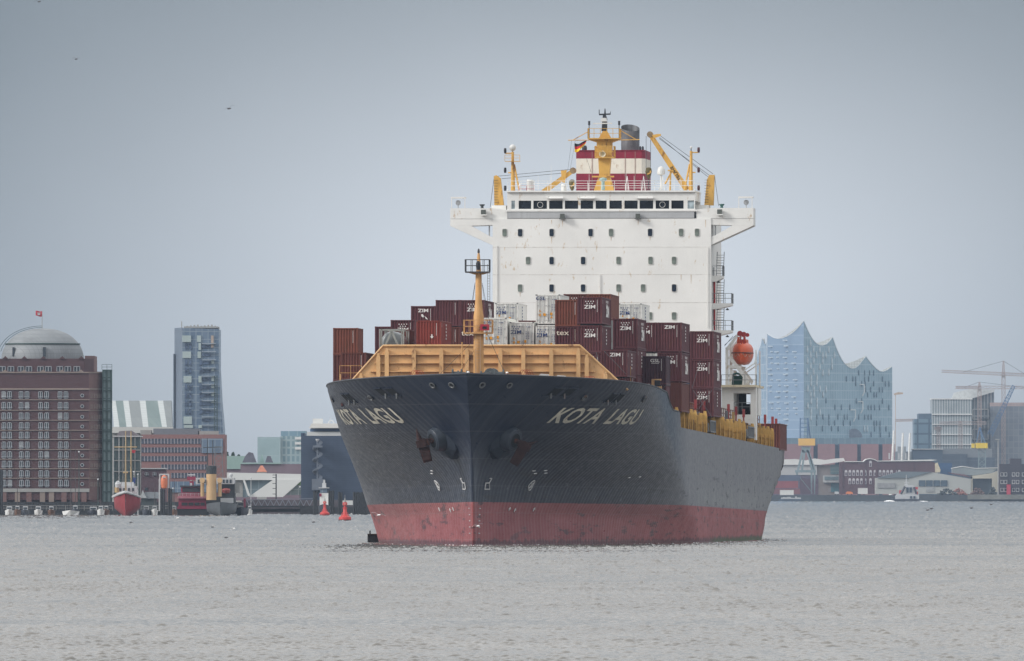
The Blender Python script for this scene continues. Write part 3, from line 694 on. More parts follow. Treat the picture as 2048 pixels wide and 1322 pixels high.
yd = MB().tube(rp(1136, 280, a), rp(1178, 280, a), .05, n=5).tube(rp(1145, 280, a), rp(1178, 262, a), .045, n=5).tube(rp(1238, 280, a), rp(1279, 279, a), .05, n=5).tube(rp(1240, 260, a), rp(1272, 279, a), .045, n=5)
yd.build('yard_arm', ym, rm)
MB().lathe(rp(1205, 308, a-1.0), [(.28, 0), (.36, -.35), (.33, -.37), (.10, -.05)], 16, (0, 1, 0)).build('horn', paint('horn_cream', (.75, .68, .52), .4), rm)
hal = MB().tube(rp(1150, 282, a), rp(1140, 340, a+1), .015, n=4).tube(rp(1143, 281, a), rp(1132, 366, a+1), .015, n=4).tube(rp(1168, 300, a), rp(1182, 345, a), .015, n=4); hal.build('halyard', dst, rm)
MB().lathe(rp(1206, 380, HA+1), [(.20, 0), (.16, .9), (.42, 1.1), (.40, 1.25), (.1, 1.35)], 14).build('compass_binnacle', paint('binnacle', (.30, .42, .40), .5), wh)
# flag on the yard: three waving stripes
fa = a-.4
for k, (nm, cc) in enumerate((('flag_black', (.015, .015, .02)), ('flag_red', (.50, .02, .03)), ('flag_yellow', (.80, .52, .02)))):
    pass
flg = thing('courtesy_flag', 'black red and gold striped flag flying under the left yard of the ship radar mast', 'flag', M=SM.copy())
fx0, fx1, fz0, fz1 = hx(1149, fa), hx(1173, fa), sz(286, fa), sz(304, fa)
for k, (nm, cc) in enumerate((('black_stripe', (.015, .015, .02)), ('red_stripe', (.50, .02, .03)), ('yellow_stripe', (.85, .55, .02)))):
    mb = MB(); n = 10
    for layer in (0, .02):
        V = []
        for i in range(n+1):
            t = i/n; nar = 1-.55*t**1.2; top = fz0-.05*t+.45*math.sin(t*2.4-.6)*t*.6
            hgt = (fz0-fz1)*nar
            for e in (k/3, (k+1)/3): V.append((fx0+(fx1-fx0)*t*(1-.12*e), fa+.12*math.sin(t*9)+layer, top-hgt*e-.25*math.sin(t*5)*.3))
        mb.add(V, [(2*i, 2*i+1, 2*i+3, 2*i+2) for i in range(n)])
    mb.build(nm, paint(nm, cc, .7, .15, 3), flg)
# satellite-mast pair and domes
def side_mast(px, top, dome_r, mirror):
    a = HA+3; s = -1 if mirror else 1
    r_ = bpy.data.objects.new('signal_mast', None); COL.objects.link(r_); r_.parent = ship; ORG[r_] = Vector((0, 0, 0))
    q = lambda dx, py: (hx(px+s*dx, a), a, sz(py, a, 1203))
    MB().tube(q(0, 384), q(0, top), .20, .14, 8).build('mast_tube', ym, r_)
    MB().tube(q(14, 384), q(3, 328), .10, n=6).tube(q(4, 384), q(3, 340), .06, n=6).tube(q(0, 352), q(9, 352), .06, n=6).build('mast_brace', ym, r_)
    MB().tube(q(-9, 345 if not mirror else 345), q(0, 345), .07, n=6).tube(q(-15, top+3), q(0, top+3), .07, n=6).build('light_arm', ym, r_)
    xa, xb = hx(px-15, a), hx(px+15, a); zz = sz(322, a)
    if not mirror:
        o = MB().bx(xa, xb, a-.5, a+.5, zz-.05, zz).build('platform', ym, r_); MB().rail([(xa, a-.5, zz), (xb, a-.5, zz)], .65, .7, .03).build('railing', ym, o)
    for py in (top-2, 340, 376): MB().lathe(q(-15, py), [(.12, -.28), (.15, 0), (.12, .28)], 8).build('signal_lamp', paint('lamp_dark', (.06, .015, .02) if mirror else (.02, .02, .025), .5), r_)
    if dome_r > .2: MB().ball(q(0, top-8), dome_r, 16).build('satellite_dome', rwh, r_, smooth=40)
    else: MB().ball(q(0, top-7), dome_r, 10).build('lamp_globe', rwh, r_, smooth=40)
    MB().tube(q(0, top), q(0, top-6), .05, n=5).build('dome_stalk', dst, r_)
side_mast(1025, 303, .36, False); side_mast(1382, 302, .13, True)
dm_ = bpy.data.objects.new('satellite_dome', None); COL.objects.link(dm_); dm_.parent = ship; ORG[dm_] = Vector((0, 0, 0))
MB().lathe(rp(1322, 350, HA+3), [(.30, 0), (.42, .1), (.42, .45), (.30, .8), (.1, .92), (.01, .95)], 16).build('dome_cover', rwh, dm_, smooth=40)
MB().tube(rp(1322, 384, HA+3), rp(1322, 349, HA+3), .10, n=8).tube(rp(1316, 384, HA+3), rp(1324, 366, HA+3), .06).build('dome_post', rwh, dm_)
for px, h_, r_ in ((1060, 362, .38), (1127, 372, .3), (1040, 372, .15)):
    MB().lathe(rp(px, 384, HA+2), [(r_, 0), (r_, (384-h_)*.05), (r_*1.15, (384-h_)*.05+.05), (r_*.8, (384-h_)*.05+.25)], 12).build('roof_vent', rwh, wh)
for px, py in ((1102, 330), (1076, 350), (1252, 345), (1100, 350), (1178, 348), (1268, 352), (1134, 360), (1348, 360), (1360, 355)):
    MB().tube(rp(px, 384, HA+1.5), rp(px, py, HA+1.5), .035, .02, 4).build('whip_antenna', rw, wh)
MB().rail([rp(1038, 384, HA+1), rp(1068, 384, HA+1)], .7, .9, .04).build('pipe_hoop', paint('pipe_red', (.35, .03, .05), .5), wh)
# A-frame lattices
for px in (1254, 1287, 1325): MB().tube(rp(px-4, 384), rp(px, 352), .04, n=4).tube(rp(px+4, 384), rp(px, 352), .04, n=4).build('antenna_frame', rw, wh)
# provision cranes: left and right
def pcrane(tower, boom, wires, basepx, hook=None, boomw=.5, jog=None, text=False):
    a = HA+5
    c_ = bpy.data.objects.new('provision_crane', None); COL.objects.link(c_); c_.parent = ship; ORG[c_] = Vector((0, 0, 0))
    q = lambda px, py, da=0: (hx(px, a+da), a+da, sz(py, a+da, 1203))
    MB().bx(q(basepx[0], 0)[0], q(basepx[1], 0)[0], a-1.6, a+1.6, q(0, 424)[2], q(0, 411)[2]).build('pedestal', wht2, c_)
    t = MB().prism([(q(px, 0)[0], q(0, py)[2]) for px, py in tower], a-.5, a+.5); to_ = t.build('crane_tower', ym, c_)
    xm = [p_[0] for p_ in tower]; lad = MB(); xa = hx(min(xm)+4, a)
    for k in range(9): lad.tube((xa-.2, a-.55, q(0, 405)[2]+k*.3), (xa+.25, a-.55, q(0, 405)[2]+k*.3), .02, n=4)
    lad.build('rung', dst, to_)
    (p0, p1) = boom; P0, P1 = Vector(q(*p0)), Vector(q(*p1)); dv = (P1-P0).normalized(); nv = Vector((-dv.z, 0, dv.x))
    w0, w1 = boomw, boomw*.75
    V = []
    for y_ in (a-.28, a+.28):
        for pnt, ww in ((P0, w0), (P1, w1)):
            for sg in (-1, 1): v = pnt+nv*sg*ww*.5; V.append((v.x, y_, v.z))
    bo = MB().add(V, [(0, 1, 3, 2), (4, 6, 7, 5), (0, 2, 6, 4), (1, 5, 7, 3), (0, 4, 5, 1), (2, 3, 7, 6)]).build('crane_boom', ym, c_)
    MB().lathe(P1+Vector((0, -.35, 0)), [(.34, 0), (.34, .6)], 12, (0, 1, 0)).build('boom_sheave', paint('sheave', (.25, .18, .10), .6, .2, 2, rust=.3), bo)
    if jog: MB().prism([(q(px, 0)[0], q(0, py)[2]) for px, py in jog], a-.4, a-.3).build('boom_bracket', ym, bo)
    wm = MB()
    for u_, v_ in wires: wm.tube(q(*u_), q(*v_), .03, n=4)
    wm.build('hoist_wire', dst, c_)
    if hook:
        h_ = Vector(q(*hook, -.4))
        o = MB().lathe(h_, [(.05, -.75), (.26, -.35), (.36, .1), (.30, .45), (.12, .55)], 12).build('hook_block', paint('hook_stripes', (.10, .08, .03), .6), c_)
        MB().path([(h_.x+.28*math.cos(t), h_.y-.30, h_.z+.05+t*.12) for t in np.linspace(-2, 1, 5)], .07, 5).build('hook_stripe', ym, o)
        MB().tube((h_.x, h_.y, h_.z-.7), (h_.x, h_.y, h_.z-1.8), .06, .03, 5).build('hook', dst, o)
    if text:
        e = P0.lerp(P1, .10); MB().text('SWL 10T 3-24M', e+nv*-.18+Vector((0, -.31, 0)), .34, -dv, -nv, .03, centre=False).build('load_marking', blk, bo) if False else \
        MB().text('SWL10T', P0.lerp(P1, .42)+nv*(-.16)+Vector((0, -.31, 0)), .36, -dv, nv, .03, centre=False).build('load_marking', blk, bo)
    return c_
pcrane([(988, 352), (993, 350), (1001, 356), (1007.5, 410), (989, 410)], ((1086, 384), (1146, 341)), [((993, 352), (1146, 338)), ((1003, 357), (1124, 346)), ((988, 354), (980, 414))], (985, 1014), hook=(1144, 369), boomw=.55,
       jog=[(1122, 341), (1134, 340), (1130, 366), (1124, 364)])
pcrane([(1409, 411), (1414, 360), (1419, 350), (1429, 350), (1427, 411)], ((1374, 380), (1300, 269)), [((1321, 272), (1426, 348)), ((1318, 277), (1420, 352)), ((1319, 275), (1416, 354)), ((1429, 352), (1437, 412)), ((1292, 272), (1292, 340)), ((1301, 274), (1301, 340))], (1390, 1419), hook=(1297, 345), boomw=.62,
       jog=[(1308, 277), (1322, 272), (1322, 268), (1316, 268), (1304, 270)], text=True)
MB().tube(rp(1095, 376, HA+4.4), rp(1125, 352, HA+4.4), .30, n=4).build('boom_wrap', paint('maroon_band', (.20, .02, .045), .6), ship) if False else None
MB().tube(rp(1330, 368, HA+3), rp(1344, 342, HA+3), .10, n=5).tube(rp(1340, 384, HA+3), rp(1341, 342, HA+3), .10, n=5).box(rp(1341, 341, HA+3), (.3, .2, .08)).build('boom_rest', ym, ship)
# funnel
FA = 178
fn = bpy.data.objects.new('funnel', None); COL.objects.link(fn); fn.parent = ship; ORG[fn] = Vector((0, 0, 0))
fred = paint('funnel_red', (.235, .018, .045), .5, .12, .5, streak=.1); fwh = paint('funnel_white', (.70, .66, .58), .5, .08, .6, rust=.12, streak=.08, rustcol=(.4, .25, .15))
fp = [(hx(1152, FA), FA), (hx(1283, FA), FA), (hx(1289, FA), FA+.6), (hx(1291, FA), FA+8), (hx(1150, FA), FA+8)]
for z0, z1, m_, nm in ((392, 347, fred, 'red_band'), (347, 317, fwh, 'white_band'), (317, 301, fred, 'red_band')):
    MB().foot(fp, sz(z0, FA), sz(z1, FA)).build(nm, m_, fn)
MB().foot([(hx(1150.5, FA), FA-.1), (hx(1290, FA), FA-.1), (hx(1290, FA), FA+8), (hx(1150.5, FA), FA+8)], sz(301, FA), sz(300, FA)).build('funnel_rim', fred, fn)
seamm = MB()
for px in (1184, 1217, 1250, 1270): seamm.bx(hx(px, FA)-.03, hx(px, FA)+.03, FA-.04, FA, sz(384, FA), sz(303, FA))
seamm.build('plate_joint', paint('joint', (.30, .18, .16), .6), fn)
cx_ = hx(1256.5, FA); rr = (hx(1275, FA)-hx(1238, FA))/2; z0, z1 = sz(301, FA), sz(254, FA)
V = []; n = 24
for k in range(n): t = 2*pi*k/n; V.append((cx_+rr*math.cos(t), FA+3+rr*math.sin(t), z0))
for k in range(n): t = 2*pi*k/n; V.append((cx_+rr*math.cos(t), FA+3+rr*math.sin(t), z1-.12*rr*math.cos(t)+.38*rr*math.sin(t)*1.0))
for k in range(n): t = 2*pi*k/n; V.append((cx_+(rr-.06)*math.cos(t), FA+3+(rr-.06)*math.sin(t), z1-.8-.2*rr*math.cos(t)+.5*rr*math.sin(t)*1.0))
MB().add(V, [(k, (k+1) % n, n+(k+1) % n, n+k) for k in range(n)]+[(n+k, n+(k+1) % n, 2*n+(k+1) % n, 2*n+k) for k in range(n)]+[tuple(range(2*n, 3*n))]).build('exhaust_pipe', paint('sooty_steel', (.15, .155, .165), .5, .6, .5, streak=.7, metal=.3), fn, smooth=40)
MB().lathe((hx(1166, FA), FA+2, sz(301, FA)), [(.28, 0), (.28, .4), (.2, .6)], 12).build('small_exhaust', dst, fn)
for px in (1279, 1284): MB().lathe((hx(px, FA), FA+1, sz(301, FA)), [(.12, 0), (.12, .4), (.05, .5)], 8).build('small_exhaust', dst, fn)
# outside stairs at the right edge of the block
stm = bpy.data.objects.new('outside_stairs', None); COL.objects.link(stm); stm.parent = ship; ORG[stm] = Vector((0, 0, 0))
a = HA+3
redm = paint('fire_red', (.35, .03, .03), .5)
for py in (556, 613, 667):
    xa, xb = hx(1422, a), hx(1464 if py > 600 else 1446, a); zz = sz(py-6 if py > 600 else py-4, a)
    o = MB().prism([(xa, zz), (xb, zz), (xb, zz-.25), (xa+.6, zz-.65), (xa, zz-.65)], a-1, a+2).build('stair_platform', wht2, stm)
    MB().rail([(xa+.2, a-1, zz), (xb, a-1, zz), (xb, a+2, zz)], 1.05, .75, .04).build('railing', paint('rail_grey', (.20, .21, .22), .5), o)
    lad = MB()
    for q in (0, .75): lad.tube((hx(1432, a)+q, a+.5, zz), (hx(1432, a)+q+.1, a+.5, zz+2.6), .05, n=4)
    for k in range(9): lad.tube((hx(1432, a), a+.5, zz+.28*k), (hx(1432, a)+.8, a+.5, zz+.28*k), .035, n=4)
    lad.build('ladder', paint('rail_grey', (.20, .21, .22), .5), stm)
    if py > 600: MB().tube((hx(1424, a)+.3, a-.6, zz), (hx(1424, a)+.3, a-.6, zz+2.3), .11, n=6).build('fire_pipe', redm, stm)
    MB().lathe((xb-.5, a, zz-.6), [(.02, .1), (.22, -.1), (.02, -.14)], 8).build('deck_lamp', dst, stm)
MB().tube((hx(1426, a)+.1, a-.5, sz(650, a)), (hx(1426, a)+.1, a-.5, sz(535, a)), .09, n=6).build('down_pipe', greyb, stm)
la = MB()
for q in (975, 979.5): la.tube((hx(q, a), a, sz(640, a)), (hx(q, a), a, sz(528, a)), .04, n=4)
for k in range(22): la.tube((hx(975, a), a, sz(640, a)+.28*k), (hx(979.5, a), a, sz(640, a)+.28*k), .025, n=4)
la.build('side_ladder', paint('rail_grey', (.20, .21, .22), .5), stm)
# boat deck on the right with davits and lifeboat
BA = 172.0
bd = bpy.data.objects.new('boat_deck', None); COL.objects.link(bd); bd.parent = ship; ORG[bd] = Vector((0, 0, 0))
q = lambda px, py, a=BA: (hx(px, a), a, sz(py, a, 1480))
bx_ = lambda px0, px1, py0, py1, a0, a1, mb: mb.bx(hx(px0, BA), hx(px1, BA), a0, a1, sz(py1, BA, 1480), sz(py0, BA, 1480))
mb = MB(); bx_(1443, 1467, 774, 850, BA, BA+12, mb); bx_(1501, 1512, 774, 880, BA, BA+2, mb); bx_(1467, 1501, 774, 786, BA, BA+12, mb); bx_(1467, 1501, 829, 850, BA, BA+2, mb); bx_(1501, 1512, 774, 830, BA+4, BA+9, mb)
mb.build('boat_deck_house', wht2, bd)
mb = MB(); bx_(1442, 1513, 770, 774.5, BA-1, BA+13, mb); mb.build('boat_deck_floor', paint('deck_edge', (.66, .58, .42), .6, .15, .6, rust=.3), bd)
mb = MB(); bx_(1467, 1482, 786, 829, BA+9, BA+9.3, mb); bx_(1467, 1501, 806, 829, BA+9, BA+9.3, mb); mb.build('inner_gear', blk, bd)
MB().rail([q(1443, 770, BA-1), q(1513, 770, BA-1), q(1513, 770, BA+12)], 1.1, 1.1, .04).build('railing', paint('rail_grey', (.20, .21, .22), .5), bd)
MB().rail([q(1468, 822), q(1500, 822)], .9, .8, .035).build('railing', paint('rail_grey', (.20, .21, .22), .5), bd)
mb = MB(); bx_(1458, 1484, 751, 770, BA+1, BA+3, mb); mb.tube(q(1458, 753), q(1474, 746), .12).tube(q(1474, 746), q(1484, 752), .12); mb.build('boat_winch', paint('winch_green', (.015, .07, .06), .6, .3, 1), bd)
dv_ = bpy.data.objects.new('davit', None); COL.objects.link(dv_); dv_.parent = ship; ORG[dv_] = Vector((0, 0, 0))
dp = lambda l: [(hx(px, BA), sz(py, BA, 1480)) for px, py in l]
for aa in (BA-.2, BA+6.5):
    mb = MB()
    mb.prism(dp([(1451, 770), (1457, 770), (1457, 698), (1451, 694)]), aa, aa+.4)
    mb.prism(dp([(1451, 736), (1483, 737), (1483, 732), (1457, 730), (1451, 722)]), aa-.01, aa+.39)
    mb.prism(dp([(1455, 714), (1462, 712), (1499, 760), (1496, 768)]), aa-.03, aa+.3)
    mb.prism(dp([(1458, 770), (1463, 770), (1466, 740), (1459, 738)]), aa-.02, aa+.3)
    mb.prism(dp([(1484, 770), (1492, 770), (1491, 752), (1486, 752)]), aa-.02, aa+.3)
    mb.prism(dp([(1510, 770), (1513.5, 770), (1513, 700), (1511, 700)]), aa, aa+.3)
    mb.prism(dp([(1486, 744), (1510, 727), (1510, 725), (1485, 742)]), aa, aa+.3)
    mb.build('davit_frame', wht2, dv_)
    MB().prism(dp([(1451, 697), (1458, 700), (1480, 667), (1477, 664)]), aa-.04, aa+.3).build('davit_arm', wht2, dv_)
    MB().lathe((hx(1480, BA), aa-.1, sz(667, BA, 1480)), [(.3, 0), (.3, .3)], 10, (0, 1, 0)).lathe((hx(1487, BA), aa-.1, sz(668, BA, 1480)), [(.22, 0), (.22, .3)], 10, (0, 1, 0)).tube(q(1480, 670, aa), q(1483, 688, aa), .07).tube(q(1488, 670, aa), q(1488, 688, aa), .07).build('boat_fall', redm, dv_)
    MB().tube(q(1449, 690, aa), q(1477, 666, aa), .03, n=4).tube(q(1449, 692, aa), q(1466, 672, aa), .03, n=4).build('davit_wire', dst, dv_)
# lifeboat
LB = thing('lifeboat', 'orange enclosed lifeboat hung in white davits on the right side of the ship', 'lifeboat', M=SM.copy())
cxb, w_, zc_ = hx(1485.5, BA+3.2), hx(1507, BA+3.2)-hx(1485.5, BA+3.2), sz(706, BA+3.2, 1480)
def boat_loft(secs, nm, m):   # secs: (a, half width, keel drop, top rise)
    V = []; n = 16
    for aa, hw_, kd, tr_ in secs:
        for k in range(n):
            t = 2*pi*k/n; cx2, s2 = math.cos(t), math.sin(t)
            V.append((cxb+hw_*math.copysign(abs(cx2)**.75, cx2), aa, zc_+(tr_*abs(s2)**.8 if s2 > 0 else -kd*abs(s2)**1.1)))
    Fc = [(i*n+k, i*n+(k+1) % n, (i+1)*n+(k+1) % n, (i+1)*n+k) for i in range(len(secs)-1) for k in range(n)]+[tuple(range(n)), tuple(range(len(secs)*n-1, (len(secs)-1)*n-1, -1))]
    return MB().add(V, Fc).build(nm, m, LB, smooth=50)
orm = paint('lifeboat_orange', (.62, .10, .03), .4, .15, 1.2)
boat_loft([(BA-.6, .08, .9, .3), (BA-.2, .45, 1.15, .8), (BA+.5, .85, 1.3, 1.05), (BA+1.6, 1.02, 1.3, 1.12), (BA+5.2, 1.05, 1.3, 1.15), (BA+6.6, .9, 1.2, 1.0), (BA+7, .6, .9, .8)], 'boat_hull', orm)
cxx = cxb
MB().bx(cxx-.5, cxx+.5, BA+1.0, BA+5, zc_+.95, zc_+1.45).bx(cxx-.45, cxx-.2, BA+.8, BA+1, zc_+1.2, zc_+1.7).bx(cxx+.2, cxx+.45, BA+.8, BA+1, zc_+1.2, zc_+1.7).build('boat_canopy', orm, LB)
MB().bx(cxx-.18, cxx+.18, BA-.05, BA+.3, zc_+.3, zc_+.7).build('hatch', blk, LB)
pts = [(cxx+1.17*math.cos(t), BA+2.6+3.2*-math.sin(t), zc_-.02) for t in np.linspace(0, pi, 15)]
MB().path(pts, .06, 5).build('fender', paint('fender_dark', (.10, .03, .02), .6), LB)
mb = MB()
for t0 in (.15, .3, .45, .6, .75): mb.path([(cxx+1.14*math.cos(pi*(t0+u)), BA+2.6-3.15*math.sin(pi*(t0+u)), zc_-.1-.35*math.sin(pi*u/.13)) for u in np.linspace(0, .13, 6)], .025, 4)
mb.build('grab_line', paint('rope', (.55, .45, .35), .8), LB)

# --- side coaming: slanted tan brackets along the right deck edge, lashing posts, gangways
co = bpy.data.objects.new('side_coaming', None); COL.objects.link(co); co.parent = ship; ORG[co] = Vector((0, 0, 0))
rustp = paint('rusty_yellow', (.62, .38, .11), .65, .18, 1.0, rust=.35, streak=.15)
coamd = paint('coaming_dark', (.14, .075, .03), .8, .35, .8, rust=.5)
for sgn in (1, -1):
    MB().add([(sgn*15.4, 48, 11.85), (sgn*15.4, 208, 11.15), (sgn*15.4, 208, 13.5), (sgn*15.4, 48, 13.9)], [(0, 1, 2, 3)]).bx(min(sgn*13.6, sgn*15.4), max(sgn*13.6, sgn*15.4), 48, 208, 13.35, 13.5).build('coaming_wall', coamd, co)
me1 = MB().prism([(0, 0), (.80, 0), (.82, 1.75), (.70, 2.3), (.42, 2.32), (.40, 2.05), (0, 2.1)], 0, .25).bx(.30, .36, -.12, 0, .1, 2.0).bx(.02, .78, -.10, 0, .95, 1.03).bx(.72, .80, -.12, 0, 0, 1.3).mesh('bracket', rustp)
me2 = MB().prism([(0, 0), (.55, 0), (.50, 1.1), (.2, 1.7), (0, 1.75)], 0, .3).mesh('bracket_panel', coamd)
k = 0; aa = 48.4
while aa < 207:
    if not (96 < aa < 104 or 158 < aa < 168):
        z_ = zt(aa)-.05
        o = inst('bracket', me1, co, (15.4, aa, z_)); o.scale = (random.uniform(.9, 1.05), 1, random.uniform(.86, 1.04))
        if k % 3 != 1: inst('bracket_panel', me2, co, (15.42, aa+4.6, z_))
    k += 1; aa += (6.0, 8.2, 6.8, 7.2)[k % 4]
me3 = MB().tube((0, 0, 0), (0, 0, 2.4), .09, n=6).box((0, 0, 2.6), (.14, .14, .45)).mesh('lashing_post', paint('post_red', (.24, .035, .035), .6, .3, 1, rust=.5))
for px, py in ((1391, 800), (1408, 803), (1425, 806), (1457, 809), (1472, 814), (1487, 819), (1503, 824), (1530, 830), (1545, 834), (1557, 838)):
    a_ = min((abs(sx(px, v)-15.2), v) for v in np.arange(40, 225, .5))[1]
    inst('lashing_post', me3, ship, (15.2, a_, sz(py, a_, px)-3.0))
mb = MB()
for a0_, a1_ in ((84, 118), (128, 160), (176, 204)):
    mb.rail([(14.6, a0_, 13.6), (14.6, a1_, 13.5)], 1.3, 3, .06, (1, .6, .3))
mb.build('deck_railing', paint('rail_brown', (.16, .08, .06), .6, .3, 1, rust=.4), ship)
gwm = paint('gangway_grey', (.17, .18, .19), .6, .2, 1)
for a0_, a1_ in ((96, 104), (158, 168)):
    mb = MB(); mb.bx(15.5, 16.3, a0_, a1_, 11.9, 12.05)
    for t in np.linspace(0, 1, 9): mb.bx(16.2, 16.3, a0_+(a1_-a0_)*t-.1, a0_+(a1_-a0_)*t+.1, 11.9, 13.1)
    mb.bx(16.2, 16.3, a0_, a1_, 13.0, 13.15); mb.bx(15.5, 15.6, a0_, a1_, 12.0, 12.9); mb.build('gangway', gwm, ship)
# stern corner: dark mooring recess
st = MB()
V = [(hb(a_, z_)+.03, a_, z_) for a_ in (219.5, AE-.1) for z_ in np.linspace(6.6, 11.0, 6)]
st.add(V, [(k, k+1, 7+k, 6+k) for k in range(5)]); st.build('stern_opening', paint('recess_brown', (.035, .022, .02), .8, .4, .6), ship)
MB().bx(-15, 15.2, 212, 226, 11.0, 11.6).build('hatch_cover', tan2, ship)

# lashing rods crossed over the lower container ends, pipes and gear at the forecastle break
lr = paint('rod_grey', (.10, .10, .11), .5)
for (p0, q0, p1, q1, a_) in ((1206, 752, 1192, 704, 7.7), (1208, 702, 1252, 748, 7.7), (1284, 822, 1330, 772, 29.2), (1332, 822, 1290, 772, 29.2), (1386, 834, 1424, 780, 101.7), (1424, 834, 1386, 780, 101.7), (1384, 776, 1400, 722, 101.7), (684, 758, 728, 808, 7.7)):
    MB().tube(sp3(p0, q0, a_), sp3(p1, q1, a_), .035, n=4).build('lashing_rod', lr, ship)
rnd = random.Random(9)
gy = paint('gear_yellow', (.50, .32, .12), .7, .3, 1, rust=.5)
for k in range(9):
    px = 1236+k*9.5; a_ = 25+rnd.uniform(0, 2); z0 = 14.6; z1 = sz(771-rnd.uniform(-3, 9)+k*.8, a_, px); x_ = sx(px, a_)
    if x_ > hb(a_, 15)-.4: continue
    MB().bx(x_, x_+rnd.uniform(.12, .4), a_, a_+.4, z0, z1).build('deck_fitting', gy if k % 3 else vwhite, ship)
for k in range(14):
    a_ = 50+k*11.3; MB().bx(14.9, 15.2, a_, a_+.5, 13.4, 13.4+rnd.uniform(.4, 1.3)).build('deck_fitting', gy if k % 2 else lr, ship)
# pipes, lamps and runs on the front of the block
for px, p0, p1 in ((993, 490, 640), (1415, 495, 655), (1199, 549, 600)):
    MB().tube((hx(px), HA-.10, hzz(p1)), (hx(px), HA-.10, hzz(p0)), .05, n=6).build('down_pipe', wht2, house)
run_m = paint('rust_runs', (.58, .46, .34), .7, .3, 2)
for px, p0, l_ in ((1103, 473, 14), (1222, 473, 9), (1040, 583, 10), (1237, 583, 22), (1362, 549, 12), (1382, 549, 18), (1276, 441, 9), (1125, 441, 12), (1103, 440, 8), (1300, 474, 7), (1181, 472, 8), (1009, 494, 7), (1411, 440, 15)):
    MB().prism([(hx(px-.8), hzz(p0)), (hx(px+.8), hzz(p0)), (hx(px+.3), hzz(p0+l_)), (hx(px-.2), hzz(p0+l_))], HA-.012, HA-.002).build('rust_run', run_m, house)
# ------------------------------------------------------------------ containers on deck
def cpaint(name, col, rust=.1): return paint(name, col, .55, .14, .8, rust=rust, streak=.15, rustcol=(.13, .05, .03))
CM = dict(maroon=cpaint('container_maroon', (.102, .030, .036), .12), brown=cpaint('container_brown', (.125, .038, .030), .25), rust=cpaint('container_rust', (.175, .052, .032), .3),
          red=cpaint('container_red', (.235, .042, .030), .15), dark=cpaint('container_dark', (.055, .022, .032), .1), white=paint('container_white', (.76, .76, .72), .5, .07, .9, streak=.12, rust=.03), grey=cpaint('container_grey', (.20, .21, .21), .2), blue=cpaint('container_blue', (.03, .08, .16), .1))
white_l = paint('decal_white', (.72, .70, .68), .6, .1, 3); blue_l = paint('decal_blue', (.015, .04, .17), .6, .1, 3); orange_l = paint('decal_orange', (.75, .33, .02), .6, .1, 3); cream_l = paint('decal_cream', (.68, .60, .50), .6, .1, 3)
lsteel = paint('pale_lock_steel', (.40, .42, .42), .4, .2, 2)
steel = paint('lock_bar_steel', (.20, .21, .21), .4, .2, 2)
CW = 2.44
def corr(mb, o, u, n, L, Hh, per, dep):     # corrugated sheet starting at o, along u, z up; n = outward normal
    o, u, n = Vector(o), Vector(u), Vector(n); k = max(1, round(L/per)); p = L/k; V = []; prof = [(0, 0), (.30, 0), (.5, -dep), (.80, -dep), (1, 0)]
    xs = []
    for i in range(k): xs += [((i+f)*p, dd) for f, dd in prof[:-1]]
    xs.append((L, 0))
    for s, dd in xs:
        q = o+u*s+n*dd; V += [q, q+Vector((0, 0, Hh))]
    mb.add(V, [(2*i, 2*i+2, 2*i+3, 2*i+1) for i in range(len(xs)-1)])
CME = {}
def cbody(L, Hh, kind):
    k = (L, Hh, kind)
    if k in CME: return CME[k]
    mb = MB(); t = .12; W_ = CW
    for x in (0, W_-t):
        mb.bx(x, x+t, 0, t, 0, Hh); mb.bx(x, x+t, L-t, L, 0, Hh)
        mb.bx(x, x+t, t, L-t, 0, .14).bx(x, x+t, t, L-t, Hh-.09, Hh)
    for y in (0, L-t): mb.bx(t, W_-t, y+.004, y+t-.004, 0, .15).bx(t, W_-t, y+.004, y+t-.004, Hh-.11, Hh)
    mb.bx(.02, W_-.02, .1, L-.1, Hh-.05, Hh-.02); mb.bx(.1, W_-.1, .1, L-.1, .05, .14)
    if kind == 'dry': corr(mb, (t, .05, .14), (1, 0, 0), (0, -1, 0), W_-2*t, Hh-.24, .28, .07)
    else: mb.bx(t, W_-t, .05, .1, .14, Hh-.1)
    for x, nx in ((.045, -1), (W_-.045, 1)):
        if kind == 'reefer': mb.bx(x-.02, x+.02, t, L-t, .14, Hh-.09)
        else: corr(mb, (x, t, .14), (0, 1, 0), (nx, 0, 0), L-2*t, Hh-.23, .42, .05)
    mb.bx(t, W_-t, L-.1, L-.05, .14, Hh-.1)
    CME[k] = mb.mesh('body', CM['maroon']); return CME[k]
castings = {}
def cast_mesh(L, Hh):
    if (L, Hh) not in castings:
        mb = MB()
        for x in (-.01, CW-.17):
            for z in (-.01, Hh-.11):
                for y in (-.02, L-.16): mb.bx(x, x+.18, y, y+.18, z, z+.12)
        castings[(L, Hh)] = mb.mesh('corner_casting', CM['brown'])
    return castings[(L, Hh)]
LG = {}
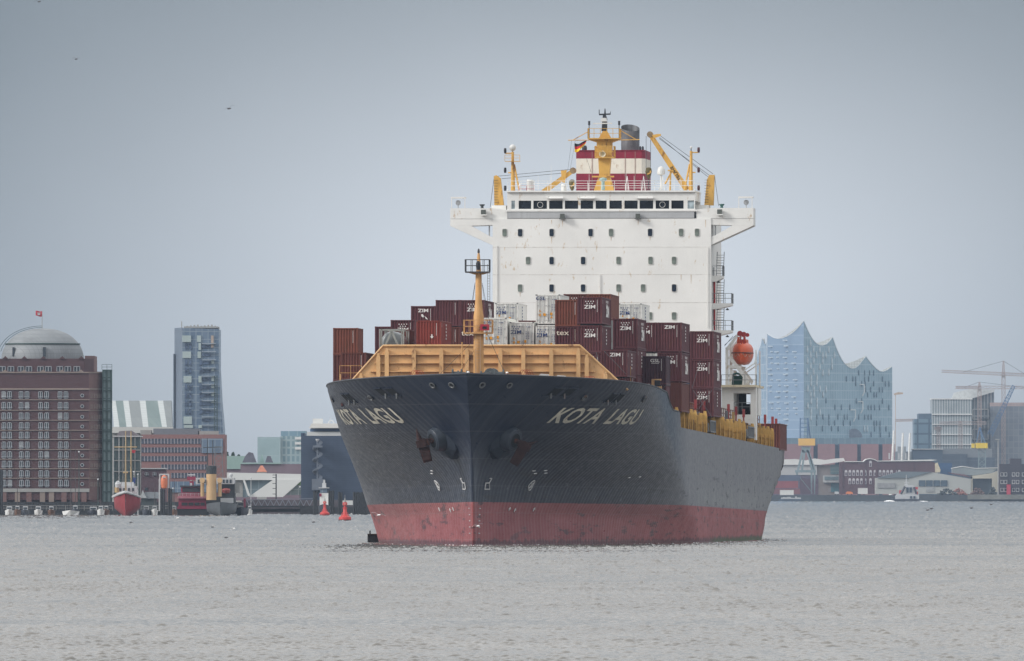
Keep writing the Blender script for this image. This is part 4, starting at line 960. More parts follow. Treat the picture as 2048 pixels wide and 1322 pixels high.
def logo_mesh(kind, L, Hh):
    k = (kind, L, Hh)
    if k in LG: return LG[k]
    c = CW/2; y = -.03; mb = MB(); m = white_l; mb2 = None
    def star(x, z, r): mb.add([(x+(r if i % 2 == 0 else r*.45)*math.sin(pi*i/7), y, z+(r if i % 2 == 0 else r*.45)*math.cos(pi*i/7)) for i in range(14)], [tuple(range(14))])
    if kind in ('dots', 'dotsblue'):
        oy = 0 if kind == 'dots' else -.04; ox = 0 if kind == 'dots' else -.60; s = 1 if kind == 'dots' else .95
        for i in range(4): star(c+ox+(-.375+.25*i)*s, Hh-.42+oy, .085)
        for i in range(3): star(c+ox+(-.25+.25*i)*s, Hh-.62+oy, .085)
        mb.text('ZIM', (c+ox, y, Hh-1.13+oy), .36, bold=.02, wscale=1.35*s)
        if kind == 'dotsblue': m = blue_l
    elif kind in ('zim', 'zimhand'):
        mb.text('ZIM', (c, y, Hh-.62), .34, bold=.02, wscale=1.35)
        if kind == 'zimhand':
            mb.add([(c-.2, y, Hh-.85), (c-.05, y, Hh-.8), (c+.1, y, Hh-1.0), (c+.02, y, Hh-1.15), (c-.15, y, Hh-1.05)], [(0, 1, 2, 3, 4)])
            mb.add([(c+.12, y, Hh-1.0), (c+.35, y, Hh-1.15), (c+.5, y, Hh-1.35), (c+.3, y, Hh-1.3)], [(0, 1, 2, 3)])
    elif kind == 'gsl': mb.text('GSL', (c+.12, y, Hh-.62), .33, bold=.012, wscale=1.25).bx(c-.26, c+.5, y, y+.01, Hh-.74, Hh-.70)
    elif kind == 'gslblue': mb.text('GSL', (.52, y, Hh-.55), .34, bold=.012, wscale=1.25); m = blue_l
    elif kind == 'tex': mb.text('tex', (.75, y, Hh-.85), .42, bold=.01, wscale=1.3); m = cream_l
    elif kind == 'arrow': mb.add([(c+.3, y, Hh-1.75), (c+.48, y, Hh-1.55), (c+.36, y, Hh-1.55), (c+.36, y, Hh-1.35), (c+.24, y, Hh-1.35), (c+.24, y, Hh-1.55), (c+.12, y, Hh-1.55)], [tuple(range(7))])
    elif kind == 'plain': pass
    # number column, read downwards
    if kind != 'plain' or True:
        xx = CW-.50 if kind not in ('dotsblue', 'gslblue') else CW-.55
        n = 11
        if kind in ('dotsblue', 'gslblue'):
            for i in range(5): mb.bx(CW-.78+.09*i, CW-.72+.09*i, y, y+.005, Hh-.52, Hh-.44)
            for j in range(5):
                for i in range(2): mb.bx(CW-.85+.22*i, CW-.70+.22*i, y, y+.005, Hh-1.0-.16*j, Hh-.96-.16*j)
        else:
            for j in range(n): mb.bx(xx, xx+.05, y, y+.005, Hh-.35-.11*j, Hh-.28-.11*j)
    LG[k] = mb.mesh('lettering', m, recalc=False); return LG[k]
SG = {}
def side_mesh(kind, L, Hh, m):
    k = (kind, L, Hh, m.name)
    if k in SG: return SG[k]
    mb = MB(); x = CW+.02
    def sq(y, z, w_, h_): mb.add([(x, y, z), (x, y+w_, z), (x, y+w_, z+h_), (x, y, z+h_)], [(0, 1, 2, 3)])
    if kind == 'big':
        mb.text('ZIM', (x, L*.58, Hh*.28), 1.1, (0, 1, 0), bold=.06, wscale=1.7)
        for i in range(4): sq(L*.40+.9*i, Hh*.80, .45, .25)
        for i in range(3): sq(L*.44+.9*i, Hh*.68, .45, .22)
    elif kind == 'thin':
        for j in range(5): sq(L*.42+.2*(j % 2), Hh*.82-.33*j, .9, .18)
    for j in range(4): sq(.35, Hh-.35-.1*j, .25, .06)
    SG[k] = mb.mesh('side_lettering', m, recalc=False); return SG[k]
DG = {}
def door_mesh(Hh):
    if ('d', Hh) not in DG:
        mb = MB()
        for x in (.35, .72, 1.42, 1.80, 2.15): mb.tube((x, -.03, .1), (x, -.03, Hh-.08), .035, n=6)
        for x in (.2, 1.0, 1.28, 2.2):
            for z in (.35, Hh*.33, Hh*.62, Hh-.4): mb.bx(x-.03, x+.1, -.04, .0, z, z+.05)
        mb.bx(CW/2-.02, CW/2+.02, -.01, .055, .1, Hh-.08)
        DG[('d', Hh)] = mb.mesh('lock_bars', steel)
        mb = MB()
        for x, z, w_ in ((.30, .75, .22), (.72, .78, .30), (1.45, .85, .22)): mb.bx(x, x+w_, -.025, -.02, z, z+.26)
        mb.add([(.28, -.02, 1.18), (.54, -.02, 1.18), (.41, -.02, 1.42)], [(0, 1, 2)]).add([(1.45, -.02, .55), (1.7, -.02, .55), (1.58, -.02, .78)], [(0, 1, 2)])
        DG[('s', Hh)] = mb.mesh('warning_sign', orange_l)
    return DG[('d', Hh)], DG[('s', Hh)]
fixm = base_mat('lashing_black', .8)[0]; fixm.node_tree.nodes['Principled BSDF'].inputs['Base Color'].default_value = (.012, .010, .014, 1)
gapme = MB().bx(.3, CW-.3, .1, .4, -.16, -.01).bx(0, .2, 0, .25, -.1, 0).bx(CW-.2, CW, 0, .25, -.1, 0).mesh('twist_lock', fixm)
GRP = 'freight containers stacked on the ship deck'
CN = []
def container(px, py, a, L, Hh, colr, logo, side, label, kind='dry'):
    x, z = sx(px, a), sz(py, a, px)-Hh
    M = SM @ Matrix.Translation((x, a, z))
    t = thing('shipping_container', label, 'shipping container', group=GRP, M=M)
    b = inst('body', cbody(L, Hh, kind), None, (0, 0, 0), m=CM[colr]); b.parent = t
    c = inst('corner_casting', cast_mesh(L, Hh), None, (0, 0, 0), m=(steel if kind == 'reefer' else CM[colr] if colr != 'red' else CM['brown'])); c.parent = t
    if logo: l = inst('lettering', logo_mesh(logo, L, Hh), None, (0, 0, 0)); l.parent = t
    if kind in ('reefer', 'door'):
        d_, s_ = door_mesh(Hh); o = inst('lock_bars', d_, None, (0, 0, 0), m=(lsteel if kind == 'reefer' else CM[colr])); o.parent = t
        if kind == 'reefer': o = inst('warning_sign', s_, None, (0, 0, 0)); o.parent = t
    if side: o = inst('side_lettering', side_mesh(side, L, Hh, blue_l if kind == 'reefer' else white_l), None, (0, 0, 0)); o.parent = t
    o = inst('twist_lock', gapme, None, (0, 0, 0)); o.parent = t
    CN.append((px, a, py)); return t
H2, H9 = 2.59, 2.90
B1, B2, B3, B4 = 8.0, 22.5, 37.0, 51.5
LIST = [
 (666, 656, 23.5, 6.06, H2, 'rust', 'plain', None, 'rust brown container standing alone on top at the far left edge of the deck cargo'),
 (666, 709, 23.5, 12.19, H2, 'brown', 'plain', None, 'brown container right under the lone rust brown one at the left edge'),
 (666, 762, 23.5, 12.19, H2, 'brown', 'plain', None, 'lowest brown container at the left edge, behind the small yellow lashing platform'),
 (682, 705, B1, 12.19, H2, 'brown', 'plain', 'thin', 'brown container beside the left slope of the tan breakwater, in front of the lone pair'),
 (682, 758, B1, 12.19, H2, 'brown', 'plain', None, 'brown container mostly behind the left foot of the tan breakwater, bottom of its stack'),
 (749.5, 653, B4, 12.19, H2, 'maroon', 'plain', None, 'maroon container whose left strip shows left of the framed tank, behind it'),
 (749.5, 706, B4, 12.19, H2, 'maroon', 'plain', None, 'maroon container under the one behind the framed tank'),
 (768.5, 659, 15.0, 6.06, H2, 'brown', None, None, 'brown container directly behind the framed tank, only its right side showing'),
 (781, 640, B3, 12.19, H2, 'maroon', 'dots', None, 'maroon container with white stars showing over the top of the framed tank'),
 (832.5, 641, 10, 12.19, H2, 'red', 'arrow', 'thin', 'bright red container with a small white arrow, resting just above the breakwater'),
 (821.6, 612, B4, 12.19, H2, 'maroon', 'zimhand', None, 'maroon container with white lettering over a small hand mark, left of the tallest left stack'),
 (821.6, 665, B4, 12.19, H2, 'maroon', 'plain', None, 'maroon container hidden under the one with the small hand mark'),
 (871, 600, B4, 12.19, H2, 'maroon', 'plain', None, 'plain maroon container in the top tier, left of the one behind the bow mast'),
 (871, 654, B4, 12.19, H2, 'brown', 'plain', None, 'brown container seen just right of the bright red one'),
 (920, 600, B4, 12.19, H2, 'maroon', 'dots', 'big', 'maroon container with white stars partly hidden by the tan bow mast'),
 (920, 654, B4, 12.19, H2, 'maroon', 'tex', None, 'maroon container with cream lower case lettering, just left of the mast platform'),
 (990, 606, 137, 12.19, H2, 'white', 'dotsblue', 'thin', 'white refrigerated container with blue stars, upper left, right of the bow mast', 'reefer'),
 (990, 657, 137, 12.19, H2, 'white', None, None, 'white container under the upper left one with blue stars, mostly hidden', 'reefer'),
 (1037, 641, 120, 12.19, H2, 'brown', 'plain', None, 'brown container whose top edge shows between the white refrigerated ones'),
 (964, 635.6, 35, 12.19, H9, 'white', 'gslblue', None, 'white refrigerated container directly right of the bow mast platform', 'reefer'),
 (1019, 644, B3, 12.19, H9, 'white', 'dotsblue', None, 'white refrigerated container with blue stars, middle of the white row above the breakwater', 'reefer'),
 (1071, 589, B3, 12.19, H9, 'white', 'gslblue', None, 'white refrigerated container with plain blue letters, highest of the white ones', 'reefer'),
 (1071, 650, B3, 12.19, H9, 'white', 'dotsblue', None, 'white refrigerated container with blue stars, right under the highest white one', 'reefer'),
 (1127, 588, 110, 12.19, H2, 'brown', 'dots', None, 'brown container with white stars peeping over the top in the centre back row'),
 (1174.5, 588, 110, 12.19, H2, 'rust', None, None, 'rust container at the right end of the centre back row'),
 (1110, 599.5, B2, 12.19, H2, 'rust', 'plain', None, 'rust coloured container between the white stack and the star marked maroon stack'),
 (1110, 653, B2, 12.19, H2, 'maroon', 'tex', None, 'maroon container with cream lower case lettering under the rust coloured one'),
 (1154, 594, B1, 12.19, H2, 'maroon', 'dots', 'big', 'maroon star marked container on top of its stack, right of the rust coloured one'),
 (1154, 651, B1, 12.19, H2, 'maroon', 'dots', 'thin', 'maroon star marked container second from the top, just above the right corner of the breakwater'),
 (1154, 705, B1, 12.19, H2, 'maroon', 'dots', None, 'maroon container third down, cut by the right slope of the breakwater'),
 (1187, 607, 137, 12.19, H2, 'white', 'dotsblue', None, 'white refrigerated container mostly hidden behind the maroon stack, left of the far right white one', 'reefer'),
 (1237, 607, 137, 12.19, H2, 'white', 'dotsblue', 'thin', 'white refrigerated container with blue stars, rightmost of the white ones', 'reefer'),
 (1237, 658, 137, 12.19, H2, 'white', None, None, 'white container low behind the right hand maroon stacks', 'reefer'),
 (1190, 641, B4+14.5, 12.19, H9, 'grey', None, None, 'grey container seen as a narrow strip right of the star marked stack', 'door'),
 (1225.5, 637, B2, 12.19, H9, 'maroon', 'dots', 'big', 'maroon star marked container high on the right with a dark gap under it'),
 (1225.5, 697, B2, 12.19, H2, 'maroon', 'plain', 'thin', 'maroon container behind the lettered one on the right slope'),
 (1225.5, 751, B2, 12.19, H2, 'maroon', 'plain', None, 'lowest maroon container behind the right lashing platform'),
 (1205, 700, B1, 12.19, H2, 'maroon', 'zim', 'thin', 'maroon container with white letters and a small yellow triangle, right of the breakwater slope'),
 (1264, 645, B4, 12.19, H9, 'maroon', 'dots', None, 'maroon container half hidden behind the high right stack'),
 (1314.5, 645, B4, 12.19, H9, 'maroon', 'zim', 'thin', 'maroon container with white letters and no stars, top of the second stack from the right'),
 (1314.5, 705, B4, 12.19, H9, 'maroon', 'dots', 'big', 'maroon star marked container in the middle of the second stack from the right'),
 (1314.5, 765, B4, 12.19, H9, 'brown', None, None, 'dull brown container with door bars at the bottom of the second stack from the right', 'door'),
 (1264, 705, 140, 12.19, H2, 'white', None, None, 'white container glimpsed in the gap under the half hidden maroon one', 'reefer'),
 (1283, 712, 29.5, 6.06, H9, 'dark', 'gsl', None, 'short dark maroon container with thin white letters, right above the grey bulwark'),
 (1283, 766, 29.5, 6.06, H9, 'maroon', 'plain', None, 'short maroon container under the one with thin white letters'),
 (1380, 662.5, 102, 12.19, H9, 'maroon', 'dots', 'big', 'maroon star marked container, top of the rightmost stack'),
 (1380, 719.5, 102, 12.19, H9, 'maroon', 'dots', 'big', 'maroon star marked container, middle of the rightmost stack'),
 (1380, 776.5, 102, 12.19, H9, 'maroon', 'dots', 'thin', 'maroon star marked container, bottom of the rightmost stack above the tan brackets'),
 (1331, 664, 104, 12.19, H9, 'dark', None, None, 'dark container filling the narrow gap left of the rightmost stack'),
 (1331, 721, 104, 12.19, H9, 'blue', None, None, 'blue container seen as a thin strip left of the rightmost stack'),
 (1331, 778, 104, 12.19, H9, 'blue', None, None, 'blue container low in the thin gap left of the rightmost stack'),
 (1516, 847, 213, 12.19, H9, 'brown', None, None, 'brown container alone at the very stern on the right edge of the deck'),
]
for row in LIST:
    container(*row)
# small yellow triangle
tx, tz = sx(1231, B1), sz(752, B1)
# tank container
def tank(px, py, a):
    Hh, L = 2.59, 6.06; x, z = sx(px, a), sz(py, a, px)-Hh
    t = thing('tank_container', 'grey framed tank container with a braced end frame above the left end of the breakwater', 'tank container', group=None, M=SM @ Matrix.Translation((x, a, z)))
    fm_ = paint('tank_frame', (.27, .28, .26), .5, .2, 1.5, rust=.3); tb = paint('tank_shell', (.22, .235, .24), .35, .15, 1)
    mb = MB(); 
    for y in (0, L-.12):
        for xx in (0, CW-.14): mb.bx(xx, xx+.14, y, y+.12, 0, Hh)
        mb.bx(.14, CW-.14, y, y+.12, 0, .15).bx(.14, CW-.14, y, y+.12, Hh-.13, Hh)
        mb.box((CW*.31, y+.06, Hh*.52), (.10, .07, 1.12), Matrix.Rotation(R(24), 3, 'Y')).box((CW*.69, y+.06, Hh*.52), (.10, .07, 1.12), Matrix.Rotation(R(-24), 3, 'Y'))
        mb.bx(.2, .2+.10, y, y+.1, 0, Hh).bx(CW-.3, CW-.2, y, y+.1, 0, Hh)
    for xx in (0, CW-.12): mb.bx(xx, xx+.12, .12, L-.12, .02, .16).bx(xx, xx+.1, .12, L-.12, Hh-.12, Hh)
    f = mb.mesh('frame', fm_); o = inst('frame', f, None, (0, 0, 0)); o.parent = t
    s = MB().lathe((CW/2, .25, Hh/2), [(.2, 0), (.75, .06), (1.02, .25), (1.08, .45), (1.08, L-.9), (1.0, L-.6), (.3, L-.5)], 28, (0, 1, 0)).mesh('tank_shell', tb, 40); o = inst('tank_shell', s, None, (0, 0, 0)); o.parent = t
    s = MB().bx(CW/2+.25, CW/2+.75, .17, .20, .28, .62).mesh('hazard_label', paint('hazard_orange', (.6, .13, .03), .5)); o = inst('hazard_label', s, None, (0, 0, 0)); o.parent = t
    s = MB().bx(CW/2-.5, CW/2+.15, .17, .20, .3, .6).text('TANK', (CW/2, .16, Hh*.62), .01).mesh('data_plate', tb); o = inst('data_plate', s, None, (0, 0, 0)); o.parent = t
tank(758, 658, B1)

# ------------------------------------------------------------------ crew on the forecastle
skin = paint('skin', (.38, .20, .13), .6, .05, 3)
def person(px, a, pyhead, label, vest, helmet, turn=0, bend=0):
    x = sx(px, a); ztop = sz(pyhead, a, px); z0 = ztop-1.74
    t = thing('person', label, 'person', M=SM @ Matrix.Translation((x, a, z0)) @ Matrix.Rotation(turn, 4, 'Z'))
    V = [(0, 0, .95), (0, 0, 1.15), (0, .01, 1.40), (0, 0, 1.50), (0, -.02, 1.60), (-.19, 0, 1.40), (.19, 0, 1.40), (-.26, -.06, 1.12), (.26, -.06, 1.12), (-.24, -.28, 1.0), (.24, -.28, 1.02), (-.1, 0, .88), (.1, 0, .88), (-.11, -.03, .48), (.12, -.03, .48), (-.12, .02, .06), (.13, .02, .06), (-.12, -.14, .03), (.13, -.14, .03)]
    E = [(0, 1), (1, 2), (2, 3), (3, 4), (2, 5), (2, 6), (5, 7), (6, 8), (7, 9), (8, 10), (0, 11), (0, 12), (11, 13), (12, 14), (13, 15), (14, 16), (15, 17), (16, 18)]
    rad = [.15, .15, .16, .06, .085, .07, .07, .05, .05, .04, .04, .10, .10, .07, .07, .05, .05, .045, .045]
    me = bpy.data.meshes.new('body'); me.from_pydata(V, E, []); o = bpy.data.objects.new('body', me); COL.objects.link(o); o.parent = t
    o.modifiers.new('skin', 'SKIN'); sb = o.modifiers.new('sub', 'SUBSURF'); sb.levels = sb.render_levels = 1
    me.materials.append(vest)
    for v, r in zip(me.skin_vertices[0].data, rad): v.radius = (r, r)
    me.skin_vertices[0].data[0].use_root = True
    h = MB().ball((0, -.03, 1.62), .105, 12, 1.2).box((0, -.14, 1.60), (.018, .02, .03)).mesh('head', skin, 40); o = inst('head', h, None, (0, 0, 0)); o.parent = t
    h = MB().lathe((0, -.02, 1.66), [(.15, 0), (.14, .04), (.11, .10), (.03, .13)], 14).mesh('helmet', helmet, 40); o = inst('helmet', h, None, (0, 0, 0)); o.parent = t
hwht = paint('helmet_white', (.78, .78, .76), .35, .03, 1)
person(1014, -4.0, 744.5, 'worker in orange jacket and white helmet at the bow rail right of the mast', paint('jacket_orange', (.75, .13, .02), .7, .1, 4), hwht)
person(936, -4.0, 743.5, 'crewman in dark clothing and white helmet at the bow rail just left of the mast', paint('overall_dark', (.03, .035, .05), .8, .1, 4), hwht, .4)
# ------------------------------------------------------------------ left bank, about 3.5 km away
LD = 3585.0
def mk(name, label, cat, px, D, py=1025, group=None): return thing(name, label, cat, loc=(X(px, D), D, max(0.0, Z(py, D))), group=group)
def face(mb, px0, px1, py0, py1, D, t=.3): return mb.bx(X(px0, D), X(px1, D), D, D+t, Z(py1, D), Z(py0, D))
brick = facade('brick_wall', (.082, .038, .041), (.070, .033, .037), (.09, .046, .05), 1.2, .32, .03, .85, .6, .12, .5)
brick_lit = facade('brick_lit_side', (.17, .095, .088), (.15, .082, .077), (.20, .13, .12), 1.2, .32, .03, .85, .6, .12, .5)  # lighter copy of the brick, light on the side put into its colour
sand = paint('sandstone_band', (.24, .19, .165), .8, .12, .3)
wfr = paint('white_frame', (.47, .48, .49), .5, .08, .5); wfd = paint('window_frame_grey', (.33, .35, .375), .5, .1, .5)
fgl = glass('far_glass', (.035, .045, .055), .25)
grnm = paint('green_steel', (.035, .065, .06), .5, .2, .4)
concrete = paint('concrete', (.30, .30, .29), .85, .15, .2); darkc = paint('dark_timber', (.03, .032, .036), .85, .3, .5); 
# 1 brick tower with glazed dome
D = LD
b = mk('brick_tower', 'tall brown brick block with a glazed dome at the left edge', 'building', 90, D)
xa, xc, xr = X(-60, D), X(178, D), X(205, D)
MB().foot([(xa, D), (xc, D), (xc, D+40), (xa, D+40)], Z(1000, D), Z(743, D)).build('wall', brick, b)
MB().foot([(xc, D), (xr, D+6), (xr, D+38), (xc, D+38)], Z(1000, D), Z(743, D)).build('side_wall', brick_lit, b)
MB().foot([(xa, D+2.5), (X(167, D), D+2.5), (X(186, D), D+8), (X(186, D), D+36), (xa, D+36)], Z(743, D), Z(717, D)).build('top_storey', brick, b)
MB().foot([(X(168, D), D+6), (X(187, D), D+8), (X(187, D), D+30), (X(168, D), D+30)], Z(743, D), Z(711, D)).build('stair_head', brick_lit, b)
for py, h in ((778, 3.2), (799.5, 1.6), (820.5, 1.6), (840.5, 1.6), (860.5, 1.6), (879, 1.6), (899, 1.6), (918.5, 1.6), (937.5, 1.6), (956.5, 1.6), (745, 2.2)):
    MB().foot([(xa, D-.25), (xc+.1, D-.25), (xr+.1, D+5.7), (xr+.1, D+6.2), (xc, D+.2), (xa, D+.2)], Z(py+h/2, D), Z(py-h/2, D)).build('string_course', sand, b)
MB().foot([(xa, D-.3), (xc+.1, D-.3), (xc+.1, D+.3), (xa, D+.3)], Z(984, D), Z(977, D)).build('plinth_band', concrete, b)
gb = mk('zigzag', 'x', 'x', 90, D) if False else None
for k in range(5):
    px = 30+k*38-20
    MB().prism([(X(px-6, D), Z(717.5, D)), (X(px+6, D), Z(717.5, D)), (X(px, D), Z(712, D))], D+2.2, D+2.7).build('gablet', brick, b)
    MB().prism([(X(px-6, D), Z(744, D)), (X(px+6, D), Z(744, D)), (X(px, D), Z(739, D))], D-.3, D+.1).build('gablet', sand, b)
# windows: white casement frames over dark glass
def win_mesh(w_, h_, cross=1, bar=.14, sill=True, m=None):
    mb = MB().bx(-w_/2, w_/2, -.18, -.02, -h_/2, -h_/2+bar).bx(-w_/2, w_/2, -.18, -.02, h_/2-bar, h_/2).bx(-w_/2, -w_/2+bar, -.18, -.02, -h_/2, h_/2).bx(w_/2-bar, w_/2, -.18, -.02, -h_/2, h_/2)
    for k in range(cross): x = -w_/2+w_*(k+1)/(cross+1); mb.bx(x-bar*.6, x+bar*.6, -.2, -.02, -h_/2, h_/2)
    if sill: mb.bx(-w_/2-.1, w_/2+.1, -.4, -.02, -h_/2+h_*.2, -h_/2+h_*.2+bar*.8)
    return mb.mesh('window', m or wfd), MB().bx(-w_/2+.02, w_/2-.02, -.06, -.03, -h_/2+.02, h_/2-.02).mesh('pane', fgl)
pal = glass('blind_glass', (.32, .33, .33), .5)
wm1 = win_mesh(1.02, 1.72)
rowy = [790, 811.5, 832.5, 852, 871, 890.5, 910, 929, 948, 967]
for j, py in enumerate(rowy):
    for i, px in enumerate((7.5, 19, 42, 54, 81, 93, 120, 132)):
        p = (X(px+.8*(j/9)-0*i, D), D, Z(py, D)); o = inst('window', wm1[0], b, p); inst('pane', wm1[1], o, p, m=(pal if (i*7+j*5) % 13 == 0 else fgl))
ro = MB().lathe((0, -.02, 0), [(.42, 0), (.42, .16), (.30, .17), (.30, .0)], 16, (0, -1, 0)).mesh('round_window', wfd); rg = MB().lathe((0, -.02, 0), [(.3, 0), (.3, .03)], 12, (0, -1, 0)).mesh('pane', fgl)
for py in rowy:
    p = (X(164.5, D), D, Z(py+1, D)); o = inst('round_window', ro, b, p); inst('pane', rg, o, p)
wm2 = win_mesh(1.5, 1.35, 1, .14, False)
for px in (4, 21, 41, 57, 80, 96, 119, 135, 153): p = (X(px, D), D+2.5, Z(738, D)); o = inst('window', wm2[0], b, p); inst('pane', wm2[1], o, p)
sw = MB()
for py in rowy:
    for k in range(7): u = .15+.7*k/6; xx = xc+(xr-xc)*u; yy = D+6*u; sw.bx(xx-.09, xx+.09, yy-.25, yy-.05, Z(py+6, D), Z(py-3, D))
sw.build('side_grille', sand, b)
MB().bx(xa, xr-.5, D+1, D+37, Z(1018, D), Z(1000, D)-.01).build('ground_storey', paint('base_brick', (.075, .045, .05), .8, .25, .4), b)
for px in (8, 35, 58, 85, 103, 128, 150, 168):
    MB().bx(X(px, D)-.6, X(px, D)+.6, D-.2, D+1.0, Z(1006, D), Z(984, D)).build('base_pillar', sand if px % 2 else brick_lit, b)
MB().bx(xa, X(178, D), D-4, D-.3, Z(1012, D), Z(1006, D)).build('quay_canopy', darkc, b)
# dome
dome = bpy.data.objects.new('dome', None); COL.objects.link(dome); dome.parent = b; ORG[dome] = ORG[b]
cx, cy = X(80, D), D+20; rw_ = X(163, D)-cx; zb = Z(717, D); hh = Z(655, D)-zb
domem = facade('dome_glazing', (.175, .19, .20), (.21, .225, .235), (.11, .12, .13), .9, .9, .05, .55, .6, .12)
prof = [(rw_*math.cos(t)**.9, hh*math.sin(t)) for t in np.linspace(0, pi/2-.02, 14)]
MB().lathe((cx, cy, zb), prof, 40).build('dome_shell', domem, b, smooth=40)
zz = zb+hh*.47; rr_ = rw_*math.cos(math.asin(.47))**.9
MB().lathe((cx, cy, zz), [(rr_, 0), (rr_+.2, .05), (rr_+.2, .3), (rr_-.2, .35)], 40).build('dome_ring', grnm, b)
for px, w_ in ((23, 4), (86, 6)):
    xx = X(px, D); yy = cy-math.sqrt(max(0, (rw_*.97)**2-(xx-cx)**2))
    MB().bx(xx-w_*.055, xx+w_*.055, yy-.5, yy+1.5, zb+.6, zb+hh*.38).build('dome_window', fgl, b)
rl = MB()
for off in (0, 1.0):
    pts = [(cx+(rw_+.3+off*.5)*math.cos(t)**1 if False else cx+(rw_+.3+off*.6)*math.cos(t), cy-2, zb+(hh+.2+off*.35)*math.sin(t)**.93) for t in np.linspace(pi*.5, pi*.93, 22)]; rl.path(pts, .07, 4)
rl.build('maintenance_ladder', grnm, b)
MB().tube((X(79, D), cy, zb+hh), (X(79, D), cy, Z(620, D)), .09, .06, 5).build('flagpole', concrete, b)
f = thing('flag', 'small red flag with a white emblem on the pole above the glazed dome', 'flag', loc=(X(79, D), cy, Z(632, D)))
mb = MB(); V = []
for i in range(7):
    t = i/6; xx = X(79, D)-1.5*t; V += [(xx, cy+.12*math.sin(t*6), Z(620, D)-.1*math.sin(t*5)), (xx, cy+.12*math.sin(t*6), Z(631, D)+.15*t-.1*math.sin(t*5))]
mb.add(V, [(2*i, 2*i+2, 2*i+3, 2*i+1) for i in range(6)]); mb.build('flag_cloth', paint('flag_red2', (.45, .03, .05), .7), f)
mb = MB(); c_ = (X(79, D)-.75, cy-.15, Z(625.5, D)-.03); mb.bx(c_[0]-.3, c_[0]+.3, c_[1]-.05, c_[1]-.02, c_[2]-.28, c_[2]+.1)
for q in (-.25, 0, .25): mb.bx(c_[0]+q-.07, c_[0]+q+.07, c_[1]-.05, c_[1]-.02, c_[2]+.1, c_[2]+.35)
mb.build('flag_emblem', wfr, f)
# glazed stair tower beside it
b = mk('glass_stair_tower', 'slim dark green glass stair tower between the brick block and the striped hall', 'building', 213, D)
MB().bx(X(205.5, D), X(222, D), D+3.5, D+9, Z(1010, D), Z(739, D)).build('glass_core', facade('stair_glass', (.14, .20, .20), (.22, .28, .28), (.05, .09, .09), 1.1, 2.4, .14, .25), b)
mb = MB()
for px in (205, 213.5, 222.5): mb.bx(X(px, D)-.14, X(px, D)+.14, D+3.1, D+3.4, Z(1025, D), Z(739, D))
for k in range(13): z = Z(740+k*20.3, D); mb.bx(X(205, D), X(222.5, D), D+3.12, D+3.38, z-.12, z+.12)
mb.build('steel_frame', grnm, b); mb = MB().rail([(X(203, D), D+3.5, Z(739, D)), (X(223, D), D+3.5, Z(739, D))], 1.2, 1.5, .06); mb.build('roof_rail', grnm, b)
# 2 striped hall
D = 3900.
b = mk('striped_roof_hall', 'hall with a sloping roof of white and grey green stripes behind the harbour museum', 'building', 285, D)
wstr = facade('white_louvre', (.50, .53, .53), (.46, .49, .49), (.36, .39, .39), 30, .45, .06, .5); gstr = facade('green_glass', (.15, .20, .20), (.19, .24, .235), (.13, .17, .17), 1.4, 8, .05, .3); gstr2 = facade('grey_glass', (.20, .22, .225), (.23, .25, .255), (.18, .2, .2), 1.4, 8, .05, .3)
tops = [222, 230, 245, 256, 278, 290, 314, 325, 341]; bots = [228, 239, 253, 264, 286, 297, 324, 334, 345]
cols = [wstr, gstr, wstr, gstr2, wstr, gstr, wstr, gstr2]; names = ['roof_strip']*8
yt, yb = 801, 854
for k in range(8):
    V = [(X(bots[k], D), D, Z(yb, D)), (X(bots[k+1], D), D, Z(yb, D)), (X(tops[k+1], D), D+6, Z(yt, D)), (X(tops[k], D), D+6, Z(yt, D))]
    V2 = [(x, y+8, z) for x, y, z in V]
    MB().add(V+V2, [(0, 1, 2, 3), (7, 6, 5, 4), (0, 4, 5, 1), (3, 2, 6, 7), (0, 3, 7, 4), (1, 5, 6, 2)]).build('roof_strip', cols[k], b)
MB().bx(X(222, D), X(346, D), D-.4, D+12, Z(866, D), Z(854, D)-.02).build('eaves_band', paint('pale_concrete', (.50, .50, .48), .7, .08, .1), b)
MB().bx(X(222, D), X(346, D), D+1, D+12, Z(1000, D), Z(866, D)-.02).build('hall_wall', concrete, b)
# 3 glass tower
D = 3840.
b = mk('glass_office_tower', 'tall blue grey glass office tower with pale panels and a leaning right edge', 'building', 392, D)
tg = facade('tower_glass', (.11, .16, .23), (.16, .21, .28), (.26, .31, .36), 1.5, 1.95, .09, .2, .3, .05); tg2 = facade('tower_side', (.135, .17, .225), (.15, .19, .245), (.155, .18, .22), 2.2, 1.0, .08, .35, .5)
xl, xm, xr = X(346.5, D), X(365, D), X(437.5, D)
MB().foot([(xl, D+14), (xm, D), (xm, D+30), (xl, D+30)], Z(1000, D), Z(655, D)).build('side_wall', tg2, b)
MB().prism([(xm, Z(1000, D)), (xm, Z(656, D)), (xr, Z(658, D)), (xr, Z(735, D)), (X(441, D), Z(800, D)), (X(446, D), Z(858, D)), (X(451, D), Z(1000, D))], D, D+28).build('glass_wall', tg, b)
MB().bx(X(344.5, D), X(347, D), D+12, D+28, Z(1000, D), Z(707, D)).build('side_fin', tg2, b)
MB().bx(xm+.3, xr-.3, D+2, D+26, Z(656, D), Z(652.5, D)).build('roof_parapet', concrete, b)
MB().tube((X(362, D), D+8, Z(655, D)), (X(362, D), D+8, Z(642, D)), .12, n=5).build('roof_antenna', concrete, b)
mb = MB()
for k in range(9): mb.bx(X(372+k*7, D), X(375+k*7, D), D+6, D+9, Z(653, D), Z(651.0-(k*5 % 4)*.8, D))
mb.build('roof_plant', concrete, b)
pp = paint('pale_panel', (.36, .43, .43), .4, .08, .2); dp_ = glass('dark_window', (.07, .10, .155), .2)
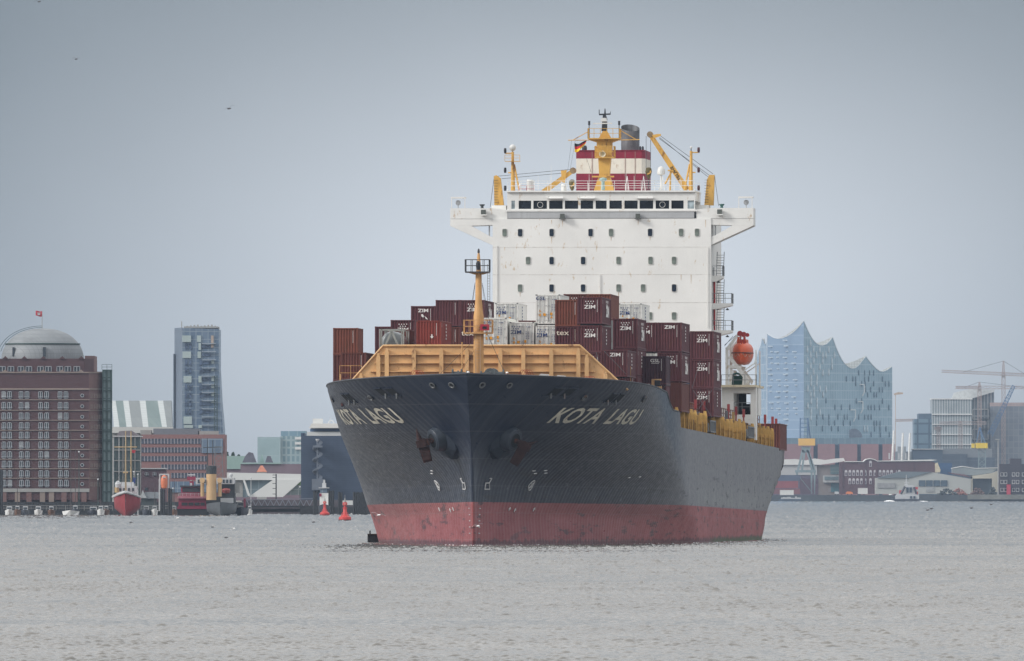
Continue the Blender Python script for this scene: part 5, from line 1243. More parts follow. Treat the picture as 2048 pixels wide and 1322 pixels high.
for px0, px1, py0, py1, m_ in ((364, 382, 671, 684, pp), (394, 402, 671, 684, pp), (397, 402, 686, 700, pp), (365, 382, 703, 716, pp), (395, 402, 703, 716, pp), (367, 383, 752, 765, pp), (397, 403, 752, 765, pp), (367, 384, 833, 848, pp), (368, 386, 850, 856, pp), (397, 404, 850, 856, pp),
      (422, 427, 671, 695, paint('tan_blind', (.42, .34, .29), .6)), (423, 428, 720, 727, pp), (423, 428, 735, 742, pp), (423, 428, 752, 762, pp), (423, 428, 768, 776, pp), (423, 428, 784, 792, pp), (423, 428, 800, 806, pp)):
    MB().bx(X(px0, D), X(px1, D), D-.25, D-.02, Z(py1, D), Z(py0, D)).build('pale_panel', m_, b)
for py in (687, 720, 736, 769, 785, 801, 818):
    for px in (370, 378, 399): MB().bx(X(px, D), X(px+5, D), D-.2, D-.03, Z(py+11, D), Z(py, D)).build('dark_window', dp_, b)
for k in range(10): MB().bx(X(404, D), X(421, D), D-.22, D-.03, Z(696+k*16.3, D), Z(690+k*16.3, D)).build('balcony_strip', dp_, b)
for k in range(12): MB().bx(X(404, D), X(432, D), D-.8, D-.3, Z(687+k*16.3, D)-.08, Z(687+k*16.3, D)+.08).build('balcony_edge', paint('edge_grey', (.30, .35, .40), .5), b)
mb = MB().lattice((X(432.5, D), D-6, Z(1000, D)), (X(432.5, D), D-6, Z(752, D)), .9, .7, 26, .09); 
c1 = thing('lattice_mast', 'dark lattice mast standing in front of the right side of the glass tower', 'mast', loc=(X(432.5, D), D-6, 2.6)); mb.build('mast_frame', grnm, c1)
# 4 orange brick office
D = 3720.
ob = facade('orange_brick', (.235, .125, .12), (.215, .115, .112), (.24, .13, .12), 1.4, .4, .03, .8, .6, .1)
b = mk('orange_brick_office', 'orange brick office with bands of narrow windows below the glass tower', 'building', 365, D)
MB().bx(X(283, D), X(450, D), D, D+25, Z(1010, D), Z(869, D)).build('wall', ob, b)
MB().bx(X(306, D), X(398, D), D+3, D+20, Z(869, D)+.01, Z(857, D)).build('roof_storey', paint('zinc', (.15, .165, .19), .6, .1, .1), b)
MB().bx(X(396, D), X(436, D), D+3, D+12, Z(869, D)+.01, Z(862, D)).build('roof_plant', concrete, b); MB().bx(X(280, D), X(302, D), D+3, D+12, Z(869, D)+.01, Z(860, D)).build('roof_plant', concrete, b)
bandm = paint('band_shadow', (.13, .12, .15), .7, .1, .1)
ow = MB().bx(-.26, .26, -.12, -.02, -.62, .62).mesh('window', glass('office_glass', (.05, .06, .085), .3)); 
ofm = MB().bx(-.40, -.28, -.10, -.02, -.62, .62).bx(.28, .40, -.10, -.02, -.62, .62).mesh('frame', paint('grey_frame', (.28, .26, .29), .6))
n = 0
for j, py in enumerate((882.5, 900, 917.5, 934, 951)):
    for i in range(20):
        px = 285.5+i*6.65
        if (j == 3 and px < 322) or (j == 4 and px < 340): continue
        if px > 402 and j < 2: continue
        p = (X(px, D), D, Z(py, D)); o = inst('window', ow, b, p); inst('frame', ofm, o, p); n += 1
MB().bx(X(403, D), X(446, D), D-.3, D-.02, Z(906, D), Z(877, D)).build('corner_glazing', tg, b)
MB().bx(X(340, D), X(449, D), D-.3, D-.02, Z(985, D), Z(963, D)).build('ground_glazing', tg, b)
D = 3660.
b = mk('low_brick_shed', 'low dark brick shed in front of the orange brick office', 'building', 310, D)
MB().bx(X(282, D), X(332, D), D, D+10, Z(1015, D), Z(938, D)).build('wall', paint('shed_brick', (.105, .065, .08), .8, .2, .3), b); MB().bx(X(281, D), X(332, D), D-.4, D+10, Z(938, D), Z(936, D)).build('roof', wfr, b)
for px in (293, 309): p = (X(px, D), D, Z(948, D)); o = inst('window', wm1[0], b, p); o.scale = (.8, 1, .5)
MB().bx(X(290, D), X(296, D), D-.1, D-.02, Z(981, D), Z(975, D)).build('small_window', fgl, b)
# 5 glass building with white posts
D = 3640.
b = mk('glass_front_building', 'narrow glass fronted building with tall white posts beside the red lightship', 'building', 255, D)
MB().bx(X(228, D), X(280, D), D, D+14, Z(1015, D), Z(873, D)).build('glass_wall', facade('green_curtain', (.07, .11, .115), (.13, .18, .18), (.15, .18, .18), 1.25, 2.6, .10, .2), b)
MB().bx(X(226, D), X(283, D), D-.6, D+14, Z(874, D)+.01, Z(871.5, D)).build('roof_edge', wfr, b)
for px in (227, 238, 246, 262, 270, 281): MB().bx(X(px, D)-.10, X(px, D)+.10, D-.4, D-.1, Z(1012, D), Z(873, D)).build('post', wfr if px < 240 else concrete, b)
for py in (900, 921, 943): MB().bx(X(228, D), X(281, D), D-.35, D-.05, Z(py, D)-.12, Z(py, D)+.12).build('floor_edge', concrete, b)
MB().prism([(X(232, D), Z(871.5, D)), (X(238, D), Z(862, D)), (X(262, D), Z(861, D)), (X(278, D), Z(871, D))], D+4, D+10).build('roof_storey', paint('roof_brown', (.16, .14, .15), .7), b)
# 6 quayside: jetties, piles, ships
D = 3500.
def pile(px0, px1, py0, py1, D, label, nm='mooring_piles', cat='piles'):
    b = thing(nm, label, cat, loc=(X((px0+px1)/2, D), D, 0)); mb = MB(); n = max(2, int((px1-px0)/4))
    for k in range(n): mb.tube((X(px0+(px1-px0)*(k+.5)/n, D), D, -.9), (X(px0+(px1-px0)*(k+.5)/n, D), D, Z(py0+(k % 2), D)), .28, n=6)
    mb.build('piles', darkc, b); return b
pile(-4, 6, 938, 1035, 3420, 'dark timber piles cut by the left edge of the photo')
pile(320, 330, 978, 1027, 3470, 'dark piles left of the framed orange boat'); pile(336, 344, 976, 1027, 3470, 'dark piles right of the framed orange boat')
jt = mk('floating_jetty', 'long low dark jetty lined with small boats below the brick block', 'jetty', 110, 3530)
D = 3530
MB().bx(X(-20, D), X(226, D), D, D+4, .2, Z(1021, D)).bx(X(-20, D), X(222, D), D+3, D+5, Z(1018, D), Z(1012, D)).build('jetty_deck', darkc, jt)
mb = MB()
for k in range(28): mb.tube((X(k*8, D), D+1, -.8), (X(k*8, D), D+1, Z(1008, D)), .14, n=5)
mb.build('jetty_piles', darkc, jt)
mb = MB(); random.seed(3)
jt2 = mk('floating_jetty', 'low pontoon between the red lightship and the red ferry', 'jetty', 300, 3500)
MB().bx(X(280, 3500), X(352, 3500), 3500, 3506, -.3, Z(1022, 3500)).build('jetty_deck', darkc, jt2)
def small_boat(px, w_, D, hullc, label, h_=1.1, cabin=True, mast=0):
    b = thing('small_boat', label, 'boat', loc=(X(px, D), D, 0), group='small boats along the jetty'); W2 = w_/F*D/2; x = X(px, D)
    mb = MB(); mb.add([(x-W2*.8, D, -.3), (x+W2*.8, D, -.3), (x+W2, D+1, h_), (x-W2, D+1, h_), (x, D-1.2, h_+.3), (x-W2*.8, D+7, -.3), (x+W2*.8, D+7, -.3), (x+W2, D+7, h_), (x-W2, D+7, h_), (x, D-.6, -.3)],
                      [(0, 9, 4, 3), (9, 1, 2, 4), (3, 4, 2), (0, 3, 8, 5), (1, 6, 7, 2), (3, 2, 7, 8), (5, 8, 7, 6)]); mb.build('boat_hull', hullc, b)
    if cabin: MB().bx(x-W2*.6, x+W2*.6, D+1.6, D+4.5, h_-.1, h_+.95).build('cabin', wfr, b); MB().bx(x-W2*.5, x+W2*.5, D+1.5, D+1.58, h_+.35, h_+.7).build('cabin_window', fgl, b)
    if mast: MB().tube((x, D+3, h_), (x, D+3, h_+mast), .09, .05, 5).build('mast', paint('mast_dark', (.06, .05, .05), .6), b)
dkh = paint('dark_hull', (.04, .045, .06), .5); whh = paint('white_hull', (.55, .55, .54), .5); brh = paint('brown_hull', (.10, .05, .03), .6)
small_boat(18, 17, 3505, whh, 'small white boat furthest left at the jetty')
small_boat(50, 15, 3508, dkh, 'small dark hulled boat second from the left at the jetty')
small_boat(76, 16, 3508, whh, 'small white boat under the middle of the brick block')
small_boat(102, 14, 3508, brh, 'small brown hulled boat left of the sailing barge')
small_boat(141, 34, 3495, whh, 'pale sailing barge with a tall bare dark mast in front of the brick block', .9, False, 18.5)
small_boat(150, 14, 3503, dkh, 'dark boat with a mast right behind the pale sailing barge', 1.3, True, 14)
small_boat(186, 22, 3506, dkh, 'dark boat left of the red lightship', 1.0, True)
small_boat(212, 12, 3506, brh, 'small brown boat tucked beside the stair tower', 1.2, True)
# a ship hull seen bow on, lofted
def bow_hull(b, px, wpx, top_c, top_e, D, m, Lh=24, nm='hull', flare=.85, bot=-.6):
    x = X(px, D); W2 = wpx/F*D/2; secs = []; V = []; n = 9
    zc, ze = Z(top_c, D), Z(top_e, D)
    st_ = [(0, .02, zc), (.03, .25, zc-.1*(zc-ze)), (.08, .5, zc-.35*(zc-ze)), (.16, .78, zc-.7*(zc-ze)), (.28, .95, ze), (.5, 1, ze-.1), (1, .9, ze)]
    for t, wv, zt2 in st_:
        for k in range(n):
            u = -1+2*k/(n-1); au = abs(u)
            # section from rail (u=-1) through keel (u=0) to rail
            V.append((x+math.copysign(W2*wv*(flare+(1-flare)*au)*min(1, au*2.2), u), D+t*Lh+(1-au)*.03*Lh*(1-t), bot+(zt2-bot)*max(0, (au-.0))**1.0))
    MB().add(V, [(i*n+k, i*n+k+1, (i+1)*n+k+1, (i+1)*n+k) for i in range(len(st_)-1) for k in range(n-1)]+[(i*n+n-1, i*n, (i+1)*n, (i+1)*n+n-1) for i in range(len(st_)-1)]).build(nm, m, b, smooth=60)
    return x, W2, ze
# red lightship
D = 3420.
b = mk('lightship', 'red hulled lightship with two tall yellow masts moored bow on', 'ship', 251, D, 1030)
x, W2, ze = bow_hull(b, 251, 54, 986, 996, D, paint('lightship_red', (.25, .032, .038), .5, .12, .3), 30)
MB().path([(x-W2*1.0, D+8, ze+.25), (x-W2*.5, D+1.5, ze+.9), (x, D-.2, ze+1.35), (x+W2*.5, D+1.5, ze+.9), (x+W2, D+8, ze+.25)], .30, 6).build('white_bulwark', wfr, b)
MB().bx(x-W2*.75, x+W2*.75, D+10, D+18, ze, Z(972, D)).bx(x-W2*.5, x+W2*.5, D+11, D+15, Z(972, D), Z(964, D)).build('deckhouse', wfr, b)
for q in (-.55, -.25, .1, .4): MB().bx(x+W2*q, x+W2*(q+.15), D+9.9, D+9.98, Z(982, D), Z(976, D)).build('cabin_window', fgl, b)
my = paint('mast_yellow', (.42, .30, .15), .5)
MB().tube((X(250.5, D), D+4, ze), (X(250.5, D), D+4, Z(862, D)), .20, .12, 8).build('mast', my, b); MB().tube((X(258.5, D), D+16, ze), (X(258.5, D), D+16, Z(862, D)), .17, .10, 8).build('mast', my, b)
MB().tube((X(227, D), D+4, Z(894, D)), (X(273, D), D+4, Z(894, D)), .12, n=5).build('yard', my, b); MB().tube((X(245, D), D+4, Z(945, D)), (X(255, D), D+4, Z(945, D)), .2).build('yard', my, b)
mb = MB()
for q in (-1, -.5, .5, 1): mb.tube((X(251, D), D+4, Z(900, D)), (x+W2*q, D+9, ze+.5), .05, n=4)
mb.tube((X(251, D), D+4, Z(864, D)), (x, D, ze+1), .05, n=4).build('rigging', paint('rig', (.15, .14, .13), .7), b)
MB().lathe((X(234, D), D+8, Z(975, D)), [(.6, 0), (.7, .8), (.4, 1.3), (.1, 1.5)], 10).build('vent_cowl', wfr, b)
MB().lathe((X(232, D), D+8, Z(985, D)), [(.5, 0), (.5, 1.2)], 8).build('cowl_base', my, b)
fl = thing('flag', 'small red flag flying from the aft mast of the red lightship', 'flag', loc=(X(260, D), D+16, Z(902, D)))
MB().add([(X(260, D), D+16, Z(899, D)), (X(268, D), D+16.3, Z(900, D)), (X(266, D), D+16.1, Z(906, D)), (X(260, D), D+16, Z(905, D))], [(0, 1, 2, 3)]).build('flag_cloth', paint('flag_red3', (.42, .03, .04), .7), fl)
fl = thing('flag', 'small blue flag low beside the aft mast of the red lightship', 'flag', loc=(X(264, D), D+20, Z(965, D)))
MB().add([(X(262, D), D+20, Z(954, D)), (X(268, D), D+20.3, Z(956, D)), (X(266, D), D+20.1, Z(967, D)), (X(261, D), D+20, Z(966, D))], [(0, 1, 2, 3)]).build('flag_cloth', paint('flag_blue', (.03, .06, .22), .7), fl)
# jetty shelter
b = mk('jetty_shelter', 'grey gabled jetty shelter right of the red lightship', 'building', 300, 3520)
D = 3520.
MB().prism([(X(283, D), Z(997, D)), (X(318, D), Z(997, D)), (X(316, D), Z(984, D)), (X(290, D), Z(984, D))], D, D+8).build('roof', paint('shelter_roof', (.20, .22, .24), .6), b)
MB().prism([(X(280, D), Z(996, D)), (X(293, D), Z(996, D)), (X(285.5, D), Z(980, D))], D-.3, D-.02).build('gable', paint('shelter_gable', (.34, .36, .37), .6), b)
MB().bx(X(283, D), X(312, D), D+.5, D+7, Z(1022, D), Z(997, D)-.01).build('wall', paint('shelter_wall', (.05, .065, .07), .6, .3, .5), b)
# framed orange boat
D = 3480.
b = mk('boat_davit_frame', 'white steel launching frame standing on the pontoon', 'frame', 328, D)
mb = MB()
for px in (319.5, 337): mb.bx(X(px, D)-.15, X(px, D)+.15, D, D+.4, 1.0, Z(948, D))
mb.bx(X(319.5, D), X(337, D), D+.01, D+.39, Z(950, D), Z(947.5, D)).bx(X(317, D), X(318, D), D+2, D+2.3, 1, Z(958, D)).build('frame', wfr, b)
b = mk('rescue_boat', 'orange rescue boat hung upright in the white frame on the pontoon', 'boat', 328, D, 974)
x = X(328.3, D); zc = Z(964, D)
MB().lathe((x, D+.1, zc), [(.2, -1.5), (.6, -1.3), (.78, -.4), (.75, .6), (.5, 1.35), (.15, 1.6)], 14).build('boat_body', paint('rescue_orange', (.58, .17, .08), .5, .08, 1), b, smooth=50)
MB().bx(x-.35, x+.35, D-.75, D-.6, zc+.9, zc+1.2).build('boat_window', wfr, b)
# red ferry
D = 3440.
fr_ = paint('ferry_red', (.25, .025, .06), .5, .1, .4); fd = paint('ferry_dark', (.035, .04, .045), .6)
b = mk('harbour_ferry', 'crimson double deck harbour ferry moored end on, left of the steam icebreaker', 'ferry', 386, D, 1028)
x0, x1 = X(354, D), X(416, D)
MB().prism([(x0+.2, -.4), (x1-.2, -.4), (x1, Z(1018, D)), (x0, Z(1018, D))], D, D+24).build('lower_hull', fd, b)
MB().prism([(x0, Z(1018, D)), (x1, Z(1018, D)), (x1-.1, Z(1013, D)), (x0+.1, Z(1013, D))], D-.2, D+24).build('rubbing_band', fr_, b)
xa, xb = X(357, D), X(413, D)
MB().bx(xa, xb, D+1, D+22, Z(1013, D)+.01, Z(997, D)).build('lower_cabin', fr_, b)
for px0, px1 in ((363, 375), (377, 387), (389, 399), (401, 409)): MB().bx(X(px0, D), X(px1, D), D+.9, D+.98, Z(1011, D), Z(1005, D)).build('saloon_window', fd, b)
MB().bx(xa-.3, xb+.1, D+.5, D+20, Z(997, D)+.01, Z(993, D)).bx(xa, xb, D+.6, D+.8, Z(993, D), Z(992, D)).build('upper_deck', paint('ferry_pink', (.42, .16, .20), .5), b)
MB().rail([(xa, D+.8, Z(993, D)), (xb, D+.8, Z(993, D))], .7, .9, .05).build('railing', wfr, b)
MB().bx(X(361, D), X(402, D), D+5, D+14, Z(993, D)+.02, Z(974, D)).build('wheelhouse', fr_, b); MB().bx(X(364, D), X(399, D), D+4.9, D+4.98, Z(984, D), Z(975.5, D)).build('wheelhouse_window', fd, b)
MB().bx(X(359.5, D), X(403, D), D+4.6, D+14.3, Z(974, D)+.01, Z(971, D)).build('wheelhouse_roof', fd, b)
MB().bx(X(378, D), X(386, D), D+7, D+9, Z(971, D)+.02, Z(962, D)).bx(X(373, D), X(390, D), D+6.9, D+7.3, Z(960, D), Z(953, D)).build('signal_rack', fr_, b)
MB().tube((X(374, D), D+7, Z(950, D)), (X(389, D), D+7, Z(950, D)), .12).tube((X(381, D), D+7, Z(962, D)), (X(381, D), D+7, Z(950, D)), .1).bx(X(379, D), X(383, D), D+6.8, D+6.88, Z(971, D), Z(966, D)).build('radar_bar', wfr, b)
# steam icebreaker
D = 3425.
b = mk('steam_icebreaker', 'grey steam icebreaker with a fat yellow funnel with a black top', 'ship', 437, D, 1027)
x, W2, ze = bow_hull(b, 441, 62, 1004, 1008, D, paint('icebreaker_grey', (.10, .11, .12), .5, .15, .4), 26, flare=.9)
MB().bx(X(411, D), X(468, D), D+6, D+24, ze, Z(993, D)).build('lower_house', fd, b)
MB().bx(X(440, D), X(466, D), D+5.9, D+5.98, Z(1006, D), Z(996, D)).build('white_panel', wfr, b)
MB().bx(X(390, D), X(467, D), D+8, D+22, Z(968, D), Z(955.5, D)).build('bridge', wfr, b)
for px in (394, 400, 406, 444, 451, 458): MB().bx(X(px, D), X(px+4, D), D+7.9, D+7.98, Z(966, D), Z(959, D)).build('bridge_window', fgl, b)
MB().bx(X(442, D), X(468, D), D+9, D+21, Z(993, D)+.01, Z(968, D)-.01).build('upper_house', fd, b)
MB().lathe((X(451, D), D+7.5, Z(980, D)), [(.1, -.9), (.8, -.6), (1.0, 0), (.8, .3), (.1, .4)], 12).build('ship_boat', paint('boat_brown', (.28, .06, .05), .6), b)
fy = paint('funnel_yellow', (.50, .33, .17), .5, .08, .4)
xf = X(422, D); rf = 10.2/F*D
MB().lathe((xf, D+4, 0), [(rf, Z(1000, D)), (rf, Z(948, D))], 20).build('funnel', fy, b, smooth=40); MB().lathe((xf, D+4, 0), [(rf*1.02, Z(948, D)), (rf*1.05, Z(932, D)), (rf*.9, Z(931, D))], 20).build('funnel_top', fd, b, smooth=40)
for px in (404, 439):
    xx = X(px, D); s = 1 if px > 422 else -1
    MB().lathe((xx, D+4, 0), [(.42, Z(993, D)), (.42, Z(966, D)), (.50, Z(962, D)), (.45, Z(957.5, D)), (.2, Z(956, D))], 12).build('vent_cowl', fy, b, smooth=40)
    MB().lathe((xx, D+3.6, Z(961, D)), [(.45, 0), (.6, .5)], 12, (0, -1, .1)).build('cowl_mouth', fy, b, smooth=40)
MB().tube((X(413, D), D+10, Z(955, D)), (X(413, D), D+10, Z(876, D)), .13, .08, 6).tube((X(423, D), D+14, Z(930, D)), (X(423, D), D+14, Z(880, D)), .13, .08, 6).tube((X(404, D), D+10, Z(895, D)), (X(440, D), D+10, Z(894, D)), .08, n=5).build('mast', fd, b)
MB().bx(X(466, D), X(478, D), D+10, D+14, Z(986, D), Z(966, D)).build('side_box', concrete, b)
MB().ball((X(460, D), D+10, Z(950, D)), .45, 10).tube((X(460, D), D+10, Z(956, D)), (X(460, D), D+10, Z(951, D)), .3).build('radar_dome', wfr, b)
# tug beside
D = 3440.
b = mk('small_tug', 'small dark tug with a red sign lying right of the icebreaker', 'tug', 484, D, 1027)
x, W2, ze = bow_hull(b, 483, 28, 1014, 1017, D, dkh, 14)
MB().bx(X(474, D), X(488, D), D+3, D+8, ze, Z(1004, D)).build('wheelhouse', concrete, b); MB().bx(X(476, D), X(486, D), D+2.9, D+2.98, Z(1010, D), Z(1006, D)).build('cabin_window', fgl, b); MB().bx(X(487, D), X(491, D), D+2, D+2.3, ze, Z(997, D)).build('red_sign', fr_, b)
# crane lattice on the icebreaker's far side
D = 3600.
b = mk('lattice_crane', 'grey lattice crane standing behind the icebreaker masts', 'crane', 440, D)
MB().lattice((X(437, D), D, 2.6), (X(437, D), D, Z(893, D)), 2.6, 1.6, 7, .12).build('crane_tower', paint('crane_grey', (.17, .18, .19), .6), b)
# 7 angular white building
D = 4050.
b = mk('angular_white_building', 'low angular white cruise terminal with a slanting white roof plane and green slope', 'building', 525, D)
wc = paint('terminal_white', (.60, .61, .60), .6, .05, .05)
P2 = lambda l: [(X(px, D), Z(py, D)) for px, py in l]
MB().prism(P2([(450, 945), (600, 948), (606, 960), (450, 960)]), D, D+12).build('roof_plane', wc, b)
MB().prism(P2([(545, 960.2), (604, 960.2), (566, 994), (497, 994)]), D-.5, D+10).build('slanted_wall', wc, b)
MB().prism(P2([(486, 960.2), (545, 960.2), (497, 994), (486, 994)]), D+1, D+8).build('glazing', facade('terminal_glass', (.11, .15, .17), (.14, .18, .20), (.2, .24, .26), 3.2, 6, .12, .2), b)
MB().prism(P2([(486, 960.3), (490, 960.3), (501, 992), (496, 992)]), D-1, D-.6).build('strut', wc, b)
MB().prism(P2([(450, 960.2), (485.5, 960.2), (485.5, 994), (450, 994)]), D+1, D+9).build('end_wall', concrete, b)
MB().prism(P2([(588, 960.3), (606, 960.3), (606, 970), (580, 970)]), D+.5, D+9).build('green_slope', paint('terminal_green', (.17, .26, .12), .8, .2, .2), b)
MB().prism(P2([(580, 970.2), (606, 970.2), (606, 990), (566, 990)]), D+.6, D+9).build('lower_glazing', facade('terminal_glass2', (.16, .2, .2), (.22, .25, .25), (.3, .32, .32), 2, 3, .12, .2), b)
D = 3760.
b = mk('signal_mast', 'black ladder like signal mast in front of the slanting white wall', 'mast', 552, D)
MB().bx(X(551, D), X(553.5, D), D, D+.5, 2.6, Z(948, D)).build('mast_post', darkc, b); mb = MB()
for py in (950, 955, 967, 977, 988): mb.bx(X(545, D), X(552, D), D+.1, D+.4, Z(py, D)-.07, Z(py, D)+.07)
mb.build('mast_arms', darkc, b)
# gangway bridge
D = 3640.
b = mk('access_bridge', 'long low steel truss bridge running out to the landing stage', 'bridge', 560, D)
tm = paint('truss_steel', (.20, .21, .25), .6, .15, .2)
MB().bx(X(490, D), X(640, D), D, D+3, Z(1015, D), Z(1011.5, D)).build('bridge_deck', darkc, b); mb = MB(); k = 0
for side_ in (D+.2, D+2.8):
    mb.tube((X(493, D), side_, Z(1000, D)), (X(625, D), side_, Z(997, D)), .13, n=4)
    for k in range(11):
        p0, p1 = 493+k*12, 499+k*12; mb.tube((X(p0, D), side_, Z(1000, D)), (X(p1, D), side_, Z(1012, D)), .10, n=4).tube((X(p1, D), side_, Z(1012, D)), (X(p0+12, D), side_, Z(1000, D)), .10, n=4)
mb.build('truss', tm, b)
MB().bx(X(492, D), X(640, D), D+4, D+8, Z(1024, D), Z(1017, D)).build('pontoon', darkc, b)
b = mk('quay_wall', 'brown sheet pile quay wall behind the truss bridge', 'quay wall', 500, 3700); MB().bx(X(484, 3700), X(765, 3700), 3700, 3702, -1, Z(1000, 3700)).build('wall_face', paint('sheet_pile', (.075, .065, .075), .85, .3, .3), b)
b = mk('quay_wall', 'dark quay wall at the foot of the brick block', 'quay wall', 80, 3568); MB().bx(X(-60, 3568), X(486, 3568), 3567, 3569.5, -1, 3.0).build('wall_face', darkc, b)
for px, lb in ((519, 'left'), (523, 'right')):
    pass
# 8 dark block with spiral stair and pale upper ship decks behind
D = 3800.
b = mk('dark_office_block', 'dark slate blue office block with a white helical stair, left of the ship hull', 'building', 670, D)
MB().bx(X(602, D), X(780, D), D, D+30, Z(1000, D), Z(871.5, D)).build('wall', facade('slate_louvre', (.031, .050, .088), (.037, .057, .098), (.046, .068, .112), 8, .45, .05, .6, .3, .1), b)
MB().bx(X(602, D), X(609, D), D-.02, D+30, Z(871.5, D), Z(866, D)).build('corner_upstand', facade('slate2', (.03, .05, .095), (.04, .06, .11), (.04, .06, .11), 8, .45, .05), b)
MB().bx(X(606, D), X(780, D), D+.5, D+28, Z(1022, D), Z(1000, D)-.02).build('ground_storey', darkc, b)
sm_ = paint('stair_grey', (.13, .15, .185), .5, .15, .2)
mb = MB(); xs = X(635, D); rs_ = 9/F*D
for k in range(64):
    t = k*.42; z = Z(978-k*1.55, D); mb.box((xs+rs_*.75*math.cos(t), D-1.8+rs_*.75*math.sin(t), z), (.45, .3, .14))
mb.build('spiral_stair', sm_, b); MB().tube((xs, D-1.8, Z(985, D)), (xs, D-1.8, Z(880, D)), .18, n=6).build('stair_core', sm_, b)
MB().bx(X(626, D), X(645, D), D-3, D-.4, Z(895, D), Z(891, D)).bx(X(624, D), X(650, D), D-3, D-.3, Z(980, D), Z(958, D)).build('stair_landing', sm_, b)
MB().lathe((xs, D-1.8, 0), [(.1, Z(884, D)), (.45, Z(880, D)), (.45, Z(878, D))], 10).build('lamp_head', wfr, b)
D = 3900.
b = mk('white_upper_storeys', 'white stepped rooftop storeys rising behind the dark office block', 'building', 650, D)
MB().bx(X(614, D), X(780, D), D, D+20, Z(873, D), Z(864, D)).bx(X(622, D), X(780, D), D+2, D+18, Z(864, D)+.01, Z(856, D)).build('lower_storey', wc, b)
MB().prism([(X(618, D), Z(856, D)), (X(780, D), Z(856, D)), (X(780, D), Z(847, D)), (X(623, D), Z(847, D))], D-1, D+20).build('white_storey', paint('bright_white', (.72, .70, .66), .5, .04, .1), b)
MB().bx(X(620, D), X(780, D), D+1.9, D+2-.02, Z(863, D), Z(857.5, D)).build('window_band', paint('blue_band', (.10, .16, .28), .4), b)
MB().bx(X(625, D), X(645, D), D+4, D+10, Z(847, D)+.01, Z(837, D)).build('roof_box', wc, b)
MB().path([(X(662-6*math.cos(t)*-1-0, D), D+4, Z(848, D)+.9*math.sin(t)) for t in np.linspace(0, pi, 8)], .12, 5).tube((X(660, D), D+4, Z(846, D)), (X(660, D), D+4, Z(835, D)), .06, n=4).build('roof_arch', wc, b)
# 9 far pale buildings and roofs
D = 5400.
b = mk('pale_green_office', 'pale green glass office far away behind the terminal', 'building', 560, D)
MB().bx(X(515, D), X(561, D), D, D+30, 2.6, Z(874, D)).build('wall', facade('pale_green', (.27, .37, .39), (.30, .40, .42), (.32, .41, .43), 9, 6, .2, .4), b)
MB().bx(X(561, D), X(612, D), D+1, D+30, 2.6, Z(872, D)).build('grid_wall', facade('pale_grid', (.14, .23, .27), (.20, .28, .31), (.34, .42, .43), 1.6, 2.6, .35, .4), b)
MB().bx(X(561, D), X(612, D), D+6, D+26, Z(872, D)+.02, Z(862, D)).build('roof_storey', facade('pale_top', (.15, .24, .30), (.18, .27, .33), (.3, .38, .4), 3, 6, .2, .4), b)
for k in range(3): MB().bx(X(590, D), X(612, D), D+.6, D+.96, Z(879+k*10, D), Z(874+k*10, D)).build('white_band', wc, b)
D = 4900.
cop = paint('copper_green', (.26, .37, .34), .7, .12, .1); fb = paint('far_brick', (.17, .125, .15), .8, .15, .1)
b = mk('copper_roof_hall', 'far brick hall with a wide pale green copper roof right of the glass tower', 'building', 475, D)
MB().prism([(X(440, D), Z(938, D)), (X(486, D), Z(938, D)), (X(492, D), Z(912, D)), (X(440, D), Z(912, D))], D, D+20).build('roof', cop, b); MB().bx(X(440, D), X(487, D), D+.5, D+19, 2.6, Z(938, D)-.02).build('wall', fb, b)
b = mk('brick_customs_house', 'far purple brown brick building with steep roofs and a green roof line', 'building', 540, D-60)
D = 4840.
MB().bx(X(481, D), X(606, D), D, D+20, 2.6, Z(928, D)).build('wall', fb, b); MB().bx(X(480, D), X(562, D), D-.5, D+21, Z(928, D)+.01, Z(925.5, D)).build('green_eaves', cop, b)
for pts in ([(484, 925), (512, 925), (505, 906), (497, 904), (490, 912)], [(530, 925), (545, 925), (540, 912), (534, 912)]):
    MB().prism([(X(px, D), Z(py, D)) for px, py in pts], D+4, D+14).build('steep_roof', paint('slate_roof', (.11, .10, .13), .7), b)
MB().prism([(X(519, D), Z(925, D)), (X(528, D), Z(925, D)), (X(523.5, D), Z(908, D))], D+5, D+8).build('green_spire', cop, b)
b = mk('tented_kiosk', 'small pyramid shaped orange red roof behind the white terminal', 'building', 523, 4500)
D = 4500.
V = [(X(513, D), D, Z(944, D)), (X(534, D), D, Z(944, D)), (X(534, D), D+4, Z(944, D)), (X(513, D), D+4, Z(944, D)), (X(521, D), D+2, Z(931, D)), (X(525, D), D+2, Z(931, D))]
MB().add(V, [(0, 1, 5, 4), (1, 2, 5), (2, 3, 4, 5), (3, 0, 4), (0, 3, 2, 1)]).build('roof', paint('kiosk_orange', (.42, .16, .10), .7), b); MB().bx(X(514, D), X(533, D), D+.1, D+3.9, 2.6, Z(944, D)-.01).build('wall', concrete, b)
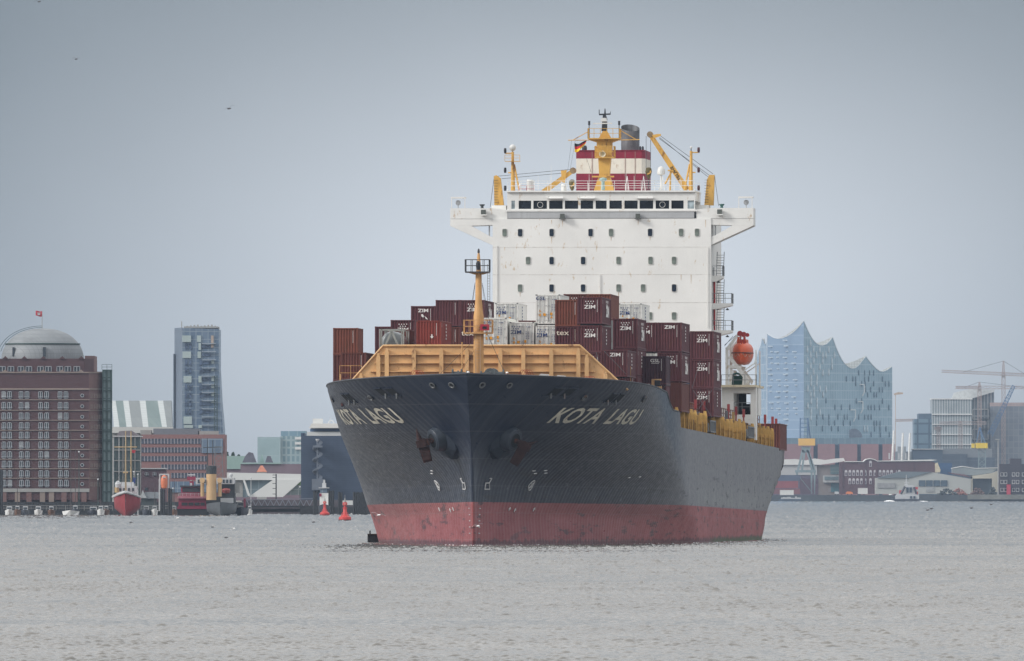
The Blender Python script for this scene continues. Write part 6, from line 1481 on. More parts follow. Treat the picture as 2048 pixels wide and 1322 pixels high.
# trees beyond
def far_tree(px, py, D, wpx, label, sd):
    r_ = random.Random(sd); b = thing('tree', label, 'tree', loc=(X(px, D), D, 2.6), group='trees on the far skyline'); x = X(px, D); zt_ = Z(py, D); W2 = wpx/F*D/2
    MB().tube((x, D, 2.6), (x, D, zt_-1), .3, .1, 6).build('trunk', paint('bark', (.06, .05, .04), .9), b)
    mb = MB(); hh = 7
    for k in range(420):
        u = r_.random(); w2 = W2*(.35+.75*math.sin(pi*min(1, u*.9+.1)))*(1-u*.35); t = r_.uniform(0, 2*pi); rr = w2*math.sqrt(r_.random()); c = Vector((x+rr*math.cos(t), D+rr*math.sin(t), zt_-hh*(1-u)-r_.random()*.5))
        d1 = Vector((r_.uniform(-1, 1), r_.uniform(-1, 1), r_.uniform(-1, 1))).normalized()*.42; d2 = d1.orthogonal().normalized()*.42; mb.add([c-d1, c+d2, c+d1, c-d2], [(0, 1, 2, 3)])
    mb.build('crown', paint('foliage_far', (.04, .07, .045), .9, .35, .6), b)
far_tree(454, 904, 4950, 12, 'dark tree crown just right of the glass tower', 1); far_tree(466, 905, 4950, 12, 'dark pointed tree crown second right of the glass tower', 2); far_tree(477, 909, 4950, 14, 'lower dark tree over the copper roof', 3)
# landing stage piles and pilot boat beside the hull
pile(627, 634, 982, 1020, 3560, 'group of dark piles left of the small white pilot boat'); pile(656, 668, 981, 1020, 3560, 'group of dark piles right of the small white pilot boat')
pile(676, 685, 984, 1020, 3560, 'dark piles behind the nearer red buoy'); pile(706, 735, 984, 1020, 3560, 'row of dark piles touching the ship hull')
D = 3600.
b = mk('landing_stage', 'low dark landing stage behind the two red buoys', 'jetty', 680, D); MB().bx(X(600, D), X(760, D), D, D+8, -.4, Z(1014, D)).build('jetty_deck', darkc, b)
MB().bx(X(678, D), X(712, D), D+2, D+6, Z(1010, D), Z(1001, D)).build('stage_hut', wc, b)
D = 3540.
b = mk('pilot_boat', 'small white pilot boat with a red nose between the dark piles', 'boat', 648, D, 1020)
x, W2, ze = bow_hull(b, 648, 24, 1008, 1012, D, dkh, 12)
MB().bx(X(639, D), X(656, D), D+2, D+7, ze, Z(986, D)).build('cabin', paint('bright_white', (.72, .72, .70), .5), b); MB().bx(X(641, D), X(654, D), D+1.9, D+1.98, Z(985, D), Z(977, D)).bx(X(640, D), X(641, D), D+1.9, D+3, Z(986, D), Z(976, D)).build('wheelhouse_window', tg, b)
MB().bx(X(637, D), X(658, D), D+1.5, D+7, Z(976.5, D), Z(975, D)).bx(X(644, D), X(652, D), D+3, D+5, Z(975, D), Z(966, D)).bx(X(646, D), X(650, D), D+3, D+4, Z(966, D), Z(960, D)).build('roof_gear', wfr, b); MB().bx(X(639, D), X(643, D), D+1.8, D+1.9, Z(993, D), Z(987, D)).build('red_mark', fr_, b)
# buoys
br_ = paint('buoy_red', (.50, .05, .045), .5, .15, 1.5)
def buoy(px, pyb, D, k, label):
    b = thing('channel_buoy', label, 'buoy', loc=(X(px, D), D, 0), group='red channel buoys'); x = X(px, D); s = k
    MB().lathe((x, D, 0), [(1.15*s, -.3), (1.2*s, .1), (1.15*s, .25)], 16).build('waterline_ring', darkc, b)
    MB().lathe((x, D, 0), [(1.18*s, .25), (1.15*s, .7*s), (.6*s, 1.0*s), (.38*s, 1.3*s), (.34*s, 2.2*s), (.3*s, 2.3*s)], 16).build('buoy_body', br_, b, smooth=40)
    for t in (0, 1.57, 3.14, 4.71): MB().tube((x+1.0*s*math.cos(t+.5), D+1.0*s*math.sin(t+.5), .6*s), (x+.45*s*math.cos(t+.5), D+.45*s*math.sin(t+.5), 1.6*s), .07*s, n=5).build('lifting_frame', br_, b)
    MB().lathe((x, D, 0), [(.42*s, 2.3*s), (.42*s, 2.5*s), (.22*s, 2.5*s), (.22*s, 2.9*s), (.42*s, 2.9*s), (.42*s, 3.4*s), (.36*s, 3.45*s)], 8).build('buoy_tower', br_, b)
    MB().lathe((x, D, 0), [(.25*s, 3.45*s), (.25*s, 3.7*s), (.12*s, 3.8*s), (.12*s, 4.1*s), (.03*s, 4.2*s), (.03*s, 4.8*s)], 8).build('buoy_lamp', concrete, b)
    MB().bx(x-.22*s, x+.22*s, D-.44*s, D-.425*s, 3.0*s, 3.3*s).build('number_plate', paint('plate_pink', (.6, .2, .18), .5), b)
buoy(690, 1042, 2815, .98, 'larger nearer red channel buoy close to the hull'); buoy(649.5, 1031, 3450, .92, 'smaller further red channel buoy in front of the pilot boat')
# dolphin by the ship
D = 1575.
b = thing('fender_dolphin', 'cluster of dark vertical timbers in the water against the left side of the bow', 'dolphin', loc=(X(745, D), D, 0))
mb = MB()
for k in range(5): mb.bx(X(735.5+k*4.6, D), X(738.3+k*4.6, D), D, D+.25, -.8, Z(1069, D))
mb.build('timber_posts', darkc, b); MB().bx(X(735, D), X(760, D), D+.26, D+1.2, -.8, Z(1068, D)).bx(X(734.5, D), X(760, D), D-.1, D+.24, Z(1069, D)+.01, Z(1067.5, D)).build('cap_beam', paint('timber_brown', (.075, .055, .045), .9), b); MB().tube((X(740, D), D+.5, Z(1068, D)), (X(740, D), D+.5, Z(1061, D)), .08, n=5).build('top_post', darkc, b)

# poles, lamps and moored craft that crowd the museum harbour
r5 = random.Random(21)
for px, py, D, lb in ((268, 945, 3480, 'thin white flagpole left of the jetty shelter'), (276, 950, 3480, 'thin white flagpole touching the jetty shelter roof'), (158, 905, 3560, 'slim lamp post before the right part of the brick block'), (196, 960, 3560, 'short lamp post beside the foot of the stair tower'), (346, 978, 3500, 'thin pole between the dark piles and the red ferry'), (502, 958, 3700, 'slim lamp post on the quay left of the slanting white wall'), (600, 975, 3700, 'slim lamp post at the left foot of the dark office block')):
    t_ = thing('pole', lb, 'pole', loc=(X(px, D), D, 0)); MB().tube((X(px, D), D, 0), (X(px, D), D, Z(py, D)), .11, .07, 6).build('pole_shaft', wfr if 'white' in lb else grnm, t_); MB().lathe((X(px, D), D, Z(py, D)), [(.18, 0), (.2, .2), (.05, .35)], 8).build('pole_head', wfr, t_)
for px, w_, hc, lb, mh in ((292, 16, dkh, 'dark workboat under the jetty shelter', 0), (309, 13, whh, 'white workboat right of the dark one under the jetty shelter', 6), (348, 12, brh, 'small brown boat squeezed left of the red ferry', 7), (499, 10, whh, 'small pale dinghy right of the small tug', 0), (201, 14, whh, 'pale boat beside the foot of the stair tower', 8), (34, 12, brh, 'brown boat between the two leftmost white boats', 9)):
    small_boat(px, w_, 3498, hc, lb, 1.2, True, mh)
for x0_, x1_, D in ((0, 225, 3529.5), (282, 350, 3499.5)):
    jr = jt if x0_ == 0 else jt2
    MB().rail([(X(x0_, D), D, Z(1021, D)), (X(x1_, D), D, Z(1021, D))], 1.1, 2.2, .05).build('jetty_railing', concrete, jr)
# ------------------------------------------------------------------ right bank, about 9 km away
QD = 8895.0
mkr = lambda name, label, cat, px, D, group=None: thing(name, label, cat, loc=(X(px, D), D, 3.4), group=group)
pol = lambda l, D: [(X(px, D), Z(py, D)) for px, py in l]
# quay wall
b = mkr('quay_wall', 'long dark grey quay wall along the right bank', 'quay wall', 1750, QD)
MB().bx(X(1440, QD), X(2120, QD), QD, QD+4, -1, Z(990, QD)).build('wall_face', paint('quay_dark', (.055, .065, .075), .85, .3, .06), b)
MB().bx(X(1935, QD), X(2120, QD), QD-1.2, QD-.05, 1.2, Z(989, QD)).build('pale_section', paint('quay_pale', (.17, .17, .155), .85, .3, .08), b)
# concert hall
D = 9200.
hallb = mkr('concert_hall', 'huge blue glass concert hall with a wave shaped white roof on a brick base', 'building', 1660, D)
ga = facade('hall_glass_left', (.165, .24, .345), (.21, .29, .395), (.30, .385, .48), 3.3, 5.6, .22, .25, .35, .035)
gb_ = facade('hall_glass_right', (.23, .345, .42), (.28, .40, .475), (.38, .49, .55), 2.2, 5.2, .30, .22, .40, .03)
cl = [(1535.3, 666.3), (1540, 669.5), (1546, 673.5), (1552, 675.8), (1558, 676.4), (1566, 675.4), (1575, 672), (1585, 666), (1595, 657), (1602, 649), (1607.6, 641.6)]
cr = [(1607.6, 641.6), (1612, 652), (1617, 663), (1622.5, 673), (1628, 681), (1635, 687.5), (1641, 690), (1646, 690.3), (1653, 688), (1660, 682), (1666.8, 673.5), (1671, 686), (1675, 697), (1680, 708), (1686, 719), (1692, 727), (1699, 733), (1706, 736), (1713, 735), (1720, 730), (1728, 720), (1735, 711), (1740, 718), (1747, 726.5), (1756, 735.5), (1764, 741), (1772, 741.5), (1780, 738), (1789.4, 730.7)]
def curtain(c, d0, d1, ybot, m, nm, par=hallb, extra=0):
    n = len(c); p0, p1 = c[0][0], c[-1][0]; V = []
    for px, py in c:
        dd = d0+(d1-d0)*(px-p0)/(p1-p0); x = X(px, D)
        V += [(x, dd, Z(ybot, D)), (x, dd, Z(py, D))]
    for px, py in c:
        dd = d0+(d1-d0)*(px-p0)/(p1-p0)+1.0; x = X(px, D)
        V += [(x, dd, Z(ybot, D)), (x, dd, Z(py, D))]
    o_ = 2*n; Fc = []
    for i in range(n-1): Fc += [(2*i, 2*i+2, 2*i+3, 2*i+1), (o_+2*i, o_+2*i+1, o_+2*i+3, o_+2*i+2), (2*i+1, 2*i+3, o_+2*i+3, o_+2*i+1)]
    Fc += [(0, 1, o_+1, o_), (2*n-2, o_+2*n-2, o_+2*n-1, 2*n-1)]
    return MB().add(V, Fc).build(nm, m, par)
curtain(cl, D+22, D, 876, ga, 'left_facade'); curtain(cr, D+.01, D+60, 876, gb_, 'right_facade')
side_c = [(1514, 722), (1517, 712), (1520, 700), (1524, 688), (1526.3, 675.5), (1529, 683), (1532, 689), (1534.5, 683), (1535.2, 667)]
curtain(side_c, D+70, D+22.5, 876, facade('hall_side', (.20, .30, .42), (.32, .42, .52), (.42, .50, .58), 4, 5.2, .3, .25, .5, .06), 'side_facade')
edge = paint('roof_edge_white', (.60, .64, .66), .4)
MB().path([(X(px, D), D-.1+22*(1607.6-px)/72.3, Z(py, D)) for px, py in cl], .17, 5).path([(X(px, D), D-.1+60*(px-1607.6)/182, Z(py, D)) for px, py in cr], .17, 5).path([(X(1535.3, D), D+22, Z(666.5, D)), (X(1535.3, D), D+22, Z(876, D))], .2, 5).build('roof_edge', edge, hallb)
rw2 = facade('roof_scales', (.66, .66, .62), (.72, .72, .68), (.45, .45, .42), 1.6, 1.6, .2, .5)
for pts, dd in (([(1558, 676.2), (1572, 670.2), (1585, 661.5), (1597, 651.5), (1606, 642.3), (1604, 650), (1590, 668)], 28), ([(1633, 686), (1641, 683.5), (1650, 680.5), (1658, 677), (1665.8, 673), (1664, 684), (1648, 694), (1640, 694)], 26), ([(1692, 726.5), (1702, 724), (1713, 720.5), (1724, 715.5), (1734.2, 710.5), (1732, 724), (1706, 740), (1698, 738)], 50), ([(1764, 740.6), (1775, 736.5), (1788.5, 730.4), (1786, 742), (1766, 746)], 72), ([(1526.6, 675.5), (1532, 675.5), (1533.5, 690), (1531, 690)], 44), ([(1512.5, 722), (1514, 716), (1520, 717.5), (1519, 728), (1516, 733)], 82)):
    MB().prism(pol(pts, D), D+dd, D+dd+6).build('roof_surface', rw2, hallb)
MB().prism(pol([(1518, 725), (1535, 700), (1607, 690), (1640, 700), (1700, 745), (1787, 750), (1787, 876), (1518, 876)], D), D+63, D+90).build('core_block', gb_, hallb)
# bulging windows: D shapes on the left facade, slits on the right
bow_me = MB().path([(-2.0, 0, 1.6), (2.0, 0, 1.6), (2.2, 0, 0), (1.2, 0, -1.6), (-.8, 0, -1.6)], .42, 4).mesh('bulged_window', paint('bulge_frame', (.55, .64, .70), .3))
slit_l = MB().lathe((0, 0, 0), [(.1, -2.2), (.5, -1.6), (.55, .2), (.25, 1.6), (.05, 2.2)], 8).mesh('slit_window', paint('slit_light', (.50, .58, .62), .3))
slit_d = MB().lathe((0, 0, 0), [(.1, -1.9), (.38, -1.1), (.38, .6), (.15, 1.7)], 7).mesh('slit_window', paint('slit_dark', (.12, .19, .25), .3))
big_me = MB().path([(-1.8, 0, 3.6), (1.8, 0, 3.6), (1.8, 0, -1), (.6, 0, -3.4)], .45, 4).mesh('bulged_window', paint('slit_light2', (.62, .66, .66), .3))
cnt = 0
def on_left(px): return D+22*(1607.6-px)/72.3-.5
def on_right(px): return D+60*(px-1607.6)/182-.5
for (zx, zy) in ((355, 273), (365, 328), (215, 330), (275, 385), (445, 385), (217, 440), (355, 440), (278, 497), (440, 497), (208, 553), (365, 550), (215, 605), (357, 607), (292, 660), (452, 660), (207, 718), (367, 718), (290, 773), (360, 773), (278, 828), (440, 828), (222, 885), (370, 887), (292, 940), (455, 938), (368, 995), (362, 1045)):
    px, py = 1500+zx/4.897, 630+zy/4.897; inst('bulged_window', bow_me, hallb, (X(px, D), on_left(px), Z(py, D)))
for (zx, zy) in ((595, 275), (563, 333), (625, 333), (687, 335), (777, 335), (595, 387), (652, 387), (717, 387), (748, 387), (835, 387), (565, 445), (627, 445), (717, 445), (810, 447), (597, 497), (687, 503), (810, 500), (563, 553), (625, 553), (718, 560), (777, 556), (600, 610), (660, 612), (600, 662), (657, 662), (567, 718), (627, 718), (690, 720), (750, 722), (597, 773), (630, 773), (720, 773), (600, 838), (660, 840), (567, 887), (660, 887), (600, 940), (690, 950), (598, 998), (1135, 1110), (1165, 1110)):
    px, py = 1500+zx/4.897, 630+zy/4.897; inst('slit_window', slit_l, hallb, (X(px, D), on_right(px), Z(py, D)))
rr = random.Random(5)
for zy, xs in ((560, (1080, 1140, 1190, 1230)), (620, (955, 1020, 1050, 1140, 1180, 1320)), (665, (1050, 1110, 1145, 1230, 1350, 1385)), (725, (1150, 1200, 1290, 1320)), (775, (1170, 1235, 1260)), (835, (750, 1055, 1110, 1320)), (900, (840, 905, 990, 1175, 1205, 1240, 1290, 1385)), (995, (660, 720, 780, 870, 935, 965, 1080, 1140, 1175, 1205)), (1055, (657, 780, 838, 925, 995, 1235, 1260, 1295)), (1110, (715, 807, 873, 1240, 1295, 1355)), (1165, (1205, 1298, 1390))):
    for zx in xs: px, py = 1500+zx/4.897, 630+zy/4.897; inst('slit_window', slit_d, hallb, (X(px, D), on_right(px), Z(py, D)))
for (zx, zy) in ((1105, 735), (1090, 903), (1015, 985)): px, py = 1500+zx/4.897, 630+zy/4.897; inst('bulged_window', big_me, hallb, (X(px, D), on_right(px)-.4, Z(py, D)))
MB().prism([(X(1710+ (17*math.cos(t)), D), Z(875, D)+ (18/F*D)*math.sin(t)) for t in np.linspace(0, pi, 14)], on_right(1706)-1.2, on_right(1706)-.2).build('arched_opening', paint('arch_grey', (.17, .20, .25), .6), hallb)
MB().bx(X(1545, D), X(1789, D), D+3, D+80, Z(888.5, D), Z(876, D)-.05).build('recessed_storey', facade('plaza_glass', (.10, .17, .22), (.14, .21, .26), (.18, .26, .3), 4, 5, .3, .3), hallb)
MB().bx(X(1500, D), X(1789, D), D+2.5, D+85, 3.4, Z(888.5, D)-.05).build('blue_recess', paint('recess_blue', (.06, .10, .16), .5, .2, .05), hallb)
hb_ = facade('hall_brick', (.26, .15, .16), (.24, .14, .15), (.24, .145, .155), 3, 1.5, .05, .8, .5, .05)
for p0, p1 in ((1540, 1555), (1558, 1627), (1635.5, 1670), (1679, 1714.5), (1722, 1757), (1765, 1790)): MB().bx(X(p0, D), X(p1, D), D-.6, D+20, 3.4, Z(888, D)).build('brick_base', hb_, hallb)
# leaning white masts
for k, (x0, y0, x1, y1, lb) in enumerate(((1781, 916, 1788, 861, 'leftmost and tallest of the three leaning white masts'), (1800, 916, 1806, 866, 'middle of the three leaning white masts'), (1814, 916, 1820, 866, 'rightmost of the three leaning white masts'))):
    D2 = 9100.; m_ = mkr('leaning_mast', lb+', right of the concert hall', 'mast', x0, D2, 'leaning white masts')
    MB().tube((X(x0, D2), D2, 3.4), (X(x1, D2), D2, Z(y1, D2)), 1.0 if k == 0 else .75, .6, 8).build('mast_pole', paint('mast_white', (.70, .70, .68), .5), m_)
    MB().bx(X(x0-4, D2), X(x0-1, D2), D2-.5, D2+.5, Z(918, D2), Z(906, D2)).build('mast_foot', wfr, m_)
# harbour slewing crane, blue over yellow
def harbour_crane(px, D, label, sc=1.0, right=False):
    b = mkr('harbour_crane', label, 'crane', px, D); blu = paint('crane_blue', (.08, .15, .27), .5, .15, .1); yel = paint('crane_yellow', (.70, .42, .10), .5, .1, .1); gm2 = paint('crane_steel', (.20, .26, .28), .6, .15, .1)
    if not right:
        MB().bx(X(1597, D), X(1630, D), D-3, D+5, Z(891, D), Z(877, D)).build('machine_house', yel, b)
        mb = MB()
        for p0, p1 in ((1599, 1602), (1614, 1617)): mb.prism(pol([(p0, 877), (p1, 877), (p1-.5, 836), (p0+.5, 836)], D), D-1, D)
        mb.prism(pol([(1614, 836), (1617, 836), (1622, 877), (1619, 877)], D), D+1, D+2)
        for k in range(5): mb.bx(X(1600, D), X(1616, D), D-.9, D-.2, Z(838+k*8.5, D)-.2, Z(838+k*8.5, D)+.2)
        mb.build('jib_tower', blu, b)
        MB().prism(pol([(1602, 893), (1622, 893), (1619, 905), (1605, 905)], D), D-2, D+2).build('slewing_column', gm2, b)
        mb = MB()
        for pts in ([(1603, 900), (1608, 900), (1598, 940), (1594, 940)], [(1612, 900), (1617, 900), (1628, 940), (1622, 940)], [(1607, 903), (1611, 903), (1606, 940), (1602, 940)], [(1615, 903), (1619, 903), (1631, 940), (1627, 940)]): mb.prism(pol(pts, D), D-2, D-1)
        mb.prism(pol([(1590, 940), (1632, 940), (1632, 945), (1590, 945)], D), D-2.2, D+1)
        for p in (1592, 1621, 1627): mb.prism(pol([(p, 945), (p+4, 945), (p+3, 988), (p+1, 988)], D), D-2, D-1)
        mb.tube((X(1592, D), D-1, Z(946, D)), (X(1625, D), D-1, Z(986, D)), .3, n=4).build('portal_legs', gm2, b)
    else:
        MB().bx(X(1951, D), X(1975, D), D-3, D+5, Z(896.5, D), Z(886, D)).bx(X(1943, D), X(1949, D), D-3, D+3, Z(896, D), Z(887, D)).build('machine_house', paint('crane_yellow2', (.72, .52, .04), .5, .1, .1), b)
        mb = MB().tube((X(1959, D), D, Z(855, D)), (X(1953, D), D+1, Z(886, D)), .35, n=5).tube((X(1959, D), D, Z(855, D)), (X(1970, D), D+1, Z(886, D)), .5, n=5).tube((X(1961, D), D, Z(855, D)), (X(1964, D), D+1, Z(886, D)), .4, n=5)
        mb.lattice((X(1980, D), D, Z(870, D)), (X(2027, D), D-4, Z(772, D)), 3.0, 1.8, 16, .24).build('luffing_jib', blu, b)
        MB().lattice((X(1964, D), D, 3.4), (X(1964, D), D, Z(897, D)), 4.2, 3.8, 9, .35).build('tower', gm2, b)
harbour_crane(1613, 8960., 'blue portal crane with a pale yellow cab in front of the concert hall')
harbour_crane(1964, 9050., 'bright yellow cabbed luffing crane with a long blue jib', right=True)
# long hall with white roof, brick warehouse
D = 9000.
wr_ = paint('hall_roof_white', (.66, .66, .64), .6, .1, .06)
b = mkr('long_harbour_hall', 'long harbour hall with a pale folded roof behind the portal crane', 'building', 1600, D)
MB().bx(X(1500, D), X(1634, D), D, D+30, Z(950, D), Z(930, D)).build('pale_wall', paint('pale_sheet', (.42, .42, .42), .6, .08, .05), b)
MB().bx(X(1500, D), X(1634, D), D+.5, D+30, 3.4, Z(950, D)-.05).build('lower_wall', paint('blue_brick', (.12, .10, .14), .8, .25, .08), b)
V = MB()
zz_ = [(1500, 925), (1565, 919), (1590, 918), (1612, 921), (1630, 917), (1650, 920), (1672, 917), (1687, 916), (1690, 922)]
V.prism(pol([(1500, 929.8)]+zz_+[(1680, 924), (1640, 929.5)], D), D-1, D+30); V.build('folded_roof', wr_, b)
MB().bx(X(1634.5, D), X(1680, D), D+1, D+28, 3.4, Z(930, D)).build('grey_wall', paint('grey_render', (.22, .19, .18), .7, .15, .06), b)
MB().bx(X(1661, D), X(1678, D), D+.6, D+.98, Z(948, D), Z(929, D)).build('green_window', facade('green_pane', (.08, .14, .15), (.11, .17, .18), (.15, .2, .2), 6, 2, .3, .3), b)
MB().bx(X(1646, D), X(1678, D), D-2, D+.9, Z(965, D), Z(951, D)).build('balcony_box', paint('box_pale', (.38, .39, .39), .6), b); MB().bx(X(1649, D), X(1677, D), D-2.3, D-2.02, Z(960, D), Z(953, D)).build('box_window', paint('box_glass', (.13, .18, .20), .3), b)
MB().bx(X(1662, D), X(1678, D), D+.6, D+.98, Z(984, D), Z(966, D)).build('teal_door', paint('teal', (.05, .15, .18), .5), b)
D = 8990.
b = mkr('brick_warehouse', 'long dark red brick warehouse with arched white windows and a curved gable', 'building', 1760, D)
wb = facade('warehouse_brick', (.105, .048, .058), (.092, .043, .053), (.11, .056, .066), 3, 1.2, .06, .85, .5, .06)
MB().prism(pol([(1679, 988), (1679, 924), (1727, 923.5), (1732, 919), (1740, 917.5), (1748, 919), (1755, 923), (1862, 922), (1872, 926), (1872, 988)], D), D, D+25).build('wall', wb, b)
MB().prism(pol([(1690, 922.5), (1727, 922.5), (1732, 918), (1740, 916.3), (1748, 918), (1755, 921.5), (1862, 919), (1875, 920), (1862, 921.8), (1755, 922.8), (1748, 919.5), (1740, 918), (1732, 919.6), (1727, 923.8), (1690, 923.8)], D), D-.8, D+25).build('roof_edge', wr_, b)
ww = MB().bx(-.75, .75, -.2, -.02, -1.5, 1.2).lathe((0, -.02, 1.2), [(.75, 0), (.75, .18)], 12, (0, -1, 0)).mesh('window', paint('window_pale', (.50, .48, .50), .6)); wd = MB().bx(-.45, .45, -.3, -.22, -1.2, .5).mesh('pane', paint('pane_dark', (.10, .07, .09), .4))
for py, l in ((946.5, [1692+7.7*k for k in range(6)]+[1741, 1750]+[1760+7.7*k for k in range(6)]), (963, [1699.5+7.7*k for k in range(5)]+[1741, 1752]), (928, [1741])):
    for px in l: p = (X(px, D), D, Z(py, D)); o = inst('window', ww, b, p); inst('pane', wd, o, p)
for px in (1683, 1728, 1753, 1790, 1825): MB().bx(X(px, D)-.6, X(px, D)+.6, D-.5, D-.02, 3.4, Z(926, D)).build('pilaster', wb, b)
MB().prism(pol([(1870, 927), (1875, 925), (1881, 940), (1880, 945), (1870, 945)], D), D-.6, D-.05).build('yellow_gable', paint('cream_gable', (.55, .48, .34), .7), b)
D = 8960.
b = mkr('blue_shed', 'dark blue shed between the brick warehouse and the grey halls', 'building', 1890, D+60); MB().bx(X(1876, D+60), X(1904, D+60), D+60, D+80, 3.4, Z(926, D+60)).build('wall', paint('shed_blue', (.035, .09, .19), .5, .1, .1), b)
# gabled shed and open shed
b = mkr('gabled_shed', 'pale grey gabled shed with a band of dark windows behind the tug', 'building', 1850, D)
gp = paint('shed_pale', (.38, .39, .37), .6, .08, .05)
MB().prism(pol([(1818, 988), (1818, 955), (1865, 944.5), (1942, 958), (1942, 988)], D), D, D+20).build('gable_wall', gp, b)
MB().prism(pol([(1751, 988), (1751, 956), (1818, 956), (1818, 988)], D), D+.3, D+20).build('long_wall', gp, b)
MB().prism(pol([(1755, 955.8), (1818, 955.8), (1864, 944), (1800, 943), (1768, 952)], D), D-.5, D+20.5).build('roof', paint('shed_roof', (.13, .16, .18), .7, .15, .05), b)
MB().bx(X(1755, D), X(1790, D), D-.2, D+.25, Z(976, D), Z(966, D)).build('grey_door', paint('door_grey', (.26, .26, .26), .6), b)
for k in range(4): MB().bx(X(1837.5+k*14.7, D), X(1850.5+k*14.7, D), D-.4, D-.02, Z(972.5, D), Z(960.5, D)).build('window', paint('shed_window', (.06, .09, .12), .3), b)
MB().bx(X(1852, D), X(1868, D), D-.3, D-.02, Z(984, D), Z(974, D)).build('door', paint('door_grey', (.30, .31, .31), .6), b)
MB().prism(pol([(1942, 955), (1900, 946.5), (1897, 945), (1930, 949)], D), D+2, D+22).build('brown_roof', paint('roof_red', (.15, .08, .09), .8), b)
b = mkr('open_shed', 'cream open fronted shed with a dark doorway left of the dark brick building', 'building', 1965, D)
cream = paint('shed_cream', (.50, .47, .38), .6, .08, .05)
MB().bx(X(1943, D), X(1993, D), D+8, D+20, 3.4, Z(949, D)).bx(X(1943, D), X(1945, D), D, D+8, 3.4, Z(953, D)).prism(pol([(1943, 957), (1943, 952), (1984, 946), (1995, 942), (1996, 984), (1984, 984), (1984, 957)], D), D, D+7.9).build('wall', cream, b)
MB().bx(X(1945, D), X(1983, D), D+2, D+7, 3.4, Z(957, D)).build('dark_doorway', paint('doorway', (.04, .055, .07), .8), b)
MB().prism(pol([(1905, 947), (1905, 936), (1925, 932.5), (1950, 936.5), (1996, 936), (1985, 945), (1945, 951)], D), D+3, D+20.3).build('roof', paint('roof_grey', (.22, .25, .26), .7, .1, .05), b)
MB().prism(pol([(1904, 936), (1925, 932), (1950, 936), (1996, 935), (1996, 936.2), (1950, 937.2), (1925, 933.4), (1904, 937.2)], D), D+2.7, D+20.5).build('roof_edge', wr_, b)
D = 8940.
b = mkr('dark_brick_building', 'dark brick building with white window outlines at the right edge', 'building', 2025, D)
dbk = facade('dark_brick', (.038, .030, .042), (.034, .027, .038), (.05, .04, .05), 3, 1.2, .06, .85, .5, .06)
MB().bx(X(1999, D), X(2062, D), D, D+20, 3.4, Z(928, D)).bx(X(2020, D), X(2043, D), D-.5, D+15, 3.4, Z(917, D)).build('wall', dbk, b)
ww3 = MB().bx(-.9, .9, -.2, -.02, -1.1, -.8).bx(-.9, .9, -.2, -.02, .9, 1.1).bx(-.9, -.65, -.2, -.02, -.8, .9).bx(.65, .9, -.2, -.02, -.8, .9).mesh('window', paint('win_outline', (.50, .50, .50), .6))
for py in (949, 964, 980):
    for px in (2004, 2011, 2027, 2035, 2047, 2055): inst('window', ww3, b, (X(px, D), D-.5, Z(py, D)))
MB().bx(X(2013, D), X(2021, D), D-3, D-1, 3.4, Z(969, D)).build('red_tank', paint('tank_red', (.40, .03, .06), .5), b)
b = mkr('flood_mast', 'thin floodlight mast left of the dark brick building', 'mast', 1996, D); MB().tube((X(1996, D), D-2, 3.4), (X(1996, D), D-2, Z(878, D)), .4, .25, 6).bx(X(1990, D), X(1999, D), D-2.5, D-1.5, Z(880, D), Z(878, D)).build('mast_pole', concrete, b)
# quay clutter
def clutter(px, w_, h_, D, colr, label, nm='scrap_heap', cat='heap', sd=0):
    b = mkr(nm, label, cat, px, D); r_ = random.Random(sd+px); mb = MB(); x0 = X(px-w_/2, D); W = w_/F*D
    for k in range(60):
        u = r_.random(); hh = h_/F*D*(1-abs(2*u-1)**1.6); s = r_.uniform(.4, 1.1)
        mb.box((x0+W*u, D+r_.uniform(-2, 2), 3.4+hh*r_.random()), (s, s*.6, s*.35), Matrix.Rotation(r_.uniform(0, 3), 3, Vector((r_.random(), r_.random(), r_.random())).normalized()))
    mb.build('scrap', colr, b)
sc1 = paint('scrap_brown', (.13, .08, .07), .9, .4, .3); sc2 = paint('scrap_red', (.28, .12, .10), .9, .4, .3); sc3 = paint('scrap_dark', (.05, .06, .06), .9, .4, .3)
clutter(1895, 40, 14, 8925, sc3, 'dark scrap heap on the quay under the shed windows', sd=1); clutter(1918, 34, 14, 8930, sc2, 'reddish scrap heap right of the dark heap', sd=2); clutter(1955, 28, 16, 8928, sc1, 'brown scrap heap before the open shed', sd=3); clutter(1985, 14, 18, 8926, sc3, 'tall dark heap of gear near the floodlight mast', sd=4)
def box_thing(nm, label, cat, px0, px1, py0, py1, D, m_, dep=4):
    b = mkr(nm, label, cat, (px0+px1)/2, D); x0, x1, z0, z1 = X(px0, D), X(px1, D), Z(py1, D), Z(py0, D)
    MB().bx(x0, x1, D, D+dep, z0, z1).build('box', m_, b); mb = MB()
    for k in range(5): xx = x0+(x1-x0)*k/4; mb.bx(xx-.08, xx+.08, D-.08, D-.01, z0, z1)
    mb.bx(x0, x1, D-.08, D-.01, z1-.15, z1).build('rib', m_, b); return b
box_thing('site_cabin', 'white box trailer on the quay right of the portal crane', 'cabin', 1716, 1735, 976, 988, 8920, wr_)
box_thing('freight_box', 'white box container low behind the stern of the ship', 'container', 1560, 1587, 980, 991, 8915, wr_)
box_thing('freight_box', 'red container row behind the stern of the ship', 'container', 1530, 1596, 962, 976, 8950, paint('row_red', (.24, .06, .07), .6, .2, .1), 6)
box_thing('freight_box', 'dark blue container row on top of the red row', 'container', 1530, 1600, 950, 961.5, 8950, paint('row_blue', (.07, .09, .14), .6, .2, .1), 6)
box_thing('freight_box', 'brown container row at the foot of the portal crane', 'container', 1530, 1600, 977, 988, 8950, paint('row_brown', (.18, .07, .08), .6, .2, .1), 6)
